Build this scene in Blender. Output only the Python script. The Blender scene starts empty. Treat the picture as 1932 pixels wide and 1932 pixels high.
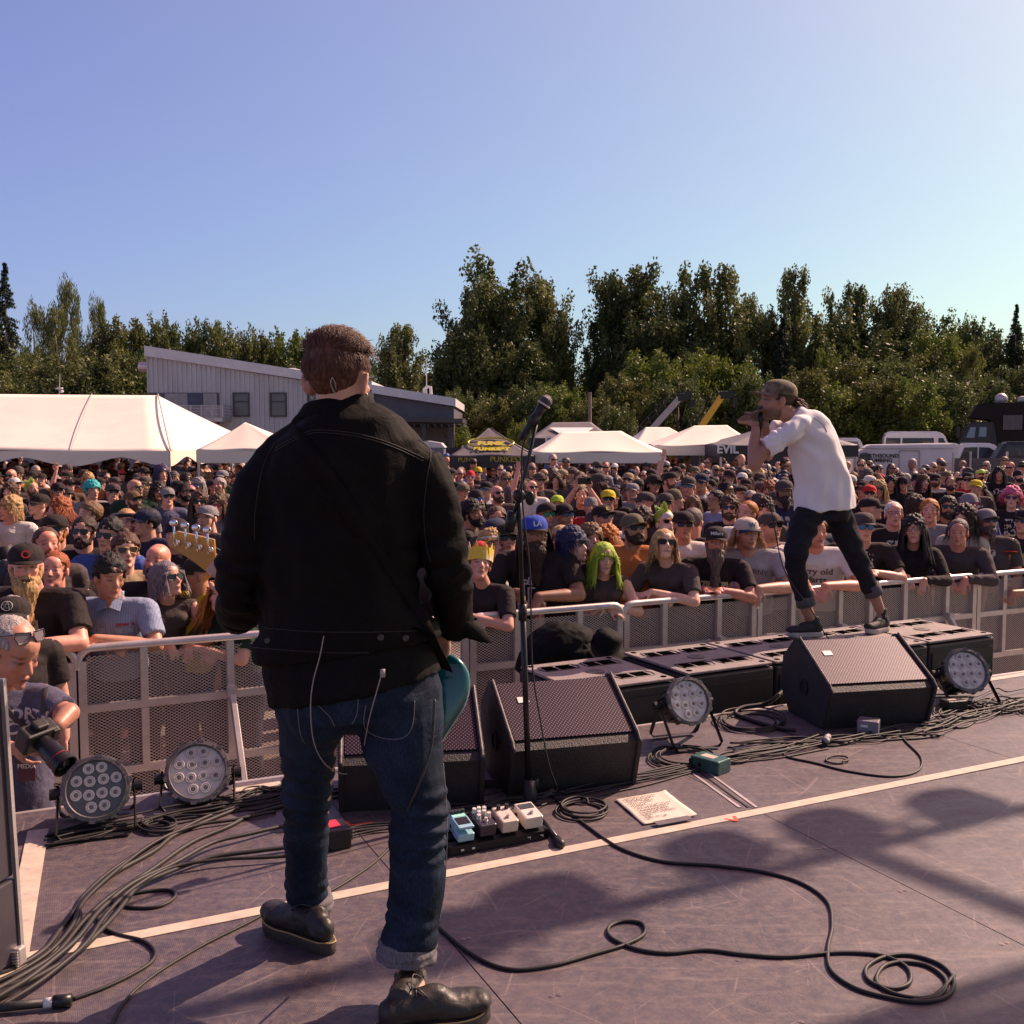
import bpy, bmesh, math, random
import numpy as np
from mathutils import Vector, Matrix, noise, Euler
from mathutils.bvhtree import BVHTree
R = math.radians
scene = bpy.context.scene
COL = scene.collection
random.seed(7); RNG = np.random.default_rng(11)
# ---------------------------------------------------------------- camera, sky, sun, exposure
F = 1932.0; CX = CY = 966.0; HORIZON = 830.0; CAMZ = 1.5; GZ = -0.85
PITCH = math.atan((CY - HORIZON) / F)
cam = bpy.data.cameras.new("camera"); cam.lens = 36.0; cam.sensor_width = 36.0; cam.clip_start = 0.05; cam.clip_end = 3000
camo = bpy.data.objects.new("camera", cam); COL.objects.link(camo)
camo.location = (0, 0, CAMZ); camo.rotation_euler = (math.pi/2 - PITCH, 0, 0)
scene.camera = camo
SUN_AZ, SUN_EL = R(54), R(41)            # azimuth from +Y towards +X
sdir = Vector((math.sin(SUN_AZ)*math.cos(SUN_EL), math.cos(SUN_AZ)*math.cos(SUN_EL), math.sin(SUN_EL)))
world = bpy.data.worlds.new("World"); scene.world = world; world.use_nodes = True
wn = world.node_tree; wn.nodes.clear()
sky = wn.nodes.new('ShaderNodeTexSky'); sky.sky_type = 'NISHITA'; sky.sun_disc = False
sky.sun_elevation = SUN_EL; sky.sun_rotation = SUN_AZ; sky.altitude = 50; sky.air_density = 1.0; sky.dust_density = 1.2; sky.ozone_density = 1.5
tc = wn.nodes.new('ShaderNodeTexCoord'); sx = wn.nodes.new('ShaderNodeSeparateXYZ'); wn.links.new(tc.outputs['Generated'], sx.inputs[0])
mr = wn.nodes.new('ShaderNodeMapRange'); mr.inputs[1].default_value = -0.5; mr.inputs[2].default_value = 0.5
wn.links.new(sx.outputs['X'], mr.inputs[0])
tint = wn.nodes.new('ShaderNodeMixRGB'); tint.inputs[1].default_value = (1.16, 0.93, 1.10, 1); tint.inputs[2].default_value = (1.24, 1.13, 0.82, 1)
wn.links.new(mr.outputs[0], tint.inputs[0])
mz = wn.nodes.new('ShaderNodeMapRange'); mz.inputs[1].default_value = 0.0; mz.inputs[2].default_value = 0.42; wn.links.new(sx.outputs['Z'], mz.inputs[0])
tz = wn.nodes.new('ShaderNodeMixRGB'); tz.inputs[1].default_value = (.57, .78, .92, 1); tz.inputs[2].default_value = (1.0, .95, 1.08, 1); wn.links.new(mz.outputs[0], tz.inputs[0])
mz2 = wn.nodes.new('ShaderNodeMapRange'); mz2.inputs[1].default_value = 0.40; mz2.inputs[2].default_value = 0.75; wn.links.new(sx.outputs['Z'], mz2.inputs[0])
t2 = wn.nodes.new('ShaderNodeMixRGB'); t2.inputs[2].default_value = (1.7, .82, .92, 1); wn.links.new(mz2.outputs[0], t2.inputs[0]); wn.links.new(tz.outputs[0], t2.inputs[1]); tz = t2  # pink added to the unseen sky overhead, as reddish fill for the shadows
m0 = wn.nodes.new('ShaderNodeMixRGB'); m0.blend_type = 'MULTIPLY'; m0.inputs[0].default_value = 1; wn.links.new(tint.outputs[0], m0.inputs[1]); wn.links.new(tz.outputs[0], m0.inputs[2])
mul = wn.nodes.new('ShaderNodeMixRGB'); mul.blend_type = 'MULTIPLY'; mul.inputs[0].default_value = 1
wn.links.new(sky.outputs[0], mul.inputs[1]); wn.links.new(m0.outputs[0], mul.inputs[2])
bg = wn.nodes.new('ShaderNodeBackground'); bg.inputs['Strength'].default_value = 0.082
wo = wn.nodes.new('ShaderNodeOutputWorld')
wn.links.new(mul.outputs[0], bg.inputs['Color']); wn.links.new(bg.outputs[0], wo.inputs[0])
sl = bpy.data.lights.new("sun", 'SUN'); sl.energy = 5.0; sl.angle = R(0.45); sl.color = (1.0, 0.71, 0.55)
so = bpy.data.objects.new("sun", sl); COL.objects.link(so); so.rotation_euler = (-sdir).to_track_quat('-Z', 'Y').to_euler()
so.location = (20, 20, 30)
scene.render.engine = 'CYCLES'
scene.render.resolution_x = scene.render.resolution_y = 1024
scene.view_settings.view_transform = 'Standard'; scene.view_settings.look = 'None'
scene.view_settings.exposure = 0.70; scene.view_settings.gamma = 1.0
# ---------------------------------------------------------------- pixel (1932-px picture) -> place
_cp, _sp = math.cos(PITCH), math.sin(PITCH)
def ray(x, y):
 xn, yn = (x-CX)/F, -(y-CY)/F
 return Vector((xn, _cp + _sp*yn, -_sp + _cp*yn))
def at(x, y, Y):
 d = ray(x, y); return Vector((0, 0, CAMZ)) + d*(Y/d.y)
def fl(x, y, z=0.0):
 d = ray(x, y); return Vector((0, 0, CAMZ)) + d*((z-CAMZ)/d.z)
def pxs(Y): return Y/F
# ---------------------------------------------------------------- object helpers
def tag(o, label=None, cat=None, group=None, kind=None):
 if label: o['label'] = label
 if cat: o['category'] = cat
 if group: o['group'] = group
 if kind: o['kind'] = kind
 return o
def link(o, parent=None):
 COL.objects.link(o)
 if parent is not None: o.parent = parent
 return o
def empty(name, loc=(0, 0, 0), rz=0.0, label=None, cat=None, group=None):
 o = bpy.data.objects.new(name, None); o.empty_display_size = 0.1
 o.location = loc; o.rotation_euler = (0, 0, rz); COL.objects.link(o)
 return tag(o, label, cat, group)
def smooth(me, on=True):
 me.polygons.foreach_set('use_smooth', [on]*len(me.polygons)); return me
class MB:
 def __init__(s): s.v = []; s.f = []; s.mi = []; s.cur = 0
 def add(s, vs, fs, M=None):
  b = len(s.v)
  s.v += [tuple(M @ Vector(q)) if M is not None else tuple(q) for q in vs]
  s.f += [tuple(i+b for i in q) for q in fs]; s.mi += [s.cur]*len(fs); return s
 def box(s, c, d, M=None, bev=0.0):
  x, y, z = d[0]/2, d[1]/2, d[2]/2
  if bev <= 0:
   vs = [(c[0]+a*x, c[1]+b*y, c[2]+e*z) for a in (-1, 1) for b in (-1, 1) for e in (-1, 1)]
   fs = [(0, 1, 3, 2), (4, 6, 7, 5), (0, 4, 5, 1), (2, 3, 7, 6), (0, 2, 6, 4), (1, 5, 7, 3)]
   return s.add(vs, fs, M)
  bm = bmesh.new(); bmesh.ops.create_cube(bm, size=1)
  for v in bm.verts: v.co = (c[0]+v.co.x*d[0], c[1]+v.co.y*d[1], c[2]+v.co.z*d[2])
  bmesh.ops.bevel(bm, geom=bm.edges[:], offset=bev, segments=2, affect='EDGES', profile=0.5)
  return s.bm(bm, M)
 def bm(s, bm, M=None):
  bm.verts.ensure_lookup_table(); bm.verts.index_update()
  s.add([v.co.copy() for v in bm.verts], [[v.index for v in f.verts] for f in bm.faces], M); bm.free(); return s
 def tube(s, pts, r, n=8, M=None, cap=True, rb=None, up=None):
  pts = [Vector(p) for p in pts]; rs = r if isinstance(r, (list, tuple)) else [r]*len(pts)
  vs, fs = [], []; prev = None
  for i, p in enumerate(pts):
   t = (pts[min(i+1, len(pts)-1)] - pts[max(i-1, 0)])
   t = t.normalized() if t.length > 1e-9 else Vector((0, 0, 1))
   if prev is None:
    a = Vector(up) if up else (Vector((0, 0, 1)) if abs(t.z) < .9 else Vector((1, 0, 0)))
    e1 = (a - t*a.dot(t)).normalized()
   else:
    e1 = prev - t*prev.dot(t); e1 = e1.normalized() if e1.length > 1e-6 else Vector((1, 0, 0))
   prev = e1; e2 = t.cross(e1)
   r1 = rs[i]; r2 = rb[i] if rb else r1
   for k in range(n):
    a = 2*math.pi*k/n; vs.append(p + e1*(math.cos(a)*r1) + e2*(math.sin(a)*r2))
  for i in range(len(pts)-1):
   for k in range(n):
    fs.append((i*n+k, i*n+(k+1) % n, (i+1)*n+(k+1) % n, (i+1)*n+k))
  if cap:
   fs.append(tuple(range(n))[::-1]); fs.append(tuple(range((len(pts)-1)*n, len(pts)*n)))
  return s.add(vs, fs, M)
 def cyl(s, a, b, r, n=16, M=None, r2=None): return s.tube([a, b], [r, r if r2 is None else r2], n, M)
 def ell(s, c, r, rot=None, n=16, m=10, M=None):
  vs = []; fs = []; c = Vector(c); Q = rot.to_matrix() if isinstance(rot, Euler) else (rot if rot is not None else None)
  vs.append(Vector((0, 0, r[2])))
  for i in range(1, m):
   t = math.pi*i/m
   for k in range(n):
    p = 2*math.pi*k/n; vs.append(Vector((r[0]*math.sin(t)*math.cos(p), r[1]*math.sin(t)*math.sin(p), r[2]*math.cos(t))))
  vs.append(Vector((0, 0, -r[2])))
  for k in range(n): fs.append((0, 1+k, 1+(k+1) % n))
  for i in range(m-2):
   for k in range(n):
    a = 1+i*n; fs.append((a+k, a+n+k, a+n+(k+1) % n, a+(k+1) % n))
  L = len(vs)-1; a = 1+(m-2)*n
  for k in range(n): fs.append((a+k, L, a+(k+1) % n))
  if Q is not None: vs = [Q @ v for v in vs]
  return s.add([v + c for v in vs], fs, M)
 def capsule(s, p0, r0, p1, r1, n=12, M=None):
  p0, p1 = Vector(p0), Vector(p1); t = (p1-p0).normalized(); pts = []; rs = []
  for a in (85, 60, 30): pts.append(p0 - t*(r0*math.sin(R(a)))); rs.append(r0*math.cos(R(a)))
  pts += [p0, p1]; rs += [r0, r1]
  for a in (30, 60, 85): pts.append(p1 + t*(r1*math.sin(R(a)))); rs.append(r1*math.cos(R(a)))
  return s.tube(pts, rs, n, M)
 def prism(s, poly, a, b, M=None):
  n = len(poly)
  vs = [(p[0], a, p[1]) for p in poly] + [(p[0], b, p[1]) for p in poly]
  fs = [tuple(range(n))[::-1], tuple(range(n, 2*n))] + [(k, (k+1) % n, n+(k+1) % n, n+k) for k in range(n)]
  return s.add(vs, fs, M)
 def lathe(s, prof, n=24, M=None):
  vs = []; fs = []; m = len(prof)
  for (r, z) in prof:
   for k in range(n):
    a = 2*math.pi*k/n; vs.append((r*math.cos(a), r*math.sin(a), z))
  for i in range(m-1):
   for k in range(n): fs.append((i*n+k, i*n+(k+1) % n, (i+1)*n+(k+1) % n, (i+1)*n+k))
  fs.append(tuple(range(n))[::-1]); fs.append(tuple(range((m-1)*n, m*n)))
  return s.add(vs, fs, M)
 def mesh(s, name, mats=(), sm=False):
  me = bpy.data.meshes.new(name); me.from_pydata(s.v, [], s.f); me.validate()
  bm = bmesh.new(); bm.from_mesh(me); bmesh.ops.recalc_face_normals(bm, faces=bm.faces[:]); bm.to_mesh(me); bm.free()
  for m in (mats if isinstance(mats, (list, tuple)) else [mats]): me.materials.append(m)
  if len(s.mi) == len(me.polygons) and max(s.mi or [0]): me.polygons.foreach_set('material_index', s.mi)
  if sm: smooth(me)
  return me
 def obj(s, name, mats, parent=None, sm=False, loc=None, rz=None):
  o = bpy.data.objects.new(name, s.mesh(name, mats, sm)); link(o, parent)
  if sm == 'auto': pass
  if loc is not None: o.location = loc
  if rz is not None: o.rotation_euler = (0, 0, rz)
  return o
def autosmooth(o, ang=35):
 me = o.data; bm = bmesh.new(); bm.from_mesh(me)
 for f in bm.faces: f.smooth = True
 for e in bm.edges:
  if len(e.link_faces) == 2 and e.calc_face_angle(0) > R(ang): e.smooth = False
 bm.to_mesh(me); bm.free(); return o
def remesh(mb, voxel, it=2, name='m', disp=None, dec=None):
 me = mb.mesh(name); o = bpy.data.objects.new('tmp', me); COL.objects.link(o)
 m = o.modifiers.new('r', 'REMESH'); m.mode = 'VOXEL'; m.voxel_size = voxel; m.adaptivity = 0
 if it: s = o.modifiers.new('s', 'SMOOTH'); s.factor = 0.5; s.iterations = it
 dg = bpy.context.evaluated_depsgraph_get(); dg.update()
 out = bpy.data.meshes.new_from_object(o.evaluated_get(dg)); out.name = name
 bpy.data.objects.remove(o); bpy.data.meshes.remove(me)
 if disp:
  n = len(out.vertices); co = np.empty(n*3, np.float32); out.vertices.foreach_get('co', co); co = co.reshape(-1, 3)
  no = np.empty(n*3, np.float32); out.vertex_normals.foreach_get('vector', no); no = no.reshape(-1, 3)
  d = np.array([disp(Vector(c), Vector(k)) for c, k in zip(co, no)], np.float32)
  co = co + no*d[:, None]; out.vertices.foreach_set('co', co.ravel()); out.update()
 smooth(out); return out
def catmull(P, k=8, closed=False):
 P = [Vector(p) for p in P]; out = []; n = len(P)
 for i in range(n if closed else n-1):
  if closed: p0, p1, p2, p3 = P[i-1], P[i], P[(i+1) % n], P[(i+2) % n]
  else: p0, p1, p2, p3 = P[max(i-1, 0)], P[i], P[i+1], P[min(i+2, n-1)]
  for j in range(k):
   t = j/k
   out.append(0.5*((2*p1)+(p2-p0)*t+(2*p0-5*p1+4*p2-p3)*t*t+(3*p1-p0-3*p2+p3)*t**3))
 if not closed: out.append(P[-1])
 return out
def frame(loc, x=None, y=None, z=None):
 if x is not None and z is not None:
  x = Vector(x).normalized(); z = Vector(z); z = (z-x*z.dot(x)).normalized(); y = z.cross(x)
 elif y is not None and z is not None:
  y = Vector(y).normalized(); z = Vector(z); z = (z-y*z.dot(y)).normalized(); x = y.cross(z)
 else:
  x = Vector(x).normalized(); y = Vector(y); y = (y-x*y.dot(x)).normalized(); z = x.cross(y)
 M = Matrix((x, y, z)).transposed().to_4x4(); M.translation = Vector(loc); return M
# ---------------------------------------------------------------- materials
MATS = {}
def mat(name, col=(.5, .5, .5), rough=.6, metal=0.0, var=.12, vs=3.0, bump=0.0, bs=60.0, spec=.5, objcol=False, sheen=0.0, col2=None, c2s=2.0, c2t=.5, coat=0, stretch=None, coords='Object', trans=0.0, emit=None):
 if name in MATS: return MATS[name]
 m = bpy.data.materials.new(name); m.use_nodes = True; nt = m.node_tree; N = nt.nodes; L = nt.links
 b = N['Principled BSDF']; b.inputs['Roughness'].default_value = rough; b.inputs['Metallic'].default_value = metal
 b.inputs['Specular IOR Level'].default_value = spec
 if sheen: b.inputs['Sheen Weight'].default_value = sheen; b.inputs['Sheen Roughness'].default_value = .5
 if coat: b.inputs['Coat Weight'].default_value = coat
 if trans: b.inputs['Transmission Weight'].default_value = trans
 t = N.new('ShaderNodeTexCoord'); src = t.outputs[coords]
 if stretch:
  mp = N.new('ShaderNodeMapping'); mp.inputs['Scale'].default_value = stretch; L.new(src, mp.inputs[0]); src = mp.outputs[0]
 base = None
 if objcol: oi = N.new('ShaderNodeObjectInfo'); base = oi.outputs['Color']
 else: c = N.new('ShaderNodeRGB'); c.outputs[0].default_value = (*col, 1); base = c.outputs[0]
 if col2 is not None:
  n2 = N.new('ShaderNodeTexNoise'); n2.inputs['Scale'].default_value = c2s; n2.inputs['Detail'].default_value = 6; L.new(src, n2.inputs[0])
  r2 = N.new('ShaderNodeValToRGB'); r2.color_ramp.elements[0].position = c2t-.06; r2.color_ramp.elements[1].position = c2t+.06; L.new(n2.outputs[0], r2.inputs[0])
  mx = N.new('ShaderNodeMixRGB'); L.new(r2.outputs[0], mx.inputs[0]); L.new(base, mx.inputs[1]); mx.inputs[2].default_value = (*col2, 1); base = mx.outputs[0]
 if var:
  n = N.new('ShaderNodeTexNoise'); n.inputs['Scale'].default_value = vs; n.inputs['Detail'].default_value = 7; n.inputs['Roughness'].default_value = .65; L.new(src, n.inputs[0])
  mp2 = N.new('ShaderNodeMapRange'); mp2.inputs[3].default_value = 1-var*2.2; mp2.inputs[4].default_value = 1+var*2.2; mp2.inputs[1].default_value = .2; mp2.inputs[2].default_value = .8; L.new(n.outputs[0], mp2.inputs[0])
  mm = N.new('ShaderNodeVectorMath'); mm.operation = 'SCALE'; L.new(base, mm.inputs[0]); L.new(mp2.outputs[0], mm.inputs['Scale']); base = mm.outputs[0]
 L.new(base, b.inputs['Base Color'])
 if bump:
  nb = N.new('ShaderNodeTexNoise'); nb.inputs['Scale'].default_value = bs; nb.inputs['Detail'].default_value = 4; L.new(src, nb.inputs[0])
  bp = N.new('ShaderNodeBump'); bp.inputs['Strength'].default_value = bump; bp.inputs['Distance'].default_value = .01; L.new(nb.outputs[0], bp.inputs['Height']); L.new(bp.outputs[0], b.inputs['Normal'])
 if emit: b.inputs['Emission Color'].default_value = (*emit, 1); b.inputs['Emission Strength'].default_value = 1
 MATS[name] = m; return m
def text_mesh(txt, size, ext=0.0015, bold=0.0, spacing=1.0, name='lettering'):
 cu = bpy.data.curves.new(name, 'FONT'); cu.body = txt; cu.size = size; cu.extrude = ext; cu.align_x = 'CENTER'; cu.align_y = 'CENTER'; cu.offset = bold; cu.space_character = spacing
 cu.resolution_u = 3
 o = bpy.data.objects.new('tmp', cu); COL.objects.link(o); dg = bpy.context.evaluated_depsgraph_get(); dg.update()
 me = bpy.data.meshes.new_from_object(o.evaluated_get(dg)); me.name = name; bpy.data.objects.remove(o); return me
def text(txt, size, M, m, parent, name='lettering', **k):
 me = text_mesh(txt, size, **k); me.materials.append(m); o = bpy.data.objects.new(name, me); link(o, parent); o.matrix_local = M; return o
# ================================================================ GROUND AND STAGE
SA = math.atan2(.477, 1.0)                      # direction of the stage's front edge
SU = Vector((math.cos(SA), math.sin(SA), 0)); SN = Vector((-math.sin(SA), math.cos(SA), 0))
def stage_pt(a, b, z=0): return Vector((0, 4.97, 0)) + SU*a + SN*b + Vector((0, 0, z))
gm = mat('gravel_lot', (.20, .14, .12), .95, var=.25, vs=1.5, bump=.4, bs=40, col2=(.2, .17, .14), c2s=.3)
MB().box((0, 150, GZ-.25), (560, 480, .5)).obj('ground', gm); tag(bpy.data.objects['ground'], kind='structure')
# ---- stage deck material: dark phenolic ply with scratches, scuffs and a fine grid
def deck_mat():
 m = bpy.data.materials.new('deck_plywood'); m.use_nodes = True; N = m.node_tree.nodes; L = m.node_tree.links; b = N['Principled BSDF']
 t = N.new('ShaderNodeTexCoord'); mp = N.new('ShaderNodeMapping'); mp.inputs['Rotation'].default_value = (0, 0, -SA); L.new(t.outputs['Object'], mp.inputs[0])
 def noise_(sc, det=8, ro=.6, src=mp.outputs[0]):
  n = N.new('ShaderNodeTexNoise'); n.inputs['Scale'].default_value = sc; n.inputs['Detail'].default_value = det; n.inputs['Roughness'].default_value = ro; L.new(src, n.inputs[0]); return n.outputs[0]
 def ramp(src, a, c, ca=(0, 0, 0, 1), cb=(1, 1, 1, 1)):
  r = N.new('ShaderNodeValToRGB'); r.color_ramp.elements[0].position = a; r.color_ramp.elements[1].position = c; r.color_ramp.elements[0].color = ca; r.color_ramp.elements[1].color = cb; L.new(src, r.inputs[0]); return r.outputs[0]
 def mix(f, a, c):
  x = N.new('ShaderNodeMixRGB');
  if isinstance(f, float): x.inputs[0].default_value = f
  else: L.new(f, x.inputs[0])
  for i, s in ((1, a), (2, c)):
   if isinstance(s, tuple): x.inputs[i].default_value = s
   else: L.new(s, x.inputs[i])
  return x.outputs[0]
 base = mix(ramp(noise_(1.3), .35, .7), (.050, .040, .054, 1), (.088, .070, .082, 1))
 base = mix(ramp(noise_(26, 6, .8), .42, .75), base, (.16, .12, .11, 1))
 # elongated smears
 m2 = N.new('ShaderNodeMapping'); m2.inputs['Scale'].default_value = (1.2, 9, 1); m2.inputs['Rotation'].default_value = (0, 0, -.5); L.new(t.outputs['Object'], m2.inputs[0])
 base = mix(ramp(noise_(2.2, 9, .75, m2.outputs[0]), .53, .76), base, (.21, .165, .15, 1))
 # thin scratches: warped wave bands in several directions, broken up by noise
 for ang, sc, th, w in ((.3, 1.7, .9965, 5.0), (1.25, 1.3, .997, 7.0), (2.2, 2.1, .9965, 4.), (-.35, 2.6, .997, 6.), (.75, .9, .998, 8.), (2.8, 1.5, .997, 6.), (.1, 3.1, .996, 3.), (1.0, 2.4, .996, 9.)):
  m3 = N.new('ShaderNodeMapping'); m3.inputs['Rotation'].default_value = (0, 0, ang); m3.inputs['Location'].default_value = (ang*3, sc, 0); L.new(t.outputs['Object'], m3.inputs[0])
  wv = N.new('ShaderNodeTexWave'); wv.wave_profile = 'SIN'; wv.inputs['Scale'].default_value = sc; wv.inputs['Distortion'].default_value = w; wv.inputs['Detail'].default_value = 1.5; wv.inputs['Detail Scale'].default_value = .5; L.new(m3.outputs[0], wv.inputs[0])
  a = ramp(wv.outputs['Fac'], 1-(1-th)*.22, 1.0)
  br = ramp(noise_(1.9+sc, 3, .5, m3.outputs[0]), .56, .64)
  mu = N.new('ShaderNodeMath'); mu.operation = 'MULTIPLY'; L.new(a, mu.inputs[0]); L.new(br, mu.inputs[1])
  m5 = N.new('ShaderNodeMath'); m5.operation = 'MULTIPLY'; L.new(mu.outputs[0], m5.inputs[0]); m5.inputs[1].default_value = .42; base = mix(m5.outputs[0], base, (.27, .21, .20, 1))
 L.new(base, b.inputs['Base Color'])
 rg = ramp(noise_(5, 6), .3, .8, (.42, .42, .42, 1), (.62, .62, .62, 1)); L.new(rg, b.inputs['Roughness'])
 # fine anti-slip mesh in the film surface
 wx = N.new('ShaderNodeTexWave'); wx.inputs['Scale'].default_value = 60; wx.bands_direction = 'X'; L.new(mp.outputs[0], wx.inputs[0])
 wy = N.new('ShaderNodeTexWave'); wy.inputs['Scale'].default_value = 60; wy.bands_direction = 'Y'; L.new(mp.outputs[0], wy.inputs[0])
 ad = N.new('ShaderNodeMath'); ad.operation = 'ADD'; L.new(wx.outputs['Fac'], ad.inputs[0]); L.new(wy.outputs['Fac'], ad.inputs[1])
 bp = N.new('ShaderNodeBump'); bp.inputs['Strength'].default_value = .25; bp.inputs['Distance'].default_value = .001; L.new(ad.outputs[0], bp.inputs['Height'])
 nb = noise_(9, 6); bp2 = N.new('ShaderNodeBump'); bp2.inputs['Strength'].default_value = .25; bp2.inputs['Distance'].default_value = .01; L.new(nb, bp2.inputs['Height']); L.new(bp.outputs[0], bp2.inputs['Normal']); L.new(bp2.outputs[0], b.inputs['Normal'])
 return m
DECK = deck_mat()
ALU = mat('brushed_aluminium', (.62, .54, .51), .42, .6, var=.1, vs=8, bump=.1, bs=80)
ALUD = mat('dull_aluminium', (.48, .43, .42), .5, .6, var=.14, vs=6, bump=.1, bs=50)
BLK = mat('black_paint', (.012, .011, .012), .55, var=.2, vs=5, bump=.15, bs=90)
BLKM = mat('black_metal', (.015, .014, .016), .35, .3, var=.2, vs=6)
RUB = mat('black_rubber', (.018, .016, .017), .48, var=.2, vs=20)
TAPE = mat('white_floor_tape', (.50, .42, .33), .6, var=.12, vs=14, col2=(.38, .33, .32), c2s=30, c2t=.66)
# deck built from panels with real seams: seam lines run across the stage every 1.22 m
stage = empty('stage', (0, 0, 0), 0, 'dark scuffed plywood concert stage deck under the performers', 'stage')
mbd = MB();
# joint position from the photo: seam through (1440,1535)
s0 = (fl(1440, 1535)-Vector((0, 4.97, 0))).dot(SU)
t0 = (fl(1440, 1535)-Vector((0, 4.97, 0))).dot(SN)      # the white line / panel end
W = 1.53
SMD = Matrix.Rotation(SA, 4, 'Z'); SMD.translation = Vector((0, 4.97, 0))
rows = [(0, t0+.002), (t0-.002, t0-2.44), (t0-2.444, t0-4.9)]
for (b1, b0) in rows:
 for k in range(-4, 6):
  x0 = s0 + k*W; x1 = x0 + W - .004
  lo, hi = min(b0, b1), max(b0, b1)
  if x0 < -2.75: x0 = -2.75
  if x1 <= x0: continue
  mbd.box(((x0+x1)/2, (lo+hi)/2, -.02), (x1-x0, hi-lo, .04), SMD)
tag(mbd.obj('deck', DECK, stage), None)
mb = MB(); mb.box((2, -2.6, -.12), (9.4, 5.1, .14), SMD)
for k in range(8):
 for q in (0, 1): mb.cyl(tuple(SMD @ Vector((-2.6+k*1.3, -.15-q*2.2, -.19))), tuple(SMD @ Vector((-2.6+k*1.3, -.15-q*2.2, GZ))), .03, 8)
mb.obj('substructure', BLK, stage)
mb = MB()
mb.box((2, .012, -.06), (9.5, .024, .12), SMD)
mb.obj('edge_profile', ALUD, stage)
def strip(p, q, w, z, t, m, name='floor_tape', parent=None):
 p, q = Vector(p), Vector(q); d = (q-p).normalized(); n = Vector((-d.y, d.x, 0))*w/2; mb = MB(); N_ = max(2, int((q-p).length/.15))
 vs = [];
 for i in range(N_+1):
  c = p.lerp(q, i/N_); j = (noise.noise(c*3)*.003)
  for s_ in (1, -1):
   vs.append((c.x+n.x*s_, c.y+n.y*s_, z+t));
  vs[-1] = (vs[-1][0]+j, vs[-1][1]+j, z+t)
 fs = [(2*i, 2*i+1, 2*i+3, 2*i+2) for i in range(N_)]
 # sides give it real thickness
 b = len(vs); vs += [(v[0], v[1], z) for v in vs]
 for i in range(N_): fs += [(2*i, 2*i+2, b+2*i+2, b+2*i), (2*i+1, b+2*i+1, b+2*i+3, 2*i+3)]
 mb.add(vs, fs); return mb.obj(name, m, parent)
o = strip(fl(20, 1813), fl(2080, 1403), .055, .0006, .0025, TAPE); tag(o, 'long white tape line running diagonally across the deck behind the wedges', 'tape line')
o = strip(fl(72, 1568), fl(20, 1850), .075, .0037, .0025, TAPE); tag(o, 'short white tape strip at the left edge of the deck by the dark column', 'tape line')
o = strip(fl(1330, 1478), fl(1395, 1520), .0, .0, .0, TAPE); bpy.data.objects.remove(o)
# aluminium double track between two deck sections
tr = empty('floor_track', (0, 0, 0), 0, 'pair of thin aluminium rails set in the deck right of the handwritten sheet', 'rail')
for dx in (-16, 0, 16):
 strip(fl(1312+dx, 1452), fl(1412+dx, 1524), .012 if dx else .006, .0008, .0022, ALUD if dx else BLK, 'rail', tr)
o = strip(fl(1560, 1330), fl(2000, 1262), .06, .0006, .0025, TAPE); tag(o, 'white tape along the front edge of the deck at far right', 'tape line')
o = strip(fl(440, 1492), fl(530, 1478), .05, .0006, .0025, TAPE); tag(o, 'white tape under the cable bundle beside the second round lamp', 'tape line')
# panel screws
SCR = mat('zinc_screw', (.25, .2, .2), .4, .8)
for (x, y) in ((1148, 1675), (1165, 1678), (875, 1772), (1040, 1880), (1055, 1877), (885, 1770), (1250, 1668), (1545, 1602), (1555, 1600), (1698, 1682), (1708, 1680), (1890, 1782), (1900, 1779), (1392, 1812), (1380, 1935), (1512, 1928), (565, 2253*0.7728), (595, 2395*0.7728), (1505, 1935)):
 p = fl(x, y); mb = MB(); mb.cyl((0, 0, -.001), (0, 0, .0012), .008, 10); mb.cyl((0, 0, .0012), (0, 0, .002), .004, 6)
 o = mb.obj('deck_screw', SCR, loc=p); tag(o, 'small round screw head sunk in the bare dark deck near the camera', 'screw', 'screws along the deck seams')
# ================================================================ CROWD BARRIER
BA = math.atan2(3.22, 6.63); BU = Vector((math.cos(BA), math.sin(BA), 0)); BN = Vector((-math.sin(BA), math.cos(BA), 0))
B0 = Vector((-2.5, 5.82, GZ)); ML = 1.228
def mesh_mat():
 m = bpy.data.materials.new('perforated_sheet'); m.use_nodes = True; N = m.node_tree.nodes; L = m.node_tree.links; b = N['Principled BSDF']
 b.inputs['Base Color'].default_value = (.52, .43, .40, 1); b.inputs['Metallic'].default_value = .5; b.inputs['Roughness'].default_value = .5
 t = N.new('ShaderNodeTexCoord'); s = N.new('ShaderNodeSeparateXYZ'); L.new(t.outputs['Object'], s.inputs[0])
 def m_(op, a, c):
  x = N.new('ShaderNodeMath'); x.operation = op
  for i, q in enumerate((a, c)):
   if q is None: continue
   if isinstance(q, (int, float)): x.inputs[i].default_value = q
   else: L.new(q, x.inputs[i])
  return x.outputs[0]
 K = 2*math.pi
 # diamond perforation: |sin|*|sin| of the two diagonals
 u = m_('MULTIPLY', s.outputs['X'], K/.030); v = m_('MULTIPLY', s.outputs['Z'], K/.018)
 a = m_('SINE', m_('MULTIPLY', m_('ADD', u, v), .5), None); c = m_('SINE', m_('MULTIPLY', m_('SUBTRACT', u, v), .5), None)
 h = m_('ABSOLUTE', m_('MULTIPLY', a, c), None); g = m_('GREATER_THAN', h, .32)
 tr = N.new('ShaderNodeBsdfTransparent'); mx = N.new('ShaderNodeMixShader'); L.new(g, mx.inputs[0]); L.new(b.outputs[0], mx.inputs[1]); L.new(tr.outputs[0], mx.inputs[2]); L.new(mx.outputs[0], N['Material Output'].inputs[0])
 return m
PERF = mesh_mat()
H = 1.15
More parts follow.
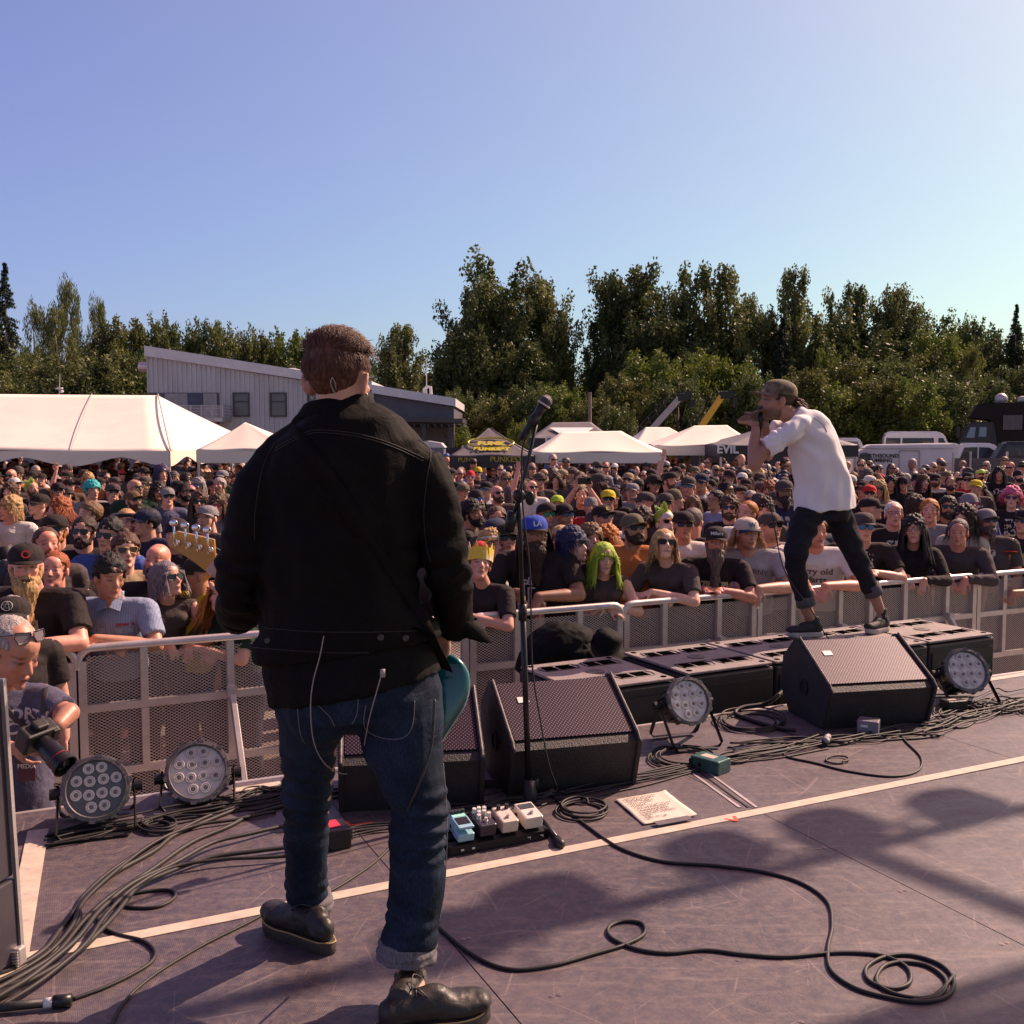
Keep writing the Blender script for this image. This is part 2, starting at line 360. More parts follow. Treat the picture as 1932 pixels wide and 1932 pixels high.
def barrier_module():
 r = empty('crowd_barrier')
 mb = MB(); L_ = ML-.012
 mb.tube(catmull([(0, 0, H-.12), (0.006, 0, H-.05), (.05, 0, H-.006), (.12, 0, H)], 4)+[Vector((L_-.12, 0, H))]+catmull([(L_-.12, 0, H), (L_-.05, 0, H-.006), (L_-.006, 0, H-.05), (L_, 0, H-.12)], 4), .024, 10)
 mb.obj('top_rail', ALU, r, True)
 mb = MB()
 mb.box((.022, 0, (H-.06)/2), (.045, .04, H-.09)); mb.box((L_-.022, 0, (H-.06)/2), (.045, .04, H-.09))
 for z in (H-.355, H-.74, .05): mb.box((L_/2, .001, z), (L_-.09, .038, .045))
 for x in (.36, .86): mb.box((x, .0, H-.175), (.042, .036, .315)); mb.box((x, 0, H-.55), (.042, .036, .34))
 mb.obj('frame', ALU, r)
 mb = MB(); mb.box((L_/2, .006, .58), (L_-.09, .002, 1.04)); mb.obj('mesh_panel', PERF, r)
 mb = MB()
 M = frame((.86, -.03, H-.33), x=(0, -.52, -.74), z=(1, 0, 0));
 mb.box((.44, 0, 0), (.92, .05, .035), M, .004); mb.box((.86, -.045, H-.33), (.06, .05, .05))
 mb.obj('brace', ALUD, r)
 mb = MB(); mb.box((L_/2, -.5, .008), (L_, .95, .008)); mb.box((L_/2, -.97, .02), (L_, .03, .03)); mb.obj('footplate', ALUD, r)
 return r
bp = barrier_module(); kids = list(bp.children)
def copytree(o, parent=None):
 c = o.copy(); COL.objects.link(c); c.parent = parent
 for ch in o.children: copytree(ch, c)
 return c
blabels = {-3: 'barrier section outside the picture at far left', -2: 'barrier section hidden mostly behind the dark column', -1: 'aluminium barrier section behind the photographer with the camera', 0: 'aluminium barrier section the man in the light blue shirt leans on', 1: 'barrier section under the hands of the orange-haired woman, left of the guitarist', 2: 'barrier section behind the guitarist and under the paper-crown wearer',
   3: 'barrier section under the neon green haired woman, right of the mic stand', 4: 'barrier section under the woman in fishnet sleeves', 5: 'barrier section behind the singer between his feet', 6: 'barrier section under the woman in glasses and black jacket', 7: 'barrier section under the shaved man in black long sleeves', 8: 'barrier section at the right edge under the red cap'}
for k in range(-2, 9):
 c = bp if k == -2 else copytree(bp)
 c.location = B0 + BU*(ML*k); c.rotation_euler = (0, 0, BA)
 tag(c, blabels[k], 'crowd barrier', 'aluminium barrier sections along the pit')
# ================================================================ GEAR ON THE STAGE
def grille_mat():
 m = bpy.data.materials.new('hex_grille'); m.use_nodes = True; N = m.node_tree.nodes; L = m.node_tree.links; b = N['Principled BSDF']
 b.inputs['Metallic'].default_value = .3; b.inputs['Roughness'].default_value = .5; b.inputs['Specular IOR Level'].default_value = .3
 t = N.new('ShaderNodeTexCoord'); sc = 1/.0165
 outs = []
 for off in ((0, 0), (.5, .5)):
  mp = N.new('ShaderNodeMapping'); mp.inputs['Scale'].default_value = (sc, sc/1.15, sc); mp.inputs['Location'].default_value = (off[0], off[1], 0); L.new(t.outputs['Object'], mp.inputs[0])
  f = N.new('ShaderNodeVectorMath'); f.operation = 'FRACTION'; L.new(mp.outputs[0], f.inputs[0])
  s = N.new('ShaderNodeVectorMath'); s.operation = 'SUBTRACT'; L.new(f.outputs[0], s.inputs[0]); s.inputs[1].default_value = (.5, .5, .5)
  q = N.new('ShaderNodeVectorMath'); q.operation = 'MULTIPLY'; L.new(s.outputs[0], q.inputs[0]); q.inputs[1].default_value = (1, 1.15, 0)
  l = N.new('ShaderNodeVectorMath'); l.operation = 'LENGTH'; L.new(q.outputs[0], l.inputs[0]); outs.append(l.outputs['Value'])
 mn = N.new('ShaderNodeMath'); mn.operation = 'MINIMUM'; L.new(outs[0], mn.inputs[0]); L.new(outs[1], mn.inputs[1])
 r = N.new('ShaderNodeValToRGB'); r.color_ramp.elements[0].position = .37; r.color_ramp.elements[0].color = (.004, .003, .005, 1); r.color_ramp.elements[1].position = .43; r.color_ramp.elements[1].color = (.19, .10, .18, 1)
 L.new(mn.outputs[0], r.inputs[0]); L.new(r.outputs[0], b.inputs['Base Color'])
 bp = N.new('ShaderNodeBump'); bp.inputs['Strength'].default_value = .6; bp.inputs['Distance'].default_value = .002; L.new(r.outputs[0], bp.inputs['Height']); L.new(bp.outputs[0], b.inputs['Normal'])
 return m
GRIL = grille_mat()
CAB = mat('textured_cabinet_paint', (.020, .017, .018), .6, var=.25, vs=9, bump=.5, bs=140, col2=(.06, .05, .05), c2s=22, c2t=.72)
CABW = mat('worn_cabinet_edge', (.12, .095, .085), .6, var=.3, vs=30, bump=.4, bs=120)
WHT = mat('white_label', (.75, .72, .66), .5, var=.05)
def wedge(p0, p1, label, badge=None):
 p0, p1 = Vector(p0), Vector(p1); W_ = (p1-p0).length; rz = math.atan2((p1-p0).y, (p1-p0).x)
 r = empty('floor_monitor', p0, rz, label, 'monitor speaker', 'wedge monitors on the deck')
 # side profile (y away from camera, z up)
 P = [(.04, .0), (-.03, .215), (.0, .245), (.33, .43), (.37, .42), (.50, .30), (.52, .12), (.42, .0)]
 mb = MB(); M = Matrix(((0, 1, 0, 0), (1, 0, 0, 0), (0, 0, 1, 0), (0, 0, 0, 1)))
 # body between the cheeks, slightly inset; cheeks proud
 Q = [(.05, .0), (-.015, .21), (.012, .233), (.325, .408), (.365, .40), (.49, .295), (.51, .12), (.41, .0)]
 mb.prism(Q, .022, W_-.022, M); mb.obj('cabinet', CAB, r)
 for k, x in enumerate((0, W_-.0225)):
  m2 = MB(); m2.prism(P, x, x+.0225, M); o = m2.obj('side_panel', CAB, r)
  bm = bmesh.new(); bm.from_mesh(o.data); bmesh.ops.bevel(bm, geom=bm.edges[:], offset=.004, segments=2, affect='EDGES'); bm.to_mesh(o.data); bm.free()
 # worn rim along the slope edges
 for x in (.0112, W_-.0112): m3 = MB(); m3.tube([(x, -.022, .222), (x, .0, .247), (x, .165, .339), (x, .33, .432)], .0065, 6); m3.obj('worn_edge', CABW, r)
 g = MB(); LG = math.hypot(.313, .175); g.box((0, 0, 0), (W_-.05, LG-.01, .008), None, .002)
 a = math.atan2(.175, .313); go = g.obj('grille', GRIL, r); go.location = (W_/2, .1715, .328); go.rotation_euler = (a, 0, 0)
 if badge is not None:
  b = MB(); b.box((0, 0, .006), (.05, .035, .003)); bo = b.obj('badge', WHT, go); bo.location = badge
 h = MB(); h.lathe([(.045, 0), (.045, .004), (.03, .004), (.03, -.001)], 20); ho = h.obj('side_handle', BLK, r); ho.location = (-.002, .25, .18); ho.rotation_euler = (0, -math.pi/2, 0)
 return r
wedge(fl(639, 1541), fl(915, 1527), 'wedge monitor speaker partly hidden behind the guitarist, seen between and right of his legs')
wedge(fl(962, 1510), fl(1207, 1486), 'wedge monitor speaker directly behind the microphone stand', (-.17, .06, 0))
wedge(fl(1560, 1382), fl(1762, 1369), 'wedge monitor speaker at right below the singer, with the grey box in front of it', (-.19, .06, 0))
# ---- subwoofers in the pit, tops at deck height
def sub_mat():
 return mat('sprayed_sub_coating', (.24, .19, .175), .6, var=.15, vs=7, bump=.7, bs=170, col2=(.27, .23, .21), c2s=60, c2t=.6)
SUBM = sub_mat()
DARK = mat('flat_black', (.002, .002, .002), .9, var=0, spec=0)  # flat black without gloss; on the subwoofers it stands in for shade in hollows
def sub(c, label):
 T = .2; W_, D_, H_ = .63, .65, 1.02
 r = empty('subwoofer', (c.x, c.y, T-H_), R(27.6), label, 'subwoofer', 'subwoofers in a row in the pit')
 mb = MB(); mb.box((-W_/2, D_/2, H_/2-.012), (W_, D_, H_-.024), None, .012); mb.obj('cabinet', CAB, r)
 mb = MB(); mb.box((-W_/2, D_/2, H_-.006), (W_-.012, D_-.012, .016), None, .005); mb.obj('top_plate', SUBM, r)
 for (x, y) in ((-.18, .50), (-.46, .50), (-.18, .16), (-.46, .16)):
  rim = MB(); h = MB(); h2 = MB(); rim.tube([(x-.10, y-.055, H_+.003), (x+.115, y-.055, H_+.003), (x+.13, y, H_+.003), (x+.115, y+.055, H_+.003), (x-.10, y+.055, H_+.003), (x-.115, y, H_+.003), (x-.10, y-.055, H_+.003)], .0035, 5)
  h.box((x-.052, y, H_+.0035), (.072, .08, .003)); h2.box((x+.05, y, H_+.0035), (.09, .08, .003)); q = rim.obj('handle_rim', BLK, r); h.obj('handle_pocket', DARK, q); h2.obj('handle_pocket', DARK, q)  # pockets are raised plates, their inner shade put into the black colour
 m = MB(); m.lathe([(.055, 0), (.055, .004), (.02, .0045), (.02, .003), (.008, .003)], 24); o = m.obj('pole_socket', CABW, r); o.location = (-.315, .33, H_+.002)
 for x in (-.05, -.58):
  for y in (.05, .60): m = MB(); m.cyl((x, y, H_+.002), (x, y, H_+.0045), .018, 12); m.obj('stacking_dimple', DARK, r)  # dimples are raised discs with the shade painted black
 m = MB(); m.box((-W_/2, -.004, H_*.5-.02), (W_-.05, .008, H_-.12)); m.obj('front_grille', BLK, r)
 return r
NR = [(.90, 5.53), (1.535, 5.92), (2.108, 6.22), (2.68, 6.52), (3.25, 6.82)]
for i, (x, y) in enumerate(NR):
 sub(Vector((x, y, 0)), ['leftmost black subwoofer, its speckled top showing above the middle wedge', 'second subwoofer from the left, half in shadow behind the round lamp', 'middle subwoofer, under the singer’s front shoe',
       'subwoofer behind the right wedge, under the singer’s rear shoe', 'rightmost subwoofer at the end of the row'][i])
# ---- LED par cans
LENS = mat('par_lens_plastic', (.66, .60, .56), .12, var=.1, vs=40, coat=.6)
LENF = mat('frosted_par_face', (.72, .64, .58), .25, var=.12, vs=9, coat=.5)
LEDD = mat('par_face_dark', (.10, .09, .095), .25, var=.1, coat=.4)
LEDC = mat('par_led_core', (.16, .13, .12), .2, var=0, coat=.5)
RIMM = mat('par_rim_metal', (.13, .115, .115), .42, .3, var=.25, vs=20, bump=.2, bs=90)
PARM = mat('par_housing_black', (.013, .012, .013), .42, .2, var=.2, vs=12)
def par(x, y, Y, px, look, label, face):
 c = at(x, y, Y); rad = px*pxs(Y)
 r = empty('stage_par_light', (c.x, c.y, 0), 0, label, 'stage light', 'round stage lamps on the deck')
 look = Vector(look).normalized(); M = Matrix.Translation((0, 0, c.z)) @ frame((0, 0, 0), x=Vector((0, 0, 1)).cross(look), z=look)
 k = rad/.125
 S = M @ Matrix.Scale(k, 4)
 m = MB(); m.lathe([(.05, -.235), (.075, -.23), (.085, -.15), (.095, -.145), (.10, -.07), (.112, -.06), (.115, -.012), (.118, -.01)], 28, S)
 for q in range(14):
  a = 2*math.pi*q/14; m.box((.099*math.cos(a), .099*math.sin(a), -.10), (.016, .006, .075), S @ Matrix.Translation((0, 0, 0)))
 o = m.obj('housing', PARM, r, True); autosmooth(o)
 m = MB();
 prof = [(.106, -.004), (.124, -.012), (.1275, .0), (.125, .010), (.110, .012), (.106, .006)]; n = 36; vs = []; fs = []
 for (a_, z) in prof:
  for q in range(n): t = 2*math.pi*q/n; vs.append((a_*math.cos(t), a_*math.sin(t), z))
 for i in range(len(prof)):
  j = (i+1) % len(prof)
  for q in range(n): fs.append((i*n+q, i*n+(q+1) % n, j*n+(q+1) % n, j*n+q))
 m.add(vs, fs, S)
 for q in range(10):
  a = 2*math.pi*(q+.3)/10; m.box((0, 0, 0), (.013, .022, .016), S @ Matrix.Rotation(a, 4, 'Z') @ Matrix.Translation((.125, 0, .004)))
  m.cyl(tuple(S @ Vector((.117*math.cos(a+.2), .117*math.sin(a+.2), .011))), tuple(S @ Vector((.117*math.cos(a+.2), .117*math.sin(a+.2), .0145))), .0035*k, 8)
 o = m.obj('front_ring', RIMM, r)
 m = MB(); m.lathe([(.106, -.008), (.106, -.0055), (.0, -.0055)], 32, S); o = m.obj('front_face', face, r)
 pos = [(-.026, .078), (.022, .08), (-.07, .035), (-.022, .03), (.028, .034), (.075, .036), (-.072, -.018), (-.026, -.022), (.022, -.018), (.07, -.02), (-.018, -.068), (.03, -.066)]
 for (a, b_) in pos:
  T = S @ Matrix.Translation((a, b_, -.005)); l = MB()
  l.lathe([(.0215, 0), (.0215, .004), (.0195, .0075), (.0165, .0075), (.0155, .004), (.0135, .004), (.0125, .008), (.010, .008), (.009, .0045)], 18, T)
  lo = l.obj('lens', LENS, r); l2 = MB(); l2.lathe([(.0085, .0), (.0085, .006), (.004, .0075)], 10, T); l2.obj('led_core', LEDC, lo)
 # double yoke
 def yoke(back):
  ax = Vector((0, 0, 1)).cross(look).normalized(); m = MB(); w = .140*k; pts = []
  base = Vector((0, 0, c.z)) - look*(.07*k)
  fwd = Vector((look.x, look.y, 0)).normalized()
  foot = fwd*(-.16*k if back else .10*k); foot.z = .012
  for s_ in (-1, 1):
   a = base + ax*(w*s_); b_ = Vector((foot.x, foot.y, .03)) + ax*(w*s_); e = Vector((foot.x, foot.y, .012)) + ax*(w*s_*.86)
   m.tube([a+Vector((0, 0, .03)), a, b_, e], .005*k, 4, None, True, [.016*k]*4, up=ax)
  m.tube([foot+ax*(w*.88), foot-ax*(w*.88)], .005*k, 4, None, True, [.016*k]*2, up=(0, 0, 1))
  m.obj('yoke', PARM, r)
  if not back:
   for s_ in (-1, 1):
    m = MB(); a = base + ax*(w*s_); m.cyl(tuple(a-ax*.01*s_), tuple(a+ax*.03*s_), .022*k, 12); m.obj('locking_knob', PARM, r)
 yoke(False); yoke(True)
 return r
par(181, 1488, 3.85, 62, (.30, -.80, .34), 'round stage lamp with twelve clear lenses at far left beside the photographer', LEDD)
par(373, 1456, 4.15, 60, (.22, -.80, .50), 'round stage lamp with pale sunlit face left of the guitarist', LENF)
par(1300, 1322, 4.95, 46, (.28, -.80, .40), 'round frosted stage lamp to the right of the middle wedge', LENF)
par(1824, 1265, 5.75, 43, (.06, -.85, .45), 'round frosted stage lamp at right in front of the last subwoofer', LENF)
# ---- pedalboard
pb0, pb1 = fl(845, 1618), fl(1035, 1583); u = (pb1-pb0).normalized(); ang = math.atan2(u.y, u.x)
def on(a, b, z=0): return Matrix.Translation(pb0) @ Matrix.Rotation(ang, 4, 'Z') @ Matrix.Translation((a, b, z))
pb = empty('pedalboard', pb0, ang, 'long black pedalboard on the deck holding four guitar effect pedals', 'pedalboard')
LW = (pb1-pb0).length
m = MB()
prof = [(0, 0), (0, .035), (.13, .062), (.13, 0)]
MX = Matrix(((0, 1, 0, 0), (1, 0, 0, 0), (0, 0, 1, 0), (0, 0, 0, 1)))
m.prism([(0, .003), (0, .034), (.03, .042), (.03, .003)], 0, LW, MX); m.prism([(.055, .02), (.055, .046), (.085, .054), (.085, .02)], 0, LW, MX); m.prism([(.11, .003), (.11, .058), (.14, .064), (.14, .003)], 0, LW, MX)
m.box((.006, .07, .022), (.012, .14, .036)); m.box((LW-.006, .07, .022), (.012, .14, .036)); m.obj('frame', BLKM, pb)
WB = mat('warm_white_print', (.7, .66, .6), .5, var=0)
t_ = MB();
for x in (.07*LW/.5, .1): t_.box((x, -.0012, .018), (.012, .001, .007))
for k, x in enumerate((.80, .93)): t_.box((LW*x, -.0012, .021), (.014, .001, .003)); t_.box((LW*x+.004, -.0012, .018), (.003, .001, .009))
t_.obj('printed_marks', WB, pb)
def pedal(a, w, colr, label, kind, knobs, tcol=None):
 mname = 'pedal_enamel_'+kind; mm = mat(mname, colr, .35, .1, var=.08, vs=20, coat=.3)
 r = empty('effect_pedal', (0, 0, 0), 0, label, 'effect pedal', 'guitar pedals on the pedalboard'); r.matrix_world = on(a, .01, .046) @ Matrix.Rotation(R(11), 4, 'X')
 m = MB(); d = .112
 if kind == 'blue':
  m.box((w/2, .028, .012), (w, .06, .030), None, .004); m.box((w/2, .075, .026), (w, .078, .052), None, .005); m.box((w/2, .04, .050), (w*.94, .075, .010), None, .003)
 else: m.box((w/2, d/2, .024), (w, d, .048), None, .006)
 m.obj('casing', mm, r)
 if kind == 'blue':
  q = MB(); q.box((w/2, .045, .0562), (w*.72, .045, .002)); q.obj('tread_plate', BLKM, r)
  q = MB(); q.box((w/2, .088, .0535), (w*.8, .022, .003)); q.obj('name_plate', mat('mint_plate', (.35, .75, .62), .4), r)
 if kind != 'blue':
  q = MB(); q.cyl((w/2, .03, .048), (w/2, .03, .062), .0065, 12); q.cyl((w/2, .03, .046), (w/2, .03, .051), .010, 6); q.obj('foot_switch', ALU, r)
 for (x, y) in knobs:
  q = MB(); q.cyl((x*w, y*d, .048), (x*w, y*d, .066), .0085, 14, None, .0075); q.box((x*w, y*d+.004, .0665), (.0015, .007, .001)); q.obj('knob', mat('knob_'+('white' if kind == 'black' else 'black'), (.6, .58, .55) if kind == 'black' else (.02, .02, .02), .4), r)
 if tcol:
  q = MB(); q.box((w/2, d*.72, .0487), (w*.78, .034, .002)); q.obj('display', mat('dark_display', (.05, .06, .06), .15), r)
 q = MB(); q.cyl((-.012, d*.7, .02), (0, d*.7, .02), .007, 10); q.obj('jack_plug', BLKM, r); q = MB(); q.cyl((w, d*.7, .02), (w+.012, d*.7, .02), .007, 10); q.obj('jack_plug', BLKM, r)
 return r
g = LW/.52
pedal(.055*g, .082*g, (.28, .50, .60), 'pale blue effect pedal with mint plate, leftmost on the pedalboard', 'blue', [(.2, .92), (.42, .92), (.64, .92), (.86, .92)])
pedal(.165*g, .085*g, (.03, .02, .035), 'black effect pedal crowded with pale knobs, second on the board', 'black', [(.2, .85), (.5, .88), (.8, .85), (.35, .65), (.65, .65), (.2, .45), (.8, .48)])
pedal(.280*g, .085*g, (.62, .50, .42), 'cream effect pedal with two black knobs, third on the board', 'cream', [(.3, .8), (.8, .8)])
pedal(.400*g, .095*g, (.70, .62, .54), 'white effect pedal with dark display at the right end of the board', 'white', [], True)
# ---- microphone stand
base = fl(1000, 1512); ms = empty('microphone_stand', base, 0, 'tall black boom microphone stand right of the guitarist', 'microphone stand')
B = base; Y0 = base.y
def L_(x, y, dy=0): return at(x, y, Y0+dy) - B
m = MB(); m.tube([L_(998, 1500), L_(991, 1290), L_(986, 1150)], .0125, 14); m.tube([L_(986, 1155), L_(981, 1000), L_(979, 935)], .0095, 12); m.obj('pole', BLKM, ms, True)
m = MB(); m.tube([L_(986, 1170), L_(986, 1140)], .018, 12); m.obj('height_clutch', BLKM, ms, True)
m = MB(); m.tube([L_(1012, 800), L_(996, 870), L_(979, 935), L_(962, 1000)], .0075, 10); m.obj('boom_arm', BLKM, ms, True)
m = MB(); m.tube([L_(968, 965), L_(960, 1002)], .022, 14); m.obj('counterweight', BLKM, ms, True)
m = MB(); m.ell(L_(979, 935), (.026, .022, .028)); m.cyl(tuple(L_(979, 935)), tuple(L_(997, 938, -.01)), .010, 10); m.ell(L_(1000, 940, -.01), (.020, .014, .030)); m.obj('boom_clutch', BLKM, ms, True)
m = MB(); m.tube([L_(1000, 1470), L_(999, 1535)], .030, 12); m.cyl(tuple(L_(985, 1475)), tuple(L_(1017, 1475)), .010, 8); m.box(L_(1012, 1478), (.02, .03, .04)); m.obj('leg_hub', BLK, ms, True)
for (x, y) in ((1058, 1592), (1040, 1494), (905, 1540)):
 e = fl(x, y, .018); s_ = at(1000, 1520, Y0); m = MB(); m.tube([s_-B, e-B], .011, 10); lg = m.obj('leg', BLKM, ms, True)
 m = MB(); d = (e-s_).normalized(); m.capsule(e-B-d*.05, .017, e-B, .018); m.obj('rubber_foot', RUB, lg, True)
# microphone in its clip: a thing of its own
MG = mat('mic_grille_steel', (.11, .10, .11), .42, .8, var=.2, vs=300, bump=1.0, bs=500)
mp_ = at(1030, 757, Y0); mt = at(1009, 788, Y0); d = (mp_-mt).normalized()
mic = empty('microphone', mp_, 0, 'black vocal microphone with ball head clipped on top of the stand', 'microphone')
m = MB(); m.ell((0, 0, 0), (.0265, .0265, .0265), None, 20, 14); o = m.obj('ball_grille', MG, mic, True)
m = MB(); m.tube([-d*.012, -d*.02], .0285, 16); m.obj('collar_ring', ALUD, mic, True)
m = MB(); m.tube([-d*.02, -d*.05, -d*.10, -d*.16, -d*.185], [.022, .018, .0145, .0115, .0115], 14); m.obj('handle', BLKM, mic, True)
m = MB(); m.tube([L_(1012, 800), L_(1014, 785), L_(1015, 779)], [.009, .014, .017], 10); m.tube([mt-B+d*.01, mt-B-d*.035], .019, 12); m.obj('mic_clip', BLK, ms, True)
# ---- cables
def cable(pts, r, label, closed=False, m=RUB, z=None, grp='cables lying on the deck', name='cable', lift=None, seg=7, cat='cable'):
 P = []
 for i, p in enumerate(pts):
  if len(p) == 2: q = fl(p[0], p[1], r); P.append(q)
  else: P.append(Vector(p))
 C = catmull(P, seg, closed);
 if closed: C.append(C[0])
 C = [Vector((c.x, c.y, max(c.z, r))) for c in C]
 if lift: C = [Vector((c.x, c.y, c.z + lift(i/(len(C)-1)))) for i, c in enumerate(C)]
 mb = MB(); mb.tube(C, r, 8); o = mb.obj(name, m, None, True)
 tag(o, label, cat, grp); return o
GC = mat('cable_jacket', (.016, .013, .013), .6, var=.15, vs=15)
# long guitar lead on the right: coil, loop, back to the guitarist
cable([(1040, 1500), (1075, 1532), (1110, 1560), (1170, 1600), (1250, 1625), (1350, 1633), (1440, 1645), (1510, 1665), (1560, 1700), (1570, 1745), (1562, 1790), (1568, 1830), (1610, 1862), (1670, 1880), (1735, 1890), (1785, 1880), (1800, 1850), (1775, 1820), (1720, 1802), (1670, 1805), (1635, 1825), (1640, 1850), (1680, 1865), (1715, 1855), (1715, 1830), (1690, 1812), (1650, 1800),
  (1580, 1797), (1480, 1805), (1400, 1800), (1330, 1792), (1260, 1798), (1200, 1790), (1155, 1770), (1148, 1750), (1175, 1738), (1210, 1742), (1215, 1762), (1180, 1782), (1120, 1800), (1040, 1822), (960, 1828), (890, 1800), (828, 1750)], .0058, 'long black lead looping across the bare deck to a coil at lower right', m=GC)
cable([(1800, 1840), (1760, 1880), (1700, 1878), (1655, 1855), (1665, 1825), (1700, 1815), (1750, 1822), (1785, 1850), (1770, 1880), (1720, 1888)], .0058, 'second turn of the black coil at lower right', m=GC)
cable([(205, 1945), (235, 1890), (290, 1840), (380, 1785), (460, 1745), (530, 1710), (600, 1690), (640, 1672), (700, 1632), (735, 1600)], .0045, 'single thin lead running up from the bottom edge past the guitarist’s boots', m=GC)
cable([(137, 1885), (200, 1862), (255, 1835), (285, 1815), (292, 1795), (270, 1775), (220, 1762), (190, 1745), (185, 1722), (200, 1702), (250, 1712), (300, 1710), (330, 1692), (322, 1680), (290, 1680), (250, 1686)], .0055, 'black microphone lead with a loop leading to the plug at lower left', m=GC)
# trunk of cables at left
paths = [
 [(-30, 1880), (60, 1830), (110, 1795), (160, 1735), (210, 1690), (280, 1645), (360, 1590), (430, 1560), (480, 1535), (560, 1515)],
 [(-30, 1865), (40, 1835), (95, 1800), (135, 1755), (160, 1705), (230, 1640), (300, 1590), (370, 1562), (440, 1550), (520, 1532)],
 [(-30, 1900), (50, 1858), (110, 1815), (150, 1780), (190, 1730), (250, 1680), (330, 1640), (400, 1600), (470, 1580), (540, 1560)],
 [(-30, 1872), (70, 1838), (120, 1785), (150, 1730), (150, 1700), (200, 1650), (260, 1610), (350, 1560), (420, 1530), (500, 1512)],
 [(-30, 1888), (40, 1862), (90, 1838), (150, 1800), (215, 1735), (260, 1680), (310, 1655), (390, 1625), (470, 1612), (560, 1600), (640, 1590)],
 [(-20, 1915), (60, 1872), (120, 1830), (165, 1790), (200, 1740), (250, 1690), (320, 1650), (410, 1632), (500, 1625), (600, 1615)],
 [(-30, 1845), (30, 1825), (85, 1790), (120, 1745), (165, 1690), (215, 1648), (290, 1606), (330, 1575), (400, 1545), (450, 1525)],
]
for i, p in enumerate(paths):
 cable(p, .0085 if i % 2 == 0 else .0068, ['outer right cable of the thick bundle where it crosses the white line', 'cable of the lower left bundle that ends under the second lamp', 'cable on the lower right side of the bundle near the corner', 'farthest left cable of the bundle, nearest the round lamps', 'cable of the bundle that runs to the power box', 'lowest cable of the bundle, nearest the camera', 'uppermost cable of the bundle beside the white corner tape'][i], m=GC, lift=lambda t, i=i: .012*(i % 3)*math.sin(math.pi*min(1, max(0, t)))**.5, grp='cables in the bundle at lower left')
rr = random.Random(5)
def tangle(x0, x1, y0, y1, n, label, grp, r=.0042, amp=18):
 mb = MB()
 for i in range(n):
  t = i/max(1, n-1); P = []; ph = rr.uniform(0, 6); a = rr.uniform(.4, 1)*amp; yy = rr.uniform(-1, 1)*amp*.5
  for k in range(7):
   s = k/6; P.append((x0+(x1-x0)*s+rr.uniform(-8, 8), y0+(y1-y0)*s+yy+a*.5*math.sin(ph+s*rr.uniform(3, 8))))
  q = r*rr.uniform(.8, 1.3); mb.tube([p+Vector((0, 0, .006*(i % 4))) for p in catmull([fl(p[0], p[1], q) for p in P], 7)], q, 8)
 tag(mb.obj('cable_tangle', GC, None, True), label, 'cables', None, 'stuff')
def coils(cx, cy, rx, ry, n, label, grp, r=.0045):
 P = []; ph = rr.uniform(0, 6)
 for i in range(n):
  k = rr.uniform(.7, 1.1); ox, oy = rr.uniform(-6, 6), rr.uniform(-4, 4)
  P += [(cx+ox+rx*k*math.cos(ph+a*2*math.pi/10), cy+oy+ry*k*math.sin(ph+a*2*math.pi/10)) for a in range(10 if i < n-1 else 11)]
 o = cable(P, r, label, False, GC, grp=None, lift=lambda t: .007*((t*n) % 3)); o.name = 'cable_coil'
tangle(90, 560, 1585, 1500, 12, 'tangle of black cables under the two left round lamps', None)
tangle(400, 540, 1520, 1490, 6, 'short tangle of black cables left of the guitarist’s knee', None)
coils(300, 1560, 35, 14, 5, 'small coil of black cable between the two left lamps', None)
tangle(1060, 1560, 1505, 1400, 8, 'black cables running along the foot of the middle wedge', None)
tangle(1380, 1780, 1420, 1380, 8, 'black cables running in front of the right wedge', None)
tangle(1740, 1990, 1375, 1315, 12, 'thick tangle of black cables at the right edge of the deck', None, amp=26)
tangle(1790, 1960, 1330, 1325, 10, 'upper tangle of cables behind the right round lamp', None, amp=30)
coils(1810, 1345, 45, 16, 5, 'loop of black cable beside the right wedge', 'cable loops beside the right wedge')
coils(1420, 1362, 62, 20, 5, 'coil of black cable left of the right wedge', 'coiled cable left of the right wedge')
coils(1290, 1430, 58, 20, 5, 'coil of black cable behind the green box', 'coiled cable behind the green box')
coils(1102, 1528, 52, 19, 4, 'coil of black cable beside the pedalboard', 'coiled cable by the pedalboard')
coils(1388, 1432, 30, 10, 1, 'single small loop of cable right of the green box', None)
coils(1576, 1431, 20, 6, 1, 'tiny loop of cable in front of the right wedge', None)
cable([(1565, 1405), (1500, 1405), (1480, 1425), (1540, 1440), (1600, 1455), (1680, 1465), (1730, 1455), (1738, 1430), (1710, 1400), (1690, 1375)], .0052, 'black lead bulging forward in a bow in front of the right wedge', m=GC)
tangle(560, 1000, 1505, 1475, 6, 'black cables passing behind the guitarist’s legs', None)
tangle(640, 860, 1580, 1560, 4, 'black cables between the power box and the pedalboard', None)
tangle(850, 1050, 1525, 1500, 5, 'black cables just behind the pedalboard', None)
q0 = at(1472, 1330, 5.6)
cable([tuple(fl(1500, 1385)+Vector((0, 0, .02))), tuple(fl(1440, 1370)), tuple(fl(1390, 1352)+Vector((0, 0, .01))), tuple(fl(1400, 1345)+Vector((0, 0, .03))), tuple(at(1450, 1325, 5.6)), tuple(at(1490, 1292, 5.75)), tuple(at(1510, 1280, 5.8))], .012, 'thick black cable rising from the coil into the back of the right wedge', m=GC)
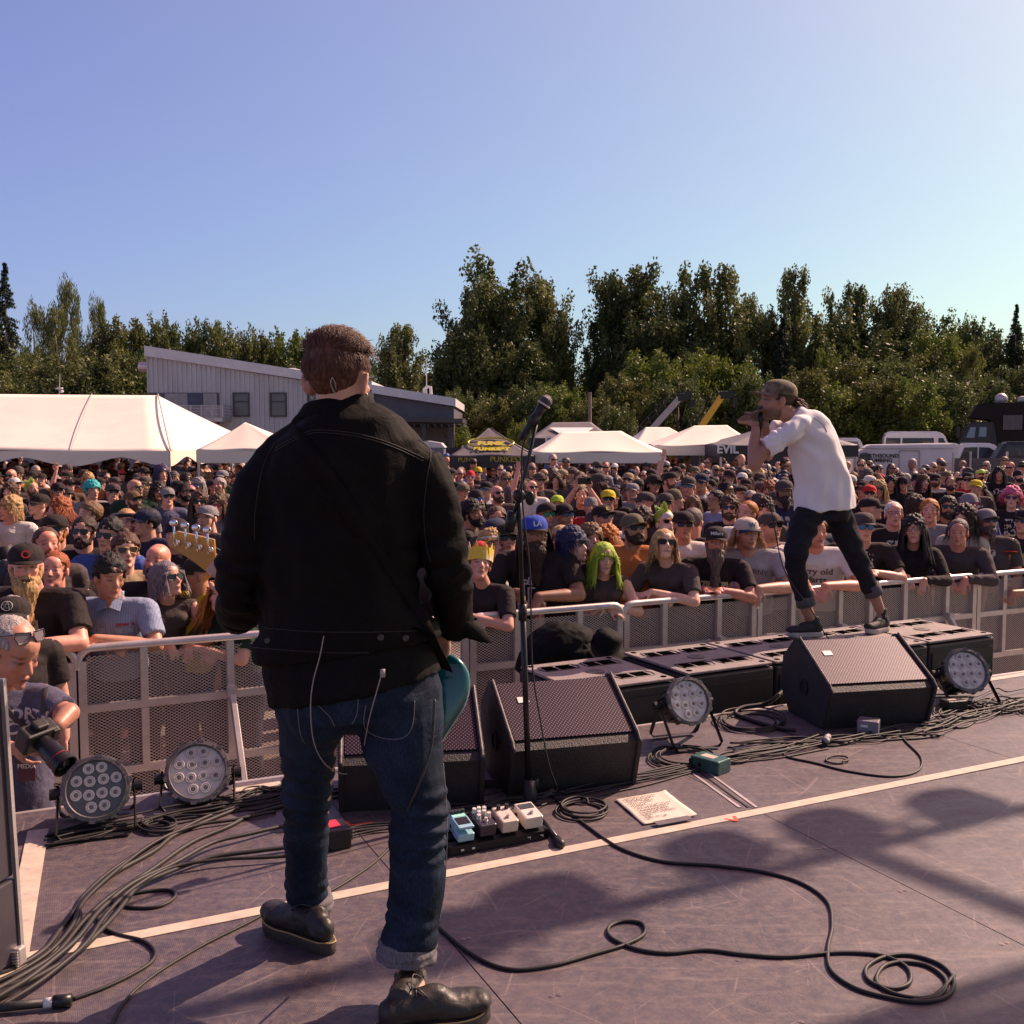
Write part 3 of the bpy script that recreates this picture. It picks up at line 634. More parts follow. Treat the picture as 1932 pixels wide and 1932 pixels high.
# mic cable along the stand
cable([tuple(mt-d*.12), tuple(at(1000, 812, Y0-.02)), tuple(at(985, 850, Y0-.03)), tuple(at(986, 950, Y0-.03)), tuple(at(1000, 1080, Y0-.03)), tuple(at(1004, 1250, Y0-.03)), tuple(at(1018, 1350, Y0-.04)), tuple(at(1035, 1440, Y0-.06)), tuple(fl(1052, 1500, .02)), tuple(fl(1020, 1520, .01))], .0035, 'thin microphone cable hanging down along the stand', m=GC, grp=None)
# ---- plug at lower left, boxes, paper, tape marks
pl = empty('cable_plug', fl(0, 1905, .015), 0, 'black cable plug with a white tape band at the lower left corner', 'plug')
a0, a1 = fl(-40, 1905, .017)-pl.location, fl(135, 1887, .017)-pl.location; du = (a1-a0)
for f0, f1, r_, mm_, nm in ((0, .70, .012, BLK, 'barrel'), (.70, .86, .0125, WHT, 'tape_band'), (.80, 1.0, .017, BLKM, 'plug_shell')):
 m = MB(); m.tube([a0+du*f0, a0+du*f1], r_, 14); m.obj(nm, mm_, pl, True)
def boxthing(name, x0, y0, x1, y1, dep, h, colr, label, cat, parts=()):
 p0, p1 = fl(x0, y0), fl(x1, y1); v = p1-p0; w = v.length
 r = empty(name, p0, math.atan2(v.y, v.x), label, cat); m = MB(); m.box((w/2, dep/2, h/2+.001), (w, dep, h), None, .005); m.obj('casing', mat(name+'_paint', colr, .4, .1, var=.2, vs=15, bump=.2, bs=70), r)
 for (nm, c, d_, mm_) in parts:
  m = MB(); m.box((c[0]*w, c[1]*dep, c[2]*h), d_, None, .001); m.obj(nm, mm_, r)
 return r
boxthing('direct_box', 1302, 1450, 1355, 1465, .10, .062, (.03, .09, .085), 'dark green box with a pale taped label on the cables right of the middle wedge', 'direct box',
   [('label_tape', (.45, .5, 1.02), (.07, .045, .002), TAPE), ('bumper_handle', (.02, -.05, .45), (.006, .012, .045), BLKM), ('socket', (.35, -.01, .5), (.018, .004, .018), BLKM)])
boxthing('junction_box', 1616, 1386, 1657, 1391, .09, .075, (.22, .20, .22), 'small grey metal box standing in front of the right wedge', 'metal box', [('printed_label', (.35, -.01, .65), (.035, .002, .012), WHT)])
boxthing('power_adapter', 622, 1608, 664, 1600, .12, .075, (.02, .015, .018), 'black power box with red top seen between the guitarist’s shins', 'power box', [('red_cap', (.35, .55, 1.03), (.05, .07, .006), mat('red_plastic', (.55, .03, .05), .4)), ('strain_relief', (1.06, .5, .5), (.02, .045, .045), RUB)])
boxthing('splitter_box', 1790, 1345, 1826, 1342, .08, .06, (.02, .018, .02), 'small black box in the cable tangle right of the right wedge', 'power box', [('label_tape', (.4, .5, 1.02), (.05, .02, .002), TAPE), ('socket', (.3, -.01, .5), (.018, .004, .018), RUB)])
m = MB(); cpos = fl(1559, 1396, .03); m.ell((0, 0, 0), (.016, .03, .016)); m.cyl((0, .02, .0), (.03, .06, .0), .014, 10); o = m.obj('rolled_tape_plug', mat('scuffed_grey_rubber', (.30, .27, .27), .6, var=.3, vs=30), None, True, cpos); tag(o, 'scuffed grey plug end lying at the left foot of the right wedge', 'plug')
# handwritten sheet
PAP = mat('cream_paper', (.60, .53, .44), .7, var=.03)
cr = [fl(1214, 1558), fl(1315, 1541), fl(1256, 1497), fl(1160, 1511)]
n = 14; vs = [];
for j in range(n+1):
 for i in range(n+1):
  a, b_ = i/n, j/n; p = (cr[0]*(1-a)+cr[1]*a)*(1-b_) + (cr[3]*(1-a)+cr[2]*a)*b_
  z = .006 + .004*noise.noise(Vector((a*3, b_*3, 2))) + .004*max(0, a-.85)/.15 + .005*max(0, b_-.9)/.1*a
  vs.append((p.x, p.y, z))
fs = [(j*(n+1)+i, j*(n+1)+i+1, (j+1)*(n+1)+i+1, (j+1)*(n+1)+i) for j in range(n) for i in range(n)]
sp = empty('set_list', cr[0], 0, 'cream sheet with a handwritten song list taped to the deck', 'paper sheet')
m = MB(); m.add([Vector(v)-cr[0] for v in vs], fs); o = m.obj('sheet', PAP, sp, True); md = o.modifiers.new('t', 'SOLIDIFY'); md.thickness = .0008
INK = mat('black_ink', (.12, .10, .10), .7, var=0)
ux = (cr[1]-cr[0]).normalized(); uy = ((cr[3]-cr[0])); uyn = uy.normalized(); wS = (cr[1]-cr[0]).length; hS = uy.length
lines = ['JUSTIFICATION', 'ENDANGER', 'OUT THERE', 'WHICH', 'LOST YOUR WAY', 'LONGWINDED', 'UNDERGRADS', 'MEMORY RADIO', 'LISA', 'GET IT UP']
for i, s_ in enumerate(lines):
 me = text_mesh(s_, .022, .0002); me.materials.append(INK); w_ = max(v.co.x for v in me.vertices)
 o = bpy.data.objects.new('handwriting', me); link(o, sp)
 c = ux*(wS*.12+w_) + uy*(.90-.085*i) + Vector((0, 0, .0125)); M = frame(c, x=ux+Vector((0, 0, 0)), y=uyn); M = M @ Matrix.Rotation(rr.uniform(-.03, .03), 4, 'Z'); o.matrix_local = M
GT = mat('grey_gaffer_tape', (.11, .09, .10), .6, var=.2, vs=20)
o = strip(fl(1237, 1560), fl(1303, 1548), .04, .012, .002, GT); o.parent = sp; o.name = 'gaffer_tape'; o.location -= cr[0]
RT = mat('red_marking_tape', (.75, .08, .05), .5, var=.1)
for k, (pts, lab) in enumerate((([(1367, 1546), (1390, 1550), (1385, 1541)], 'orange-red tape tick mark on the deck below the set list'), ([(846, 2008*.7728), (855, 2016*.7728), (910, 2006*.7728)], 'red tape corner mark between the legs of the guitarist'), ([(1226*.7728, 1928*.7728), (1237*.7728, 1937*.7728), (1262*.7728, 1934*.7728)], 'red tape corner mark at the foot of the mic stand'))):
 if k == 1: pts = [(652, 1551), (660, 1559), (703, 1553)]
 mb = MB(); P = [fl(*p) for p in pts]
 for a, b_ in zip(P, P[1:]):
  d_ = (b_-a).normalized(); nn = Vector((-d_.y, d_.x, 0))*.007; z = Vector((0, 0, .0035 + .0005*(a is P[1]))); mb.add([a-nn+z, b_-nn+z, b_+nn+z, a+nn+z], [(0, 1, 2, 3)])
 tag(mb.obj('tape_mark', RT), lab, 'tape mark')
# ---- dark metal column at the left edge
cl = empty('speaker_column', (0, 0, 0), 0, 'dark purple-grey metal column cropped by the left edge of the picture', 'column')
PUR = mat('dark_column_enamel', (.055, .045, .060), .38, .2, var=.15, vs=4)
bR = fl(46, 1818); tR = at(3, 1290, bR.y)
M = frame(bR, z=(at(22, 1500, bR.y)-bR), y=(0.25, 1, 0))
def sect(z0, z1, o_=0.0):
 m = MB(); m.box((-.17+o_, -.14, (z0+z1)/2), (.33, .27, z1-z0), M, .006); return m
sect(.02, .255).obj('lower_case', PUR, cl); sect(.262, .83, -.006).obj('upper_case', PUR, cl)
m = MB(); m.box((-.0035, -.004, .42), (.012, .012, .82), M); m.obj('corner_profile', ALUD, cl)
m = MB(); m.box((-.01, -.02, .035), (.05, .03, .05), M, .004)
for k in range(6): m.cyl(tuple(M @ Vector((-.005, -.04, .012+.008*k))), tuple(M @ Vector((.015, -.04, .014+.008*k))), .003, 6)
m.obj('hinge_catch', ALUD, cl)
# ---- rig above the stage, outside the frame: its lamps throw the blurred shadows on the deck
def over(x, y, h):                      # point at height h whose sun shadow falls on picture point (x,y)
 p = fl(x, y); return p + sdir*(h/sdir.z)
rig = empty('lighting_truss', (0, 0, 0), 0, 'lighting truss above the stage, outside the picture', 'truss')
hz = 6.0; m = MB()
def tubepath(p, q, r=.03): m.tube([p, q], r, 8)
A, Bq = over(640, 1835, hz), over(2500, 1385, hz); ax = (Bq-A).normalized()
tubepath(A-ax*2, Bq+ax*1.5, .032);
for s_ in (.05,): tubepath(A-ax*2+Vector((0, 0, .30)), Bq+ax*1.5+Vector((0, 0, .12)), .02)
C1, C2 = over(1600, 1600, hz), over(2150, 1800, hz); tubepath(C1, C2+ (C2-C1)*1.0, .05)
C3, C4 = over(1400, 2010, hz), over(2300, 1720, hz); tubepath(C3, C4, .05)
C3, C4 = over(1500, 2090, hz), over(2300, 1830, hz); tubepath(C3, C4, .14)
m.obj('truss_tubes', ALUD, rig)
for i, (x, y) in enumerate(((1045, 1716), (1370, 1620), (1592, 1572), (1830, 1530), (860, 1790))):
 p = over(x, y, hz-.15); l = empty('hanging_stage_lamp', p, 0, ['first hanging lamp above the guitarist on the overhead truss', 'second hanging lamp on the overhead truss, above the coil', 'third hanging lamp on the overhead truss, above the right wedge', 'fourth hanging lamp on the overhead truss, farthest right', 'small hanging lamp at the left end of the overhead truss'][i], 'stage light', 'lamps on the truss outside the picture')
 m = MB(); m.lathe([(.09, -.24), (.13, -.2), (.15, -.02), (.15, .0)], 20, Matrix.Rotation(R(110), 4, 'X') @ Matrix.Scale(1.05, 4)); m.obj('housing', PARM, l)
 m = MB(); m.tube([(-.17, 0, 0), (-.17, 0, .2), (0, 0, .28), (.17, 0, .2), (.17, 0, 0)], .012, 6); m.tube(catmull([(.15, .05, .1), (.3, .1, .05), (.4, .1, .2), (.5, 0, .25)], 6), .012, 6); m.obj('yoke', PARM, l)
for (x, y) in ((-3.6, 3.6), (7.2, 6.6)):
 pass
# ================================================================ TREES
def leaf_mat(name, c, c2, objvar=True):
 m = bpy.data.materials.new(name); m.use_nodes = True; N = m.node_tree.nodes; L = m.node_tree.links; b = N['Principled BSDF']; b.inputs['Roughness'].default_value = .55; b.inputs['Specular IOR Level'].default_value = .35
 t = N.new('ShaderNodeTexCoord'); n = N.new('ShaderNodeTexNoise'); n.inputs['Scale'].default_value = .9; n.inputs['Detail'].default_value = 5; L.new(t.outputs['Object'], n.inputs[0])
 r = N.new('ShaderNodeValToRGB'); r.color_ramp.elements[0].position = .35; r.color_ramp.elements[1].position = .68; r.color_ramp.elements[0].color = (*c, 1); r.color_ramp.elements[1].color = (*c2, 1); L.new(n.outputs[0], r.inputs[0])
 oi = N.new('ShaderNodeObjectInfo'); mx = N.new('ShaderNodeMixRGB'); mx.blend_type = 'MULTIPLY'; mx.inputs[0].default_value = 1; L.new(r.outputs[0], mx.inputs[1]); L.new(oi.outputs['Color'], mx.inputs[2])
 L.new(mx.outputs[0], b.inputs['Base Color'])
 tr = N.new('ShaderNodeBsdfTranslucent'); L.new(mx.outputs[0], tr.inputs[0]); ms_ = N.new('ShaderNodeMixShader'); ms_.inputs[0].default_value = .35; L.new(b.outputs[0], ms_.inputs[1]); L.new(tr.outputs[0], ms_.inputs[2]); L.new(ms_.outputs[0], N['Material Output'].inputs[0])
 return m
LEAF = leaf_mat('broad_leaves', (.034, .048, .016), (.115, .135, .045)); NEED = leaf_mat('conifer_needles', (.012, .022, .014), (.03, .045, .022))
BARK = mat('tree_bark', (.14, .11, .09), .9, var=.3, vs=4, bump=.5, bs=8)
def leaves(centers, radii, per, size, seed, droop=0.0):
 g = np.random.default_rng(seed); n = sum(per)
 C = np.repeat(np.array(centers), per, axis=0); Rr = np.repeat(np.array(radii), per, axis=0)
 d = g.normal(size=(n, 3)); d /= np.linalg.norm(d, axis=1)[:, None]; P = C + d*Rr*(g.random((n, 1))**.45)
 # a leaf spray: small irregular quad, randomly oriented
 a = g.normal(size=(n, 3)); a /= np.linalg.norm(a, axis=1)[:, None]
 if droop: a[:, 2] = -abs(a[:, 2])-droop; a /= np.linalg.norm(a, axis=1)[:, None]
 b = np.cross(a, g.normal(size=(n, 3))); b /= np.linalg.norm(b, axis=1)[:, None]
 s = size*(.45+.75*g.random((n, 1))); k = (.45+.3*g.random((n, 1))) if not droop else .25
 V = np.stack([P-a*s, P-b*s*k+a*s*.1, P+a*s, P+b*s*k-a*s*.15], 1).reshape(-1, 3)
 return V
def quads(V, name, m):
 me = bpy.data.meshes.new(name); n = len(V)//4
 me.vertices.add(len(V)); me.vertices.foreach_set('co', V.astype(np.float32).ravel()); me.loops.add(len(V)); me.loops.foreach_set('vertex_index', np.arange(len(V), dtype=np.int32))
 me.polygons.add(n); me.polygons.foreach_set('loop_start', np.arange(0, len(V), 4, dtype=np.int32)); me.update(calc_edges=True); me.materials.append(m); return me
def tree_proto(kind, seed):
 g = random.Random(seed); mb = MB(); C = []; Rd = []; per = []
 if kind == 'poplar':
  mb.tube([(0, 0, 0), (.1, 0, 3), (-.05, .05, 6), (.05, 0, 9.4)], [.22, .16, .10, .02], 8)
  nlead = g.choice((3, 4, 5)); leads = [(g.uniform(-1.3, 1.3), g.uniform(-1.3, 1.3), g.uniform(7.2, 9.9)) for _ in range(nlead)]+[(0, 0, 10)]
  for k in range(60):
   z = g.uniform(.9, 9.6); L0 = g.choice(leads); f = min(1, z/8)
   base = Vector((L0[0]*f, L0[1]*f, z));
   if z > L0[2]: continue
   a = g.uniform(0, 6.28); rad = (2.0*math.sin(math.pi*min(1, (z+.8)/11.2))**.6)*g.uniform(.4, 1.35)
   e = Vector((base.x+math.cos(a)*rad, base.y+math.sin(a)*rad, z+rad*.75))
   mb.tube([(L0[0]*f*.4, L0[1]*f*.4, max(.5, z-rad*.9)), tuple((base+e)/2), tuple(e)], [.05, .03, .01], 4)
   for q in range(3):
    p = base.lerp(e, .45+.3*q); s = g.uniform(.30, .62); C.append(tuple(p)); Rd.append((s, s, s*1.35)); per.append(int(78*s/.5))
  for L0 in leads:
   for k in range(13): z = L0[2]-k*.33; f = min(1, z/8); s = .20+.045*k; jx = .12+.05*k; C.append((L0[0]*f+g.uniform(-jx, jx), L0[1]*f+g.uniform(-jx, jx), z)); Rd.append((s, s, s*1.4)); per.append(int(26+10*k))
  V = leaves(C, Rd, per, .13, seed)
 elif kind == 'round':
  mb.tube([(0, 0, 0), (.1, 0, 3), (0, .1, 7)], [.25, .2, .06], 8)
  for k in range(70):
   a = g.uniform(0, 6.28); u = g.uniform(-.75, 1); rr_ = math.sqrt(max(0, 1-u*u)); R0 = g.uniform(.6, 1.0)
   p = Vector((math.cos(a)*rr_*3.1*R0, math.sin(a)*rr_*3.1*R0, 5.2+u*4.1*R0)); s = g.uniform(.6, 1.15)
   if k % 3 == 0: mb.tube([(0, 0, 3), tuple((p+Vector((0, 0, 4)))/2), tuple(p)], [.08, .05, .015], 4)
   C.append(tuple(p)); Rd.append((s, s, s*.85)); per.append(int(190*s))
   C.append(tuple(p*1.0+Vector((g.uniform(-.6, .6), g.uniform(-.6, .6), s*.8)))); Rd.append((s*.4, s*.4, s*.6)); per.append(45)
  V = leaves(C, Rd, per, .15, seed)
 elif kind == 'willow':
  mb.tube([(0, 0, 0), (.2, 0, 4), (0, .1, 8.5)], [.25, .18, .04], 8)
  for k in range(80):
   a = g.uniform(0, 6.28); z = g.uniform(1.2, 9.7); rad = 2.7*(1-(z/10.3)**2.4)**.8*g.uniform(.5, 1)
   lean = .5*(z/10); p = Vector((math.cos(a)*rad+lean, math.sin(a)*rad, z)); s = g.uniform(.4, .7)
   C.append(tuple(p)); Rd.append((s*.8, s*.8, s*1.5)); per.append(int(220*s))
   if k % 4 == 0: mb.tube([(0, 0, max(1, z-2)), tuple(p)], [.06, .015], 4)
  V = leaves(C, Rd, per, .16, seed, droop=.9)
 else:   # conifer
  mb.tube([(0, 0, 0), (0, 0, 10)], [.2, .02], 8)
  for k in range(60):
   z = .8+k*.155; rad = 2.3*(1-z/10.2)**.85*g.uniform(.75, 1.12); n = max(4, int(8-z*.3))
   for q in range(n):
    a = g.uniform(0, 6.28); tip = Vector((math.cos(a)*rad, math.sin(a)*rad, z-rad*.22));
    if q == 0: mb.tube([(0, 0, z), tuple(tip)], [.03, .008], 4)
    for w in range(1, 5):
     p = Vector((0, 0, z)).lerp(tip, w/4); s = .10+.22*(1-z/10)*(1.15-w/5); C.append(tuple(p)); Rd.append((s, s, s*.45)); per.append(9)
  V = leaves(C, Rd, per, .13, seed, droop=.15)
 return mb.mesh('trunk', BARK, True), quads(V, 'crown', NEED if kind == 'conifer' else LEAF)
PRO = {k: [tree_proto(k, s) for s in ss] for k, ss in (('poplar', (3, 8, 21, 34)), ('round', (5, 6, 9)), ('willow', (4, 12)), ('conifer', (2, 13)))}
cnt = 0
def tree(x, ytop, wpx, kind, Y, colr, label, grp):
 global cnt; cnt += 1
 top = at(x, ytop, Y); h = (top.z - GZ)*(.955 if kind == 'poplar' else 1); nat = {'poplar': 4.6, 'round': 7.4, 'willow': 6.0, 'conifer': 4.4}[kind]
 wpx *= {'round': 1.28, 'poplar': 1.02}.get(kind, 1); wx = wpx*pxs(Y)/nat; P = PRO[kind][cnt % len(PRO[kind])]; nm = {'poplar': 'poplar_tree', 'round': 'leafy_tree', 'willow': 'willow_tree', 'conifer': 'conifer_tree'}[kind]
 r = empty(nm, (top.x, Y, GZ), cnt*2.4, label, 'tree', grp); r.scale = (wx, wx, h/10.0)
 a = bpy.data.objects.new('trunk', P[0]); link(a, r); b = bpy.data.objects.new('crown', P[1]); link(b, r); b.color = (*colr, 1)
 return r
G1 = (1.25, 1.3, 1.1); G2 = (1.45, 1.3, 1.0); G3 = (1.0, 1.05, .95); G4 = (1.7, 1.8, .9); G5 = (1.75, 1.6, 1.5); G6 = (1.9, 1.9, .8)
TW = 'trees of the wood behind the left tents'; TM = 'tall poplars in the middle of the tree line'; TR_ = 'trees of the wood behind the parked cars'; TB = 'bushy trees along the foot of the tree line'
T = [
 (8, 497, 110, 'conifer', 72, G3, 'dark spiky conifer at the left edge, tallest on that side', TW), (-60, 560, 200, 'round', 74, G3, 'dark leafy crown cropped by the left edge of the picture', TW),
 (62, 570, 110, 'willow', 66, G2, 'drooping dark tree right of the left-edge conifer', TW), (135, 531, 115, 'willow', 70, G5, 'tall feathery pale tree with two wispy tips, left part of the wood', TW), (175, 560, 100, 'willow', 72, G5, 'feathery tree just right of the tall wispy one', TW),
 (105, 580, 120, 'willow', 64, G2, 'broad drooping tree in front of the wispy pair', TW), (225, 592, 110, 'round', 68, G2, 'round-topped tree left of the grey building’s high corner', TW), (283, 588, 90, 'round', 70, G2, 'leafy crown directly above the high corner of the grey building', TW),
 (335, 595, 95, 'round', 72, G1, 'leafy crown above the left third of the sloping roof', TW), (390, 597, 100, 'round', 74, G5, 'speckled leafy crown above the middle of the sloping roof', TW), (440, 608, 90, 'round', 75, G5, 'leafy crown over the roof between the building’s windows', TW), (490, 612, 90, 'round', 76, G2, 'leafy crown over the roof left of the roof vent', TW),
 (535, 617, 90, 'round', 77, G4, 'greener crown over the roof behind the vent', TW), (590, 620, 110, 'round', 78, G4, 'green crown touching the guitarist’s head from the left', TW), (650, 640, 120, 'round', 80, G1, 'crown hidden mostly by the guitarist’s head', TW),
 (30, 660, 180, 'round', 60, G1, 'low dark tree behind the ridge of the big tent at far left', TW), (75, 660, 130, 'round', 56, G5, 'pale speckled bush above the left tent ridge', TB), (185, 650, 150, 'round', 57, G5, 'light-speckled bushy tree above the middle of the big tent', TB), (250, 655, 110, 'round', 58, G1, 'bushy tree beside the metal duct on the building', TB), (10, 700, 110, 'round', 52, G5, 'pale bush at the left edge just above the tent', TB), (130, 690, 150, 'round', 55, G3, 'dark low bush behind the antenna mast', TB),
 (738, 615, 60, 'poplar', 76, G5, 'thin poplar with gaps right beside the guitarist’s head', TM), (765, 607, 95, 'poplar', 74, G5, 'airy poplar with forked top between the guitarist and the tall pair', TM), (820, 690, 90, 'round', 76, G5, 'low leafy tree above the end of the building’s roof', TM),
 (880, 530, 110, 'poplar', 70, G3, 'left shoulder of the tallest poplar clump', TM), (925, 478, 150, 'poplar', 72, G1, 'tallest poplar, wide dark crown behind the top of the mic stand', TM), (965, 560, 120, 'poplar', 70, G5, 'poplar between the tallest one and the pale narrow one', TM), (1035, 522, 110, 'poplar', 72, G5, 'pale narrow poplar right of the tallest', TM), (1065, 580, 70, 'poplar', 73, G5, 'short side poplar at the right foot of the pale narrow one', TM), (895, 600, 150, 'round', 68, G3, 'dark leafy mass under the tallest poplar', TM),(975, 640, 150, 'round', 68, G3, 'dark leafy mass under the pale narrow poplar', TM),
 (1108, 655, 50, 'conifer', 82, G1, 'small distant conifer in the gap between the poplar groups', TM), (1146, 640, 34, 'conifer', 84, G5, 'thin pale dead-looking conifer in the gap', TM), (1080, 700, 80, 'conifer', 80, G3, 'low conifer in the gap between the poplar groups', TM),
 (1122, 600, 75, 'poplar', 74, G3, 'small poplar leaning out at the left of the right group', TM), (1172, 520, 110, 'poplar', 73, G3, 'dark poplar at the left of the right-hand group', TM), (1210, 489, 130, 'poplar', 74, G3, 'tall dark poplar with spiky tip, first of the right group', TM), (1290, 496, 120, 'poplar', 73, G1, 'middle tall poplar of the right group', TM), (1370, 491, 130, 'poplar', 72, G5, 'pale tall poplar, third of the right group', TM), (1403, 560, 60, 'poplar', 73, G5, 'lower right shoulder of the pale tall poplar', TM), (1245, 590, 170, 'round', 70, G3, 'dark mass between the first two tall poplars', TM), (1340, 600, 150, 'round', 72, G3, 'dark mass behind the second and third tall poplars', TM),
 (1490, 498, 95, 'poplar', 73, G5, 'lone airy poplar straight above the singer’s cap', TR_), (1455, 590, 80, 'poplar', 74, G3, 'lower branches poplar left of the lone airy one', TR_), (1478, 600, 110, 'conifer', 70, G3, 'dark conifer behind the singer’s head', TR_), (1570, 545, 95, 'poplar', 75, G5, 'pale poplar right of the lone airy one', TR_), (1625, 530, 90, 'poplar', 76, G1, 'poplar with dark spiky tip, right of centre wood', TR_), (1683, 540, 90, 'poplar', 76, G5, 'pale poplar in the right wood above the white van', TR_), (1718, 560, 80, 'poplar', 76, G5, 'poplar at the right shoulder of the pale group', TR_), (1780, 590, 90, 'poplar', 80, G1, 'lower poplar before the right-hand gap', TR_), (1835, 584, 90, 'round', 78, G1, 'dark round crown left of the edge conifer', TR_),
 (1890, 610, 110, 'round', 74, G3, 'dark leafy crown under the edge conifer', TR_), (1918, 575, 80, 'conifer', 72, G3, 'spiky conifer near the right edge', TR_), (1985, 600, 120, 'round', 72, G3, 'dark tree cropped by the right edge', TR_), (1600, 600, 190, 'round', 74, G3, 'dark crown mass behind the pale poplars', TR_), (1700, 610, 190, 'round', 74, G3, 'dark crown mass above the white trailer', TR_), (1540, 610, 140, 'round', 73, G3, 'dark crown behind the lone airy poplar', TR_),
 (1775, 612, 130, 'round', 68, G4, 'green leafy tree in the right wood', TR_), (1838, 655, 110, 'willow', 66, G2, 'drooping green tree above the black truck', TR_), (1740, 650, 130, 'round', 66, G2, 'green tree left of the drooping one', TR_),
 (1560, 650, 60, 'round', 62, G6, 'small yellow-green crown above the singer’s back', TB), (1600, 665, 120, 'round', 60, G2, 'speckled tree right of the yellow-green crown', TB), (1680, 660, 140, 'round', 61, G1, 'leafy tree above the white trailer roof', TB),
 (1230, 655, 130, 'round', 60, G4, 'broad green bushy tree left of the grey boom lift', TB), (1320, 660, 110, 'round', 58, G6, 'yellow-green bushy tree above the boom lifts', TB), (1390, 665, 110, 'round', 58, G4, 'green bushy tree above the yellow boom', TB), (1180, 700, 120, 'round', 56, G2, 'bushy tree left of the boom lifts', TB), (1280, 705, 110, 'round', 55, G1, 'dark bush between the two boom lifts', TB),
 (1430, 695, 110, 'round', 54, G1, 'bush left of the singer’s head', TB), (1520, 690, 130, 'round', 54, G2, 'bushy tree right of the singer’s head', TB), (1590, 720, 120, 'round', 52, G4, 'bush behind the singer’s back', TB), (1660, 700, 130, 'round', 52, G2, 'bush above the white van’s left end', TB), (1720, 710, 120, 'round', 51, G4, 'bush above the white van', TB), (1785, 700, 120, 'round', 53, G1, 'bush left of the black truck', TB), (1850, 700, 120, 'round', 56, G3, 'dark bush behind the black truck', TB), (1930, 680, 130, 'round', 58, G3, 'dark tree behind the truck at the right edge', TB),
 (870, 730, 90, 'round', 54, G1, 'low bush right of the building’s end', TB), (940, 735, 110, 'round', 52, G2, 'low bush left of the mic stand top', TB), (1000, 720, 100, 'round', 52, G1, 'low bush behind the microphone', TB), (1060, 720, 110, 'round', 52, G4, 'low green bush right of the microphone', TB), (1120, 735, 90, 'round', 50, G2, 'low bush by the wooden pole', TB), (1165, 760, 80, 'round', 46, G1, 'low bush above the white canopy', TB), (985, 790, 60, 'round', 44, G6, 'bright green shrub behind the dark peaked canopy', TB), (850, 785, 70, 'round', 46, G4, 'green shrub at the end of the low roof', TB), (745, 790, 50, 'round', 46, G6, 'small bright shrub under the low roof', TB),
 (560, 680, 140, 'round', 64, G3, 'dark tree behind the grey building', TW), (400, 680, 170, 'round', 66, G3, 'dark tree screened by the sloping roof', TW),
]
for t in T: tree(*t)
# far wooded backdrop that reads as one mass behind the gaps
g = random.Random(3); C = []; Rd = []; per = []
for k in range(330):
 x = -80+k*4.7/ (1);
 X = -70 + 140*k/330; C.append((X, 100+g.uniform(-5, 5), GZ+g.uniform(1, 7.5))); s = g.uniform(1.8, 2.6); Rd.append((s, s, s)); per.append(190)
o = bpy.data.objects.new('distant_woodland', quads(leaves(C, Rd, per, .34, 77), 'distant_woodland', LEAF)); link(o); o.color = (.8, .85, .9, 1); tag(o, kind='stuff', label='dense dark wood far behind the trees', cat='wood')
# ================================================================ BUILDING
CLAD = mat('grey_metal_cladding', (.50, .48, .51), .55, .1, var=.10, vs=1.2, stretch=(1, 1, .25))
CLADT = mat('pale_roof_trim', (.60, .58, .60), .5, .1, var=.06)
DK = mat('dark_purple_panel', (.095, .085, .11), .6, var=.1)
GLS = mat('tinted_window_glass', (.12, .11, .13), .12, var=.1, vs=2)
FRM = mat('dark_window_frame', (.04, .04, .05), .5)
BY = 45.0; bl = empty('metal_building', (0, BY, GZ), 0, 'grey corrugated metal building with steep sloping roof and dark lower wing', 'building')
def W_(x, y, Y=BY): p = at(x, y, Y); return (p.x, p.z-GZ)
def slab(poly, y0, y1, name, m_, par=bl):
 mb = MB(); mb.prism(poly, y0, y1); return mb.obj(name, m_, par)
tl, tr2 = W_(278, 672), W_(705, 738); br = W_(705, 900)
slab([(tl[0], 0), (br[0], 0), tr2, tl], 0, 12, 'wall', CLAD)
mb = MB(); xs = tl[0]
while xs < tr2[0]:
 zt = tl[1] + (tr2[1]-tl[1])*(xs-tl[0])/(tr2[0]-tl[0]); mb.box((xs, -.03, zt/2), (.045, .06, zt-.02)); xs += .21
mb.obj('standing_seams', CLAD, bl)
a, b_ = W_(276, 653), W_(860, 752); a2, b2 = W_(276, 668), W_(860, 762)
m = (a[1]-b_[1])/(a[0]-b_[0])
slab([W_(276, 672), W_(703, 736), W_(703, 720), W_(276, 653)], -.25, 12.2, 'roof', CLADT)
slab([W_(703, 742), W_(860, 767), W_(860, 752), W_(703, 726)], -.25, 12.2, 'roof', CLADT)
slab([(W_(705, 740)[0], 0), (W_(856, 768)[0], 0), W_(856, 768), W_(705, 742)], .1, 12, 'wing_wall', DK)
slab([W_(700, 797), W_(880, 800), W_(880, 793), W_(700, 789)], -3.5, .1, 'porch_roof', FRM)
mb = MB();
for k in range(14): x_, z_ = W_(705+k*13, 799, BY-3); mb.box((x_, -1.8, z_-.08), (.06, 3.2, .12))
for x in (712, 745, 800, 850): x_, z_ = W_(x, 800, BY-3.2); mb.box((x_, -3.2, z_/2), (.14, .14, z_))
mb.obj('porch_frame', FRM, bl)
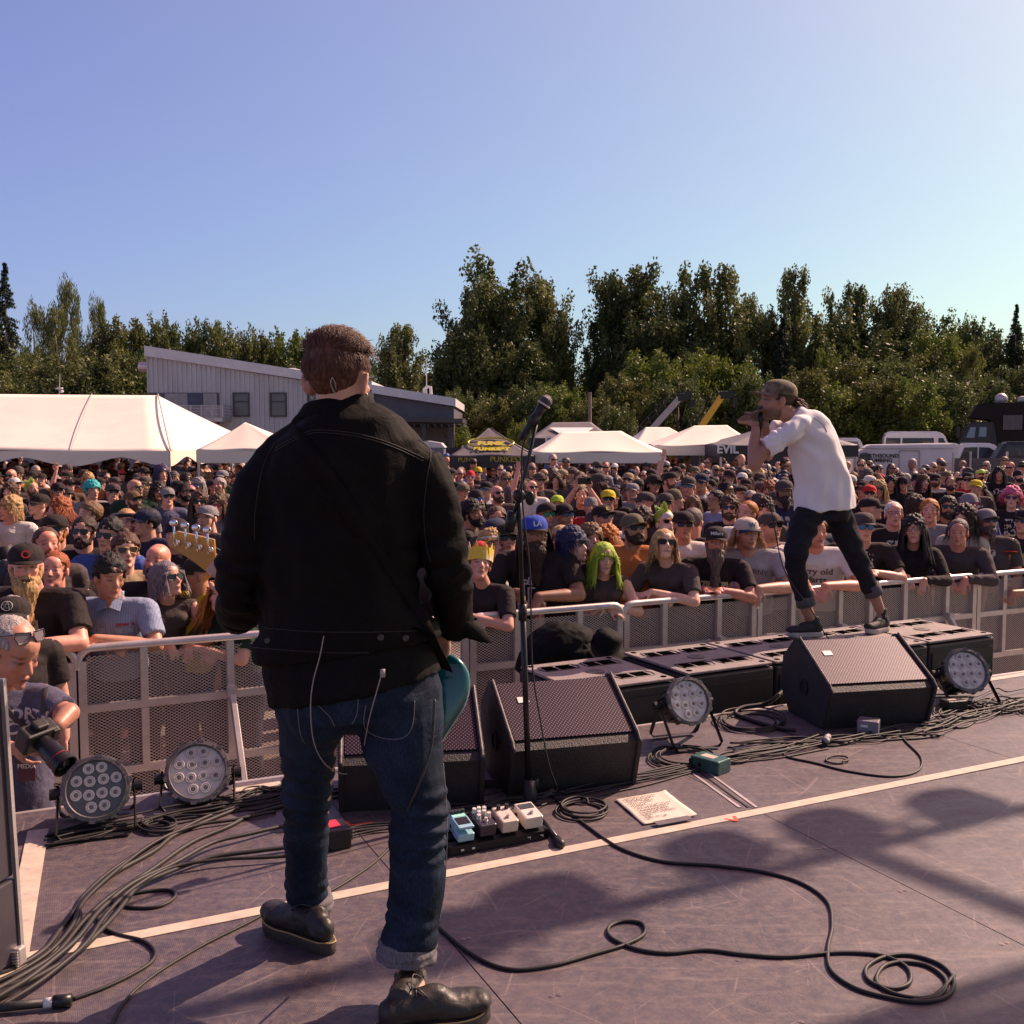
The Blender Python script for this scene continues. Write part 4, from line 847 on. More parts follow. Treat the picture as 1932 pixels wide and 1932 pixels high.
for (x0, x1) in ((442, 470), (512, 540), (582, 610), (650, 678)):
 w = empty('tmp'); bpy.data.objects.remove(w)
 (xa, za), (xb, zb) = W_(x0, 785), W_(x1, 742)
 mb = MB(); mb.box(((xa+xb)/2, -.05, (za+zb)/2), (xb-xa, .04, zb-za)); wo_ = mb.obj('window', GLS, bl)
 mb = MB(); t = .06; mb.box(((xa+xb)/2, -.09, za), (xb-xa+t, .08, t)); mb.box(((xa+xb)/2, -.09, zb), (xb-xa+t, .08, t)); mb.box(((xa+xb)/2, -.08, za+(zb-za)*.63), (xb-xa, .06, t*.9))
 mb.box((xa, -.09, (za+zb)/2), (t, .07, zb-za)); mb.box((xb, -.09, (za+zb)/2), (t, .07, zb-za)); mb.obj('window_frame', FRM, wo_)
# recessed balcony
(xa, za), (xb, zb) = W_(280, 800), W_(414, 741)
mb = MB(); mb.box(((xa+xb)/2, -.04, (za+zb)/2), (xb-xa, .07, zb-za)); mb.obj('recess', DK, bl)
for (x0, x1, nm, mm_) in ((314, 355, 'window', mat('pale_blind_glass', (.30, .27, .28), .3)), (386, 410, 'window', mat('pale_blind_glass')), (356, 384, 'door', mat('blue_steel_door', (.06, .07, .12), .5))):
 (p0, q0_), (p1, q1_) = W_(x0, 800), W_(x1, 742.5); mb = MB(); mb.box(((p0+p1)/2, -.10, (q0_+q1_)/2), (p1-p0, .05, q1_-q0_)); mb.obj(nm, mm_, bl)
mb = MB(); (p0, z0), (p1, z1) = W_(300, 789), W_(436, 767)
for k in range(9): mb.box(((p0+p1)/2, -1.3, z0+(z1-z0)*k/8), (p1-p0, .03, .03))
for k in range(8): mb.box((p0+(p1-p0)*k/7, -1.3, (z0+z1)/2), (.05, .05, z1-z0))
for k in range(5): mb.box((p1, -.65, z0+(z1-z0)*k/4), (.03, 1.3, .03))
mb.box(((p0+p1)/2, -.7, z0-.1), (p1-p0, 1.4, .15)); mb.obj('balcony', ALUD, bl)
mb = MB(); c = W_(266, 691); mb.cyl((c[0]+1.2, .5, c[1]), (c[0]-.25, .5, c[1]), .22, 16); mb.box((c[0]+.3, .6, c[1]-.55), (.25, .4, .9)); mb.obj('exhaust_duct', ALU, bl)
mb = MB(); c = W_(520, 694); mb.ell((c[0], 3, c[1]-.25), (.8, .8, .45)); mb.obj('roof_vent', CLADT, bl, True)
mb = MB(); c = W_(797, 742); mb.tube([(c[0], 1, c[1]-.4), (c[0], 1, c[1]+.25), (c[0]+.1, 1, c[1]+.32), (c[0]+.28, 1, c[1]+.32), (c[0]+.3, 1, c[1])], .07, 8); mb.obj('roof_pipe', CLADT, bl); mb = MB(); mb.tube([(c[0]+.1, 1, c[1]), (c[0]+.1, 1, c[1]+1.6)], .02, 6); mb.obj('roof_mast', CLADT, bl); mb = MB(); c2 = W_(576, 700); mb.tube([(c2[0], 1, c2[1]-.4), (c2[0], 1, c2[1]+1.1)], .02, 6); mb.obj('roof_mast', CLADT, bl)
# ---- antenna mast
p = at(112, 741, 34); ma = empty('antenna_mast', (p.x, 34, GZ), 0, 'thin antenna mast rising behind the big white tent', 'mast'); mb = MB(); mb.tube([(0, 0, 0), (0, 0, p.z-GZ), (.03, 0, at(114, 707, 34).z-GZ)], [.03, .02, .012], 6); mb.obj('pole', ALUD, ma)
mb = MB(); z = at(112, 733, 34).z-GZ; mb.box((.0, 0, z), (.22, .08, .06)); mb.ell((.08, 0, z-.1), (.06, .06, .05)); mb.obj('sensor_arm', CLADT, ma, True)
p = at(1113, 740, 44); mb = MB(); mb.tube([(0, 0, 0), (0, 0, p.z-GZ)], [.09, .07], 8); o = mb.obj('utility_pole', mat('weathered_wood', (.22, .17, .14), .9, var=.3), None, False, (p.x, 44, GZ)); tag(o, 'plain grey wooden pole standing in front of the middle bushes', 'pole')
# ---- dark screened fence behind the tents
SCRN = mat('dark_fence_screen', (.035, .028, .035), .8, var=.15, vs=2)
fn = empty('screened_fence', (0, 0, 0), 0, 'long dark fabric-screened fence behind the canopies', 'fence')
mb = MB(); n = 80
x0_, x1_ = at(-40, 850, 38).x, at(1480, 850, 38).x
vs = []
for i in range(n+1):
 x = x0_+(x1_-x0_)*i/n; y = 38+.05*math.sin(i*1.7); vs += [(x, y, GZ+.05), (x, y, GZ+2.05), (x, y+.02, GZ+.05), (x, y+.02, GZ+2.05)]
fs = []
for i in range(n): b = 4*i; fs += [(b, b+4, b+5, b+1), (b+2, b+3, b+7, b+6), (b+1, b+5, b+7, b+3)]
mb.add(vs, fs); mb.obj('screen', SCRN, fn)
for i in range(0, n+1, 4): x = x0_+(x1_-x0_)*i/n; mb = MB(); mb.cyl((x, 38.1, GZ), (x, 38.1, GZ+2.15), .03, 8); mb.obj('post', ALUD, fn)
fn2 = empty('screened_fence', (0, 0, 0), 0, 'mesh-screened chain fence in front of the parked cars at right', 'fence')
mb = MB(); xa, xb = at(1797, 870, 27).x, at(2050, 870, 27).x; zt = at(1860, 861, 27).z
mb.box(((xa+xb)/2, 27, (zt+GZ)/2), (xb-xa, .02, zt-GZ-.1)); mb.obj('screen', mat('grey_fence_screen', (.11, .095, .10), .8, var=.2, vs=30), fn2)
for x in (1797, 1829, 1898, 1960, 2040): mb = MB(); xx = at(x, 870, 27).x; mb.cyl((xx, 26.95, GZ), (xx, 26.95, zt+.12), .03, 8); mb.obj('post', ALUD, fn2)
# ================================================================ TENTS
TW_ = mat('white_tent_fabric', (.78, .70, .59), .55, var=.04, vs=1.2, bump=.25, bs=1.6)
TG = mat('grey_tent_fabric', (.13, .115, .12), .6, var=.1, vs=1.5, bump=.3, bs=2)
TK = mat('black_tent_fabric', (.03, .025, .03), .6, var=.1)
def tent(name, eaves, ridge, Y0, Y1, fab, val, label, cat='tent', vh=.28, scal=0, wd=None, leg=True, group=None):
 a, b = at(*eaves[0], Y0), at(*eaves[1], Y0); Ym = (Y0+Y1)/2; c, d_ = at(*ridge[0], Ym), at(*ridge[1], Ym)
 ze = (a.z+b.z)/2; r = empty(name, ((a.x+b.x)/2, Ym, GZ), 0, label, cat, group); O = Vector(((a.x+b.x)/2, Ym, GZ))
 n = 16; mb = MB()
 a2, b2 = Vector((a.x, Y1, ze)), Vector((b.x, Y1, ze)); a1, b1 = Vector((a.x, Y0, ze)), Vector((b.x, Y0, ze))
 def sheet(p, q, s, t):      # p-q lower edge, s-t upper edge, slightly sagging
  vs = []
  for j in range(n+1):
   for i in range(n+1):
    u, v = i/n, j/n; e = p.lerp(q, u).lerp(s.lerp(t, u), v); sag = (.10*(v*(1-v))*4*.5 + .03*math.sin(u*math.pi*3)*(1-v))*min(1, (s-p).length/3); e = e - Vector((0, 0, sag)); vs.append(e-O)
  mb.add(vs, [(j*(n+1)+i, j*(n+1)+i+1, (j+1)*(n+1)+i+1, (j+1)*(n+1)+i) for j in range(n) for i in range(n)])
 sheet(a1, b1, c, d_); sheet(b2, a2, d_, c); sheet(a2, a1, c, c); sheet(b1, b2, d_, d_)
 roof = mb.obj('roof', fab, r, True); md = roof.modifiers.new('t', 'SOLIDIFY'); md.thickness = .02
 mb = MB()
 for p, q in ((a1, b1), (b1, b2), (b2, a2), (a2, a1)):
  m_ = 40; vs = []
  for i in range(m_+1):
   u = i/m_; e = p.lerp(q, u)-O; dz = vh
   if scal: dz = vh*(.42+.58*abs(math.cos(u*scal*math.pi))**1.6)
   vs += [tuple(e-Vector((0, 0, .012))), tuple(e-Vector((0, 0, dz)))]
  mb.add(vs, [(2*i, 2*i+2, 2*i+3, 2*i+1) for i in range(m_)])
 v = mb.obj('valance', val, r); md = v.modifiers.new('t', 'SOLIDIFY'); md.thickness = .012
 if leg:
  xs = [a.x, b.x] if not wd else [a.x+(b.x-a.x)*k/wd for k in range(wd+1)]
  for x in xs:
   for y in (Y0+.04, Y1-.04):
    mb = MB(); mb.box((x-O.x+(.04 if x == xs[0] else -.04), y-O.y, (ze-GZ)/2-.05), (.05, .05, ze-GZ-.08)); mb.obj('leg', ALU, r)
 r['roof_dummy'] = 0; del r['roof_dummy']
 return r, (a1, b1, c, d_, O, ze)
big, bg_ = tent('marquee', ((-425, 851), (321, 849)), ((-200, 742), (298, 746)), 22, 31, TW_, TW_, 'huge white marquee with scalloped valance filling the left side', 'marquee', vh=.34, scal=4, wd=4)
mb = MB()
for (p, q) in ((bg_[1], bg_[3]), ): mb.tube([p-bg_[4]+Vector((0, 0, .03)), q-bg_[4]+Vector((0, 0, .03))], .018, 6)
for k in (3, ): u = k/4; mb.tube([bg_[0].lerp(bg_[1], u)-bg_[4]+Vector((0, -.01, .02)), bg_[2].lerp(bg_[3], u)-bg_[4]+Vector((0, 0, .03))], .010, 5)
mb.obj('roof_seam', mat('grey_seam', (.45, .40, .42), .6), big)
tent('canopy', ((370, 848), (560, 849)), ((462, 797), (464, 797)), 20, 22.4, TW_, TW_, 'small white peaked canopy between the marquee and the guitarist’s shoulder', 'canopy', vh=.26)
pk, pkI = tent('canopy', ((848, 858), (1010, 862)), ((921, 808), (925, 808)), 24, 26.6, TG, TK, 'dark grey peaked canopy with yellow lettering left of the mic stand', 'canopy', vh=.28)
ev, evI = tent('canopy', ((1000, 826), (1160, 826)), ((1042, 797), (1115, 796)), 34, 37.5, TG, TK, 'grey canopy with a white word on its dark valance, behind the middle white canopy', 'canopy', vh=.32)
tent('canopy', ((1006, 853), (1258, 853)), ((1058, 815), (1172, 813)), 25, 28.5, TW_, TW_, 'wide white canopy right of the mic stand, nearest of the middle group', 'canopy', vh=.27)
tent('canopy', ((1195, 838), (1330, 839)), ((1218, 806), (1262, 806)), 31, 34, TW_, TW_, 'white canopy behind, between the two wider white canopies', 'canopy', vh=.26)
tent('canopy', ((1236, 838), (1440, 843)), ((1310, 803), (1372, 802)), 28, 31, TW_, TW_, 'white canopy left of the singer’s hands', 'canopy', vh=.27)
e2, e2I = tent('canopy', ((1358, 841), (1620, 838)), ((1440, 806), (1530, 806)), 26, 29, TG, TK, 'dark grey canopy with a white word, behind the singer', 'canopy', vh=.30)
WL = mat('white_lettering', (.75, .72, .70), .5, var=0); YL = mat('yellow_lettering', (.50, .42, .03), .5, var=0)
def front_text(tent_, I, x, y, Y, s, txt, m_, **k):
 p = at(x, y, Y)-I[4]; text(txt, s, frame(p, x=(1, 0, 0), y=(0, 0, 1)), m_, tent_, **k)
front_text(ev, evI, 1047, 832, 33.96, .36, 'EVIL', WL, bold=.012); front_text(e2, e2I, 1373, 848, 25.96, .30, 'EVIL', WL, bold=.010)
front_text(pk, pkI, 955, 867, 23.95, .18, 'PUNKEST', YL); front_text(pk, pkI, 880, 868, 23.95, .15, 'PUNK', YL)
# lettering on the slope of the peaked canopy
a1, b1, c_, d_, O, ze = pkI
up = ((c_+d_)/2-(a1+b1)/2).normalized(); nrm = Vector((1, 0, 0)).cross(up);
for (txt, f, s) in (('PUNKEST', .20, .20), ('PUNK', .40, .24)):
 ctr = ((a1+b1)/2).lerp((c_+d_)/2, f)-O + nrm*.03; text(txt, s, frame(ctr, x=(1, 0, 0), y=up), YL, pk, bold=.02)
mb = MB(); ctr = ((a1+b1)/2).lerp((c_+d_)/2, .44)-O + nrm*.02; M = frame(ctr, x=(1, 0, 0), y=up); mb.tube([M @ Vector((.55*math.cos(t*.35), .26*math.sin(t*.35), 0)) for t in range(19)], .022, 5); mb.obj('painted_emblem', YL, pk)
# white banner patch on grey canopy
a1, b1, c_, d_, O, ze = evI
up = (c_-a1.lerp(b1, .3)).normalized()
ctr = ((a1+b1)/2).lerp((c_+d_)/2, .40)-O; upc = ((c_+d_)/2-(a1+b1)/2).normalized(); nr = Vector((1, 0, 0)).cross(upc); mb = MB(); M = frame(ctr+nr*.03, x=(1, 0, 0), y=upc)
mb.add([M @ Vector(v) for v in ((-.75, .35, 0), (.75, .35, 0), (.45, -.3, 0), (-.45, -.3, 0), (-.75, .35, -.01), (.75, .35, -.01), (.45, -.3, -.01), (-.45, -.3, -.01))], [(0, 3, 2, 1), (4, 5, 6, 7), (0, 1, 5, 4), (2, 3, 7, 6)]); mb.obj('painted_emblem', WL, ev)
# ---- portable toilets behind the marquee
PT = mat('grey_blue_plastic', (.13, .13, .17), .5, var=.08); PTR = mat('pale_plastic_roof', (.55, .52, .55), .4, var=.05)
def toilet(x, Y=33.5, lab=None):
 p = at(x, 870, Y); r = empty('portable_toilet', (p.x, Y, GZ), 0, lab, 'portable toilet', 'portable toilets in a row behind the marquee')
 mb = MB(); mb.box((0, .55, 1.05), (1.08, 1.1, 2.1)); mb.obj('cabin', PT, r); mb = MB(); mb.box((0, -.02, 1.0), (.72, .04, 1.85)); mb.obj('door', mat('toilet_door', (.16, .16, .20), .5), r)
 mb = MB(); mb.prism([(-.58, 2.1), (.58, 2.1), (.45, 2.25), (0, 2.32), (-.45, 2.25)], 0, 1.12); mb.obj('roof', PTR, r)
 mb = MB(); mb.cyl((.3, -.05, 1.0), (.3, -.06, 1.0), .04, 8); mb.obj('latch', WHT, r)
for k in range(13):
 x = -10 + k*68;
 toilet(x, 33.5, 'grey-blue portable toilet, number %d of the row counted from the left, behind the crowd' % (k+1) if 0 else ['grey-blue portable toilet cropped at the left edge behind the marquee poles', 'grey-blue portable toilet with the round wheelchair mark', 'portable toilet left of the marquee’s first pole', 'portable toilet behind the marquee’s first pole', 'portable toilet between the marquee’s poles, left one', 'portable toilet between the marquee’s poles, right one', 'portable toilet behind the marquee’s corner pole', 'portable toilet behind the small white canopy', 'portable toilet hidden mostly by the guitarist’s left arm', 'portable toilet hidden behind the guitarist’s back', 'portable toilet hidden behind the guitarist’s spine', 'pale-roofed portable toilet just right of the guitarist’s shoulder', 'pale-roofed portable toilet left of the dark peaked canopy'][k])
# ---- boom lifts
def boom(x0, y0, x1, y1, Y, colr, label, lat):
 p, q = at(x0, y0, Y), at(x1, y1, Y); r = empty('boom_lift', (p.x-1.0, Y, GZ), 0, label, 'boom lift', 'boom lifts behind the canopies'); O = r.location
 mm_ = mat('boom_paint_%s' % lat, colr, .45, var=.12)
 d_ = (q-p).normalized(); M = frame(p-O, x=d_, z=(0, -1, 0)); L0 = (q-p).length
 mb = MB(); mb.box((L0/2-1, 0, 0), (L0+2, .24, .20), M, .01); mb.box((L0*.75, 0, .0), (L0*.6, .18, .15), M); mb.obj('boom', mm_, r)
 mb = MB(); n = int((L0+1.5)/.45)
 mb.tube([M @ Vector((-1, .3, 0)), M @ Vector((L0, .3, 0))], .03, 6); mb.tube([M @ Vector((-1, .46, 0)), M @ Vector((L0-.2, .46, 0))], .02, 6)
 for k in range(n): mb.tube([M @ Vector((-1+k*.45, .16, 0)), M @ Vector((-.85+k*.45, .46, 0))], .02, 4)
 mb.obj('cable_track', BLKM, r)
 mb = MB(); e = q-O; mb.box((e.x+.15, 0, e.z+.05), (.45, .35, .3), None, .03); mb.cyl((e.x+.3, -.2, e.z+.1), (e.x+.3, .2, e.z+.1), .17, 12); mb.box((e.x+.5, 0, e.z-.2), (.2, .5, .3)); mb.obj('boom_head', BLKM, r)
 mb = MB(); mb.box((-.5, 0, .9), (2.2, 1.6, .8), None, .1); mb.box((-1.2, 0, 1.5), (1.0, 1.0, .7), None, .05); mb.obj('turret', mm_, r)
 for sx_ in (-1.2, .6):
  for sy in (-.8, .8): mb = MB(); mb.cyl((sx_, sy-.12, .42), (sx_, sy+.12, .42), .42, 18); mb.obj('wheel', RUB, r)
boom(1222, 818, 1282, 752, 42, (.42, .38, .36), 'boom lift with pale grey arm rising behind the white canopies', 'grey')
boom(1318, 812, 1362, 748, 42, (.72, .40, .03), 'boom lift with yellow-orange arm left of the singer’s hands', 'yellow')
# ================================================================ VEHICLES
CARW = mat('white_car_paint', (.72, .69, .68), .25, var=.03, coat=.5); CARD = mat('dark_car_paint', (.015, .018, .03), .35, var=.03); CGL = mat('car_glass', (.025, .03, .04), .06, var=0, spec=.8)
TRL = mat('white_trailer_panel', (.70, .66, .64), .45, var=.04); TKP = mat('black_truck_panel', (.010, .008, .009), .7, var=.1, spec=.2)
def extr(poly, y0, y1, name, m_, par, bev=.0):
 mb = MB(); mb.prism(poly, y0, y1); o = mb.obj(name, m_, par)
 if bev: bm = bmesh.new(); bm.from_mesh(o.data); bmesh.ops.bevel(bm, geom=bm.edges[:], offset=bev, segments=3, affect='EDGES'); bm.to_mesh(o.data); bm.free(); smooth(o.data); autosmooth(o, 30)
 return o
def car(x0, x1, Y, ytop, body, glass, paint, label, name, cat, wid=1.8, mirror=False):
 a, b = at(x0, 860, Y), at(x1, 860, Y); Lc = b.x-a.x; H_ = at(x0, ytop, Y).z-GZ; r = empty(name, (a.x, Y, GZ), -math.atan(((x0+x1)/2-CX)/F)*.8, label, cat)
 hh = max(p[1] for p in body)
 f = lambda P: [((1-p[0] if mirror else p[0])*Lc, p[1]/hh*H_) for p in P]
 extr(f(body), 0, wid, 'body', paint, r, .06)
 for gpoly in glass: extr(f(gpoly), -.015, wid+.015, 'side_window', CGL, r)
 for k in (.17, .81):
  xx = (1-k if mirror else k)*Lc
  for yy in (-.03, wid-.17): mb = MB(); mb.cyl((xx, yy, .33), (xx, yy+.2, .33), .33, 20); w = mb.obj('wheel', RUB, r); mb = MB(); mb.cyl((xx, yy-.01, .33), (xx, yy+.21, .33), .19, 14); mb.obj('rim', ALU, w)
 mb = MB(); mb.box(((.97 if not mirror else .03)*Lc, wid*.5, .40/1*H_/1.0), (.03, wid*.8, .12)); mb.obj('headlight', mat('headlight_glass', (.6, .6, .62), .1), r)
 return r
VB = [(0, .35), (0, 1.2), (.03, 1.9), (.08, 2.0), (.72, 2.0), (.80, 1.9), (.90, 1.35), (.99, 1.15), (1, .4), (.97, .3), (.02, .3)]
car(1664, 1800, 42, 814, VB, [[(.03, 1.3), (.05, 1.8), (.235, 1.8), (.235, 1.3)], [(.26, 1.3), (.26, 1.8), (.66, 1.8), (.68, 1.3)], [(.72, 1.3), (.72, 1.8), (.78, 1.8), (.87, 1.38)]], CARW, 'white passenger van behind the white trailer, long dark side windows', 'passenger_van', 'van', 1.9)
SB = [(0, .4), (.01, .95), (.06, 1.08), (.16, 1.50), (.26, 1.62), (.66, 1.62), (.80, 1.12), (.97, 1.0), (1, .8), (1, .4), (.96, .28), (.03, .28)]
SG = [[(.13, 1.08), (.20, 1.42), (.30, 1.52), (.44, 1.53), (.44, 1.08)], [(.46, 1.08), (.46, 1.53), (.64, 1.52), (.74, 1.10)]]
car(1770, 1895, 33, 836, SB, SG, CARW, 'white car with rounded roof beside the trailer, left of the dark one', 'parked_car', 'car', 1.8, True)
car(1828, 2010, 30, 833, SB, SG, CARD, 'dark blue car with roof rails at the right edge', 'parked_car', 'car', 1.85, True)
c3 = car(1530, 1660, 40, 826, SB, SG, CARW, 'white vehicle roof seen just left of the trailer behind the singer', 'parked_car', 'car', 1.8)
# trailer
a, b = at(1612, 870, 28), at(1794, 870, 28); zt = at(1700, 836, 28).z-GZ; tl_ = empty('enclosed_trailer', (a.x, 28, GZ), R(-17), 'white enclosed trailer with black lettering parked right of the singer', 'trailer'); Lt = b.x-a.x
extr([(0, .45), (Lt, .45), (Lt, zt-.05), (Lt-.05, zt), (.35, zt-.05), (.08, zt-.25), (0, zt-.5)], 0, 2.0, 'body', TRL, tl_, .03)
mb = MB(); mb.box((Lt/2, -.012, zt-.14), (Lt-.25, .02, .03)); mb.box((.80*Lt-.7, -.02, zt*.5), (.02, .03, zt*.6)); mb.obj('trim', ALUD, tl_)
xa, xb = at(1691, 870, 28).x-a.x, at(1726, 870, 28).x-a.x; mb = MB()
z0, z1 = at(1700, 905, 28).z-GZ, at(1700, 850, 28).z-GZ
for q in ((xa, (z0+z1)/2, .03, z1-z0), (xb, (z0+z1)/2, .03, z1-z0), ((xa+xb)/2, z1, xb-xa, .03)): mb.box((q[0], -.012, q[1]), (q[2], .02, q[3]))
mb.obj('door_frame', mat('tan_trim', (.45, .36, .30), .5), tl_)
for (s, y_, sz) in (('NORTHSOUND', 860, .14), ('PLUMBING', 868.5, .14)): p = at(1657, y_, 27.97); text(s, sz, frame((p.x-a.x, -.02, p.z-GZ), x=(1, 0, 0), y=(0, 0, 1)), mat('black_lettering', (.02, .02, .02), .5), tl_, bold=.004)
mb = MB(); p = at(1631, 865, 28); mb.lathe([(.17, 0), (.17, .01), (.14, .012), (.14, .002)], 20, frame((p.x-a.x, -.005, p.z-GZ), x=(1, 0, 0), z=(0, -1, 0))); mb.obj('round_emblem', mat('grey_green_print', (.15, .2, .18), .5), tl_)
for k in (.55, .68): mb = MB(); mb.cyl((Lt*k, -.05, .33), (Lt*k, .15, .33), .33, 18); mb.obj('wheel', RUB, tl_)
mb = MB(); mb.box((Lt*.93, -.02, .9), (.05, .03, .08)); mb.obj('marker_light', mat('red_lens', (.5, .03, .02), .3), tl_)
# black truck
Yt = 46; a, b = at(1806, 840, Yt), at(2060, 840, Yt); tk = empty('box_truck', (a.x, Yt, GZ), R(-21), 'black box truck with overcab nose at the right edge above the cars', 'truck'); Lk = b.x-a.x
def TP(x, y): p = at(x, y, Yt); return (p.x-a.x, p.z-GZ)
extr([TP(1880, 875), TP(2060, 875), TP(2060, 758), TP(1842, 762), TP(1828, 788), TP(1862, 792), TP(1870, 800)], 0, 2.4, 'box_body', TKP, tk, .04)
extr([TP(1812, 875), TP(1880, 875), TP(1874, 796), TP(1832, 796), TP(1818, 812), TP(1808, 836)], .1, 2.3, 'cab', mat('navy_cab_paint', (.010, .011, .018), .5), tk, .04)
extr([TP(1821, 826), TP(1836, 826), TP(1838, 806), TP(1829, 806)], .06, 2.33, 'side_window', mat('painted_sky_glass', (.16, .22, .30), .1, .2, var=0), tk); extr([TP(1843, 824), TP(1856, 824), TP(1857, 806), TP(1845, 806)], .06, 2.33, 'side_window', mat('painted_sky_glass'), tk)  # reflected sky put into the blue base colour of the cab windows
mb = MB(); p0, p1 = TP(1885, 811), TP(1916, 784); mb.box(((p0[0]+p1[0])/2, -.02, (p0[1]+p1[1])/2), (p1[0]-p0[0], .03, p1[1]-p0[1])); wv = mb.obj('window', mat('grey_truck_window', (.06, .05, .06), .3), tk)
mb = MB();
for k in (0, .5, 1): mb.box((p0[0]+(p1[0]-p0[0])*k, -.04, (p0[1]+p1[1])/2), (.04, .03, p1[1]-p0[1]))
mb.obj('window_frame', mat('bronze_trim', (.10, .085, .08), .4), wv)
mb = MB(); mb.box((TP(1960, 757)[0], 1.2, TP(1, 757)[1]+.08), (2.2, .9, .28), None, .08); mb.obj('roof_vent', ALUD, tk)
mb = MB(); mb.ell((TP(1885, 757)[0], 1.2, TP(1, 757)[1]+.1), (.28, .28, .28)); mb.obj('roof_dome', ALUD, tk, True)
mb = MB(); mb.box((TP(1807, 820)[0], -.1, TP(1, 815)[1]), (.15, .2, .5)); mb.obj('mirror', BLK, tk)
for x in (1835, 1960):
 for yy in (-.02, 2.1): mb = MB(); c = TP(x, 870); mb.cyl((c[0], yy, .5), (c[0], yy+.25, .5), .5, 20); mb.obj('wheel', RUB, tk)
# ================================================================ PEOPLE: materials
def skin_mat():
 m = bpy.data.materials.new('skin'); m.use_nodes = True; N = m.node_tree.nodes; L = m.node_tree.links; b = N['Principled BSDF']
 b.inputs['Roughness'].default_value = .48; b.inputs['Subsurface Weight'].default_value = .06; b.inputs['Subsurface Radius'].default_value = (.02, .008, .005)
 oi = N.new('ShaderNodeObjectInfo'); a = N.new('ShaderNodeVertexColor'); a.layer_name = 'feat'; s = N.new('ShaderNodeSeparateColor'); L.new(a.outputs[0], s.inputs[0])
 n = N.new('ShaderNodeTexNoise'); n.inputs['Scale'].default_value = 22; n.inputs['Detail'].default_value = 5; t = N.new('ShaderNodeTexCoord'); L.new(t.outputs['Object'], n.inputs[0])
 mr_ = N.new('ShaderNodeMapRange'); mr_.inputs[3].default_value = .78; mr_.inputs[4].default_value = 1.2; L.new(n.outputs[0], mr_.inputs[0])
 v = N.new('ShaderNodeVectorMath'); v.operation = 'SCALE'; L.new(oi.outputs['Color'], v.inputs[0]); L.new(mr_.outputs[0], v.inputs['Scale']); cur = v.outputs[0]
 for ch, c, f in (('Red', (.30, .075, .065, 1), .75), ('Green', (.022, .014, .012, 1), .9), ('Blue', (.10, .06, .045, 1), .0)):
  mx = N.new('ShaderNodeMixRGB'); mm = N.new('ShaderNodeMath'); mm.operation = 'MULTIPLY'; mm.inputs[1].default_value = f
  L.new(s.outputs[ch], mm.inputs[0]); L.new(mm.outputs[0], mx.inputs[0]); L.new(cur, mx.inputs[1]); mx.inputs[2].default_value = c; cur = mx.outputs[0]
 L.new(cur, b.inputs['Base Color']); bp = N.new('ShaderNodeBump'); bp.inputs['Strength'].default_value = .15; bp.inputs['Distance'].default_value = .004; L.new(n.outputs[0], bp.inputs['Height']); L.new(bp.outputs[0], b.inputs['Normal'])
 return m
SKIN = skin_mat()
def hair_mat():
 m = bpy.data.materials.new('hair'); m.use_nodes = True; N = m.node_tree.nodes; L = m.node_tree.links; b = N['Principled BSDF']; b.inputs['Roughness'].default_value = .6; b.inputs['Specular IOR Level'].default_value = .3
 oi = N.new('ShaderNodeObjectInfo'); t = N.new('ShaderNodeTexCoord'); mp = N.new('ShaderNodeMapping'); mp.inputs['Scale'].default_value = (130, 130, 16); L.new(t.outputs['Object'], mp.inputs[0])
 n = N.new('ShaderNodeTexNoise'); n.inputs['Scale'].default_value = 1; n.inputs['Detail'].default_value = 4; L.new(mp.outputs[0], n.inputs[0])
 mr_ = N.new('ShaderNodeMapRange'); mr_.inputs[1].default_value = .3; mr_.inputs[2].default_value = .7; mr_.inputs[3].default_value = .45; mr_.inputs[4].default_value = 1.5; L.new(n.outputs[0], mr_.inputs[0])
 v = N.new('ShaderNodeVectorMath'); v.operation = 'SCALE'; L.new(oi.outputs['Color'], v.inputs[0]); L.new(mr_.outputs[0], v.inputs['Scale']); L.new(v.outputs[0], b.inputs['Base Color'])
 bp = N.new('ShaderNodeBump'); bp.inputs['Strength'].default_value = .7; bp.inputs['Distance'].default_value = .01; L.new(n.outputs[0], bp.inputs['Height']); L.new(bp.outputs[0], b.inputs['Normal'])
 return m
HAIR = hair_mat()
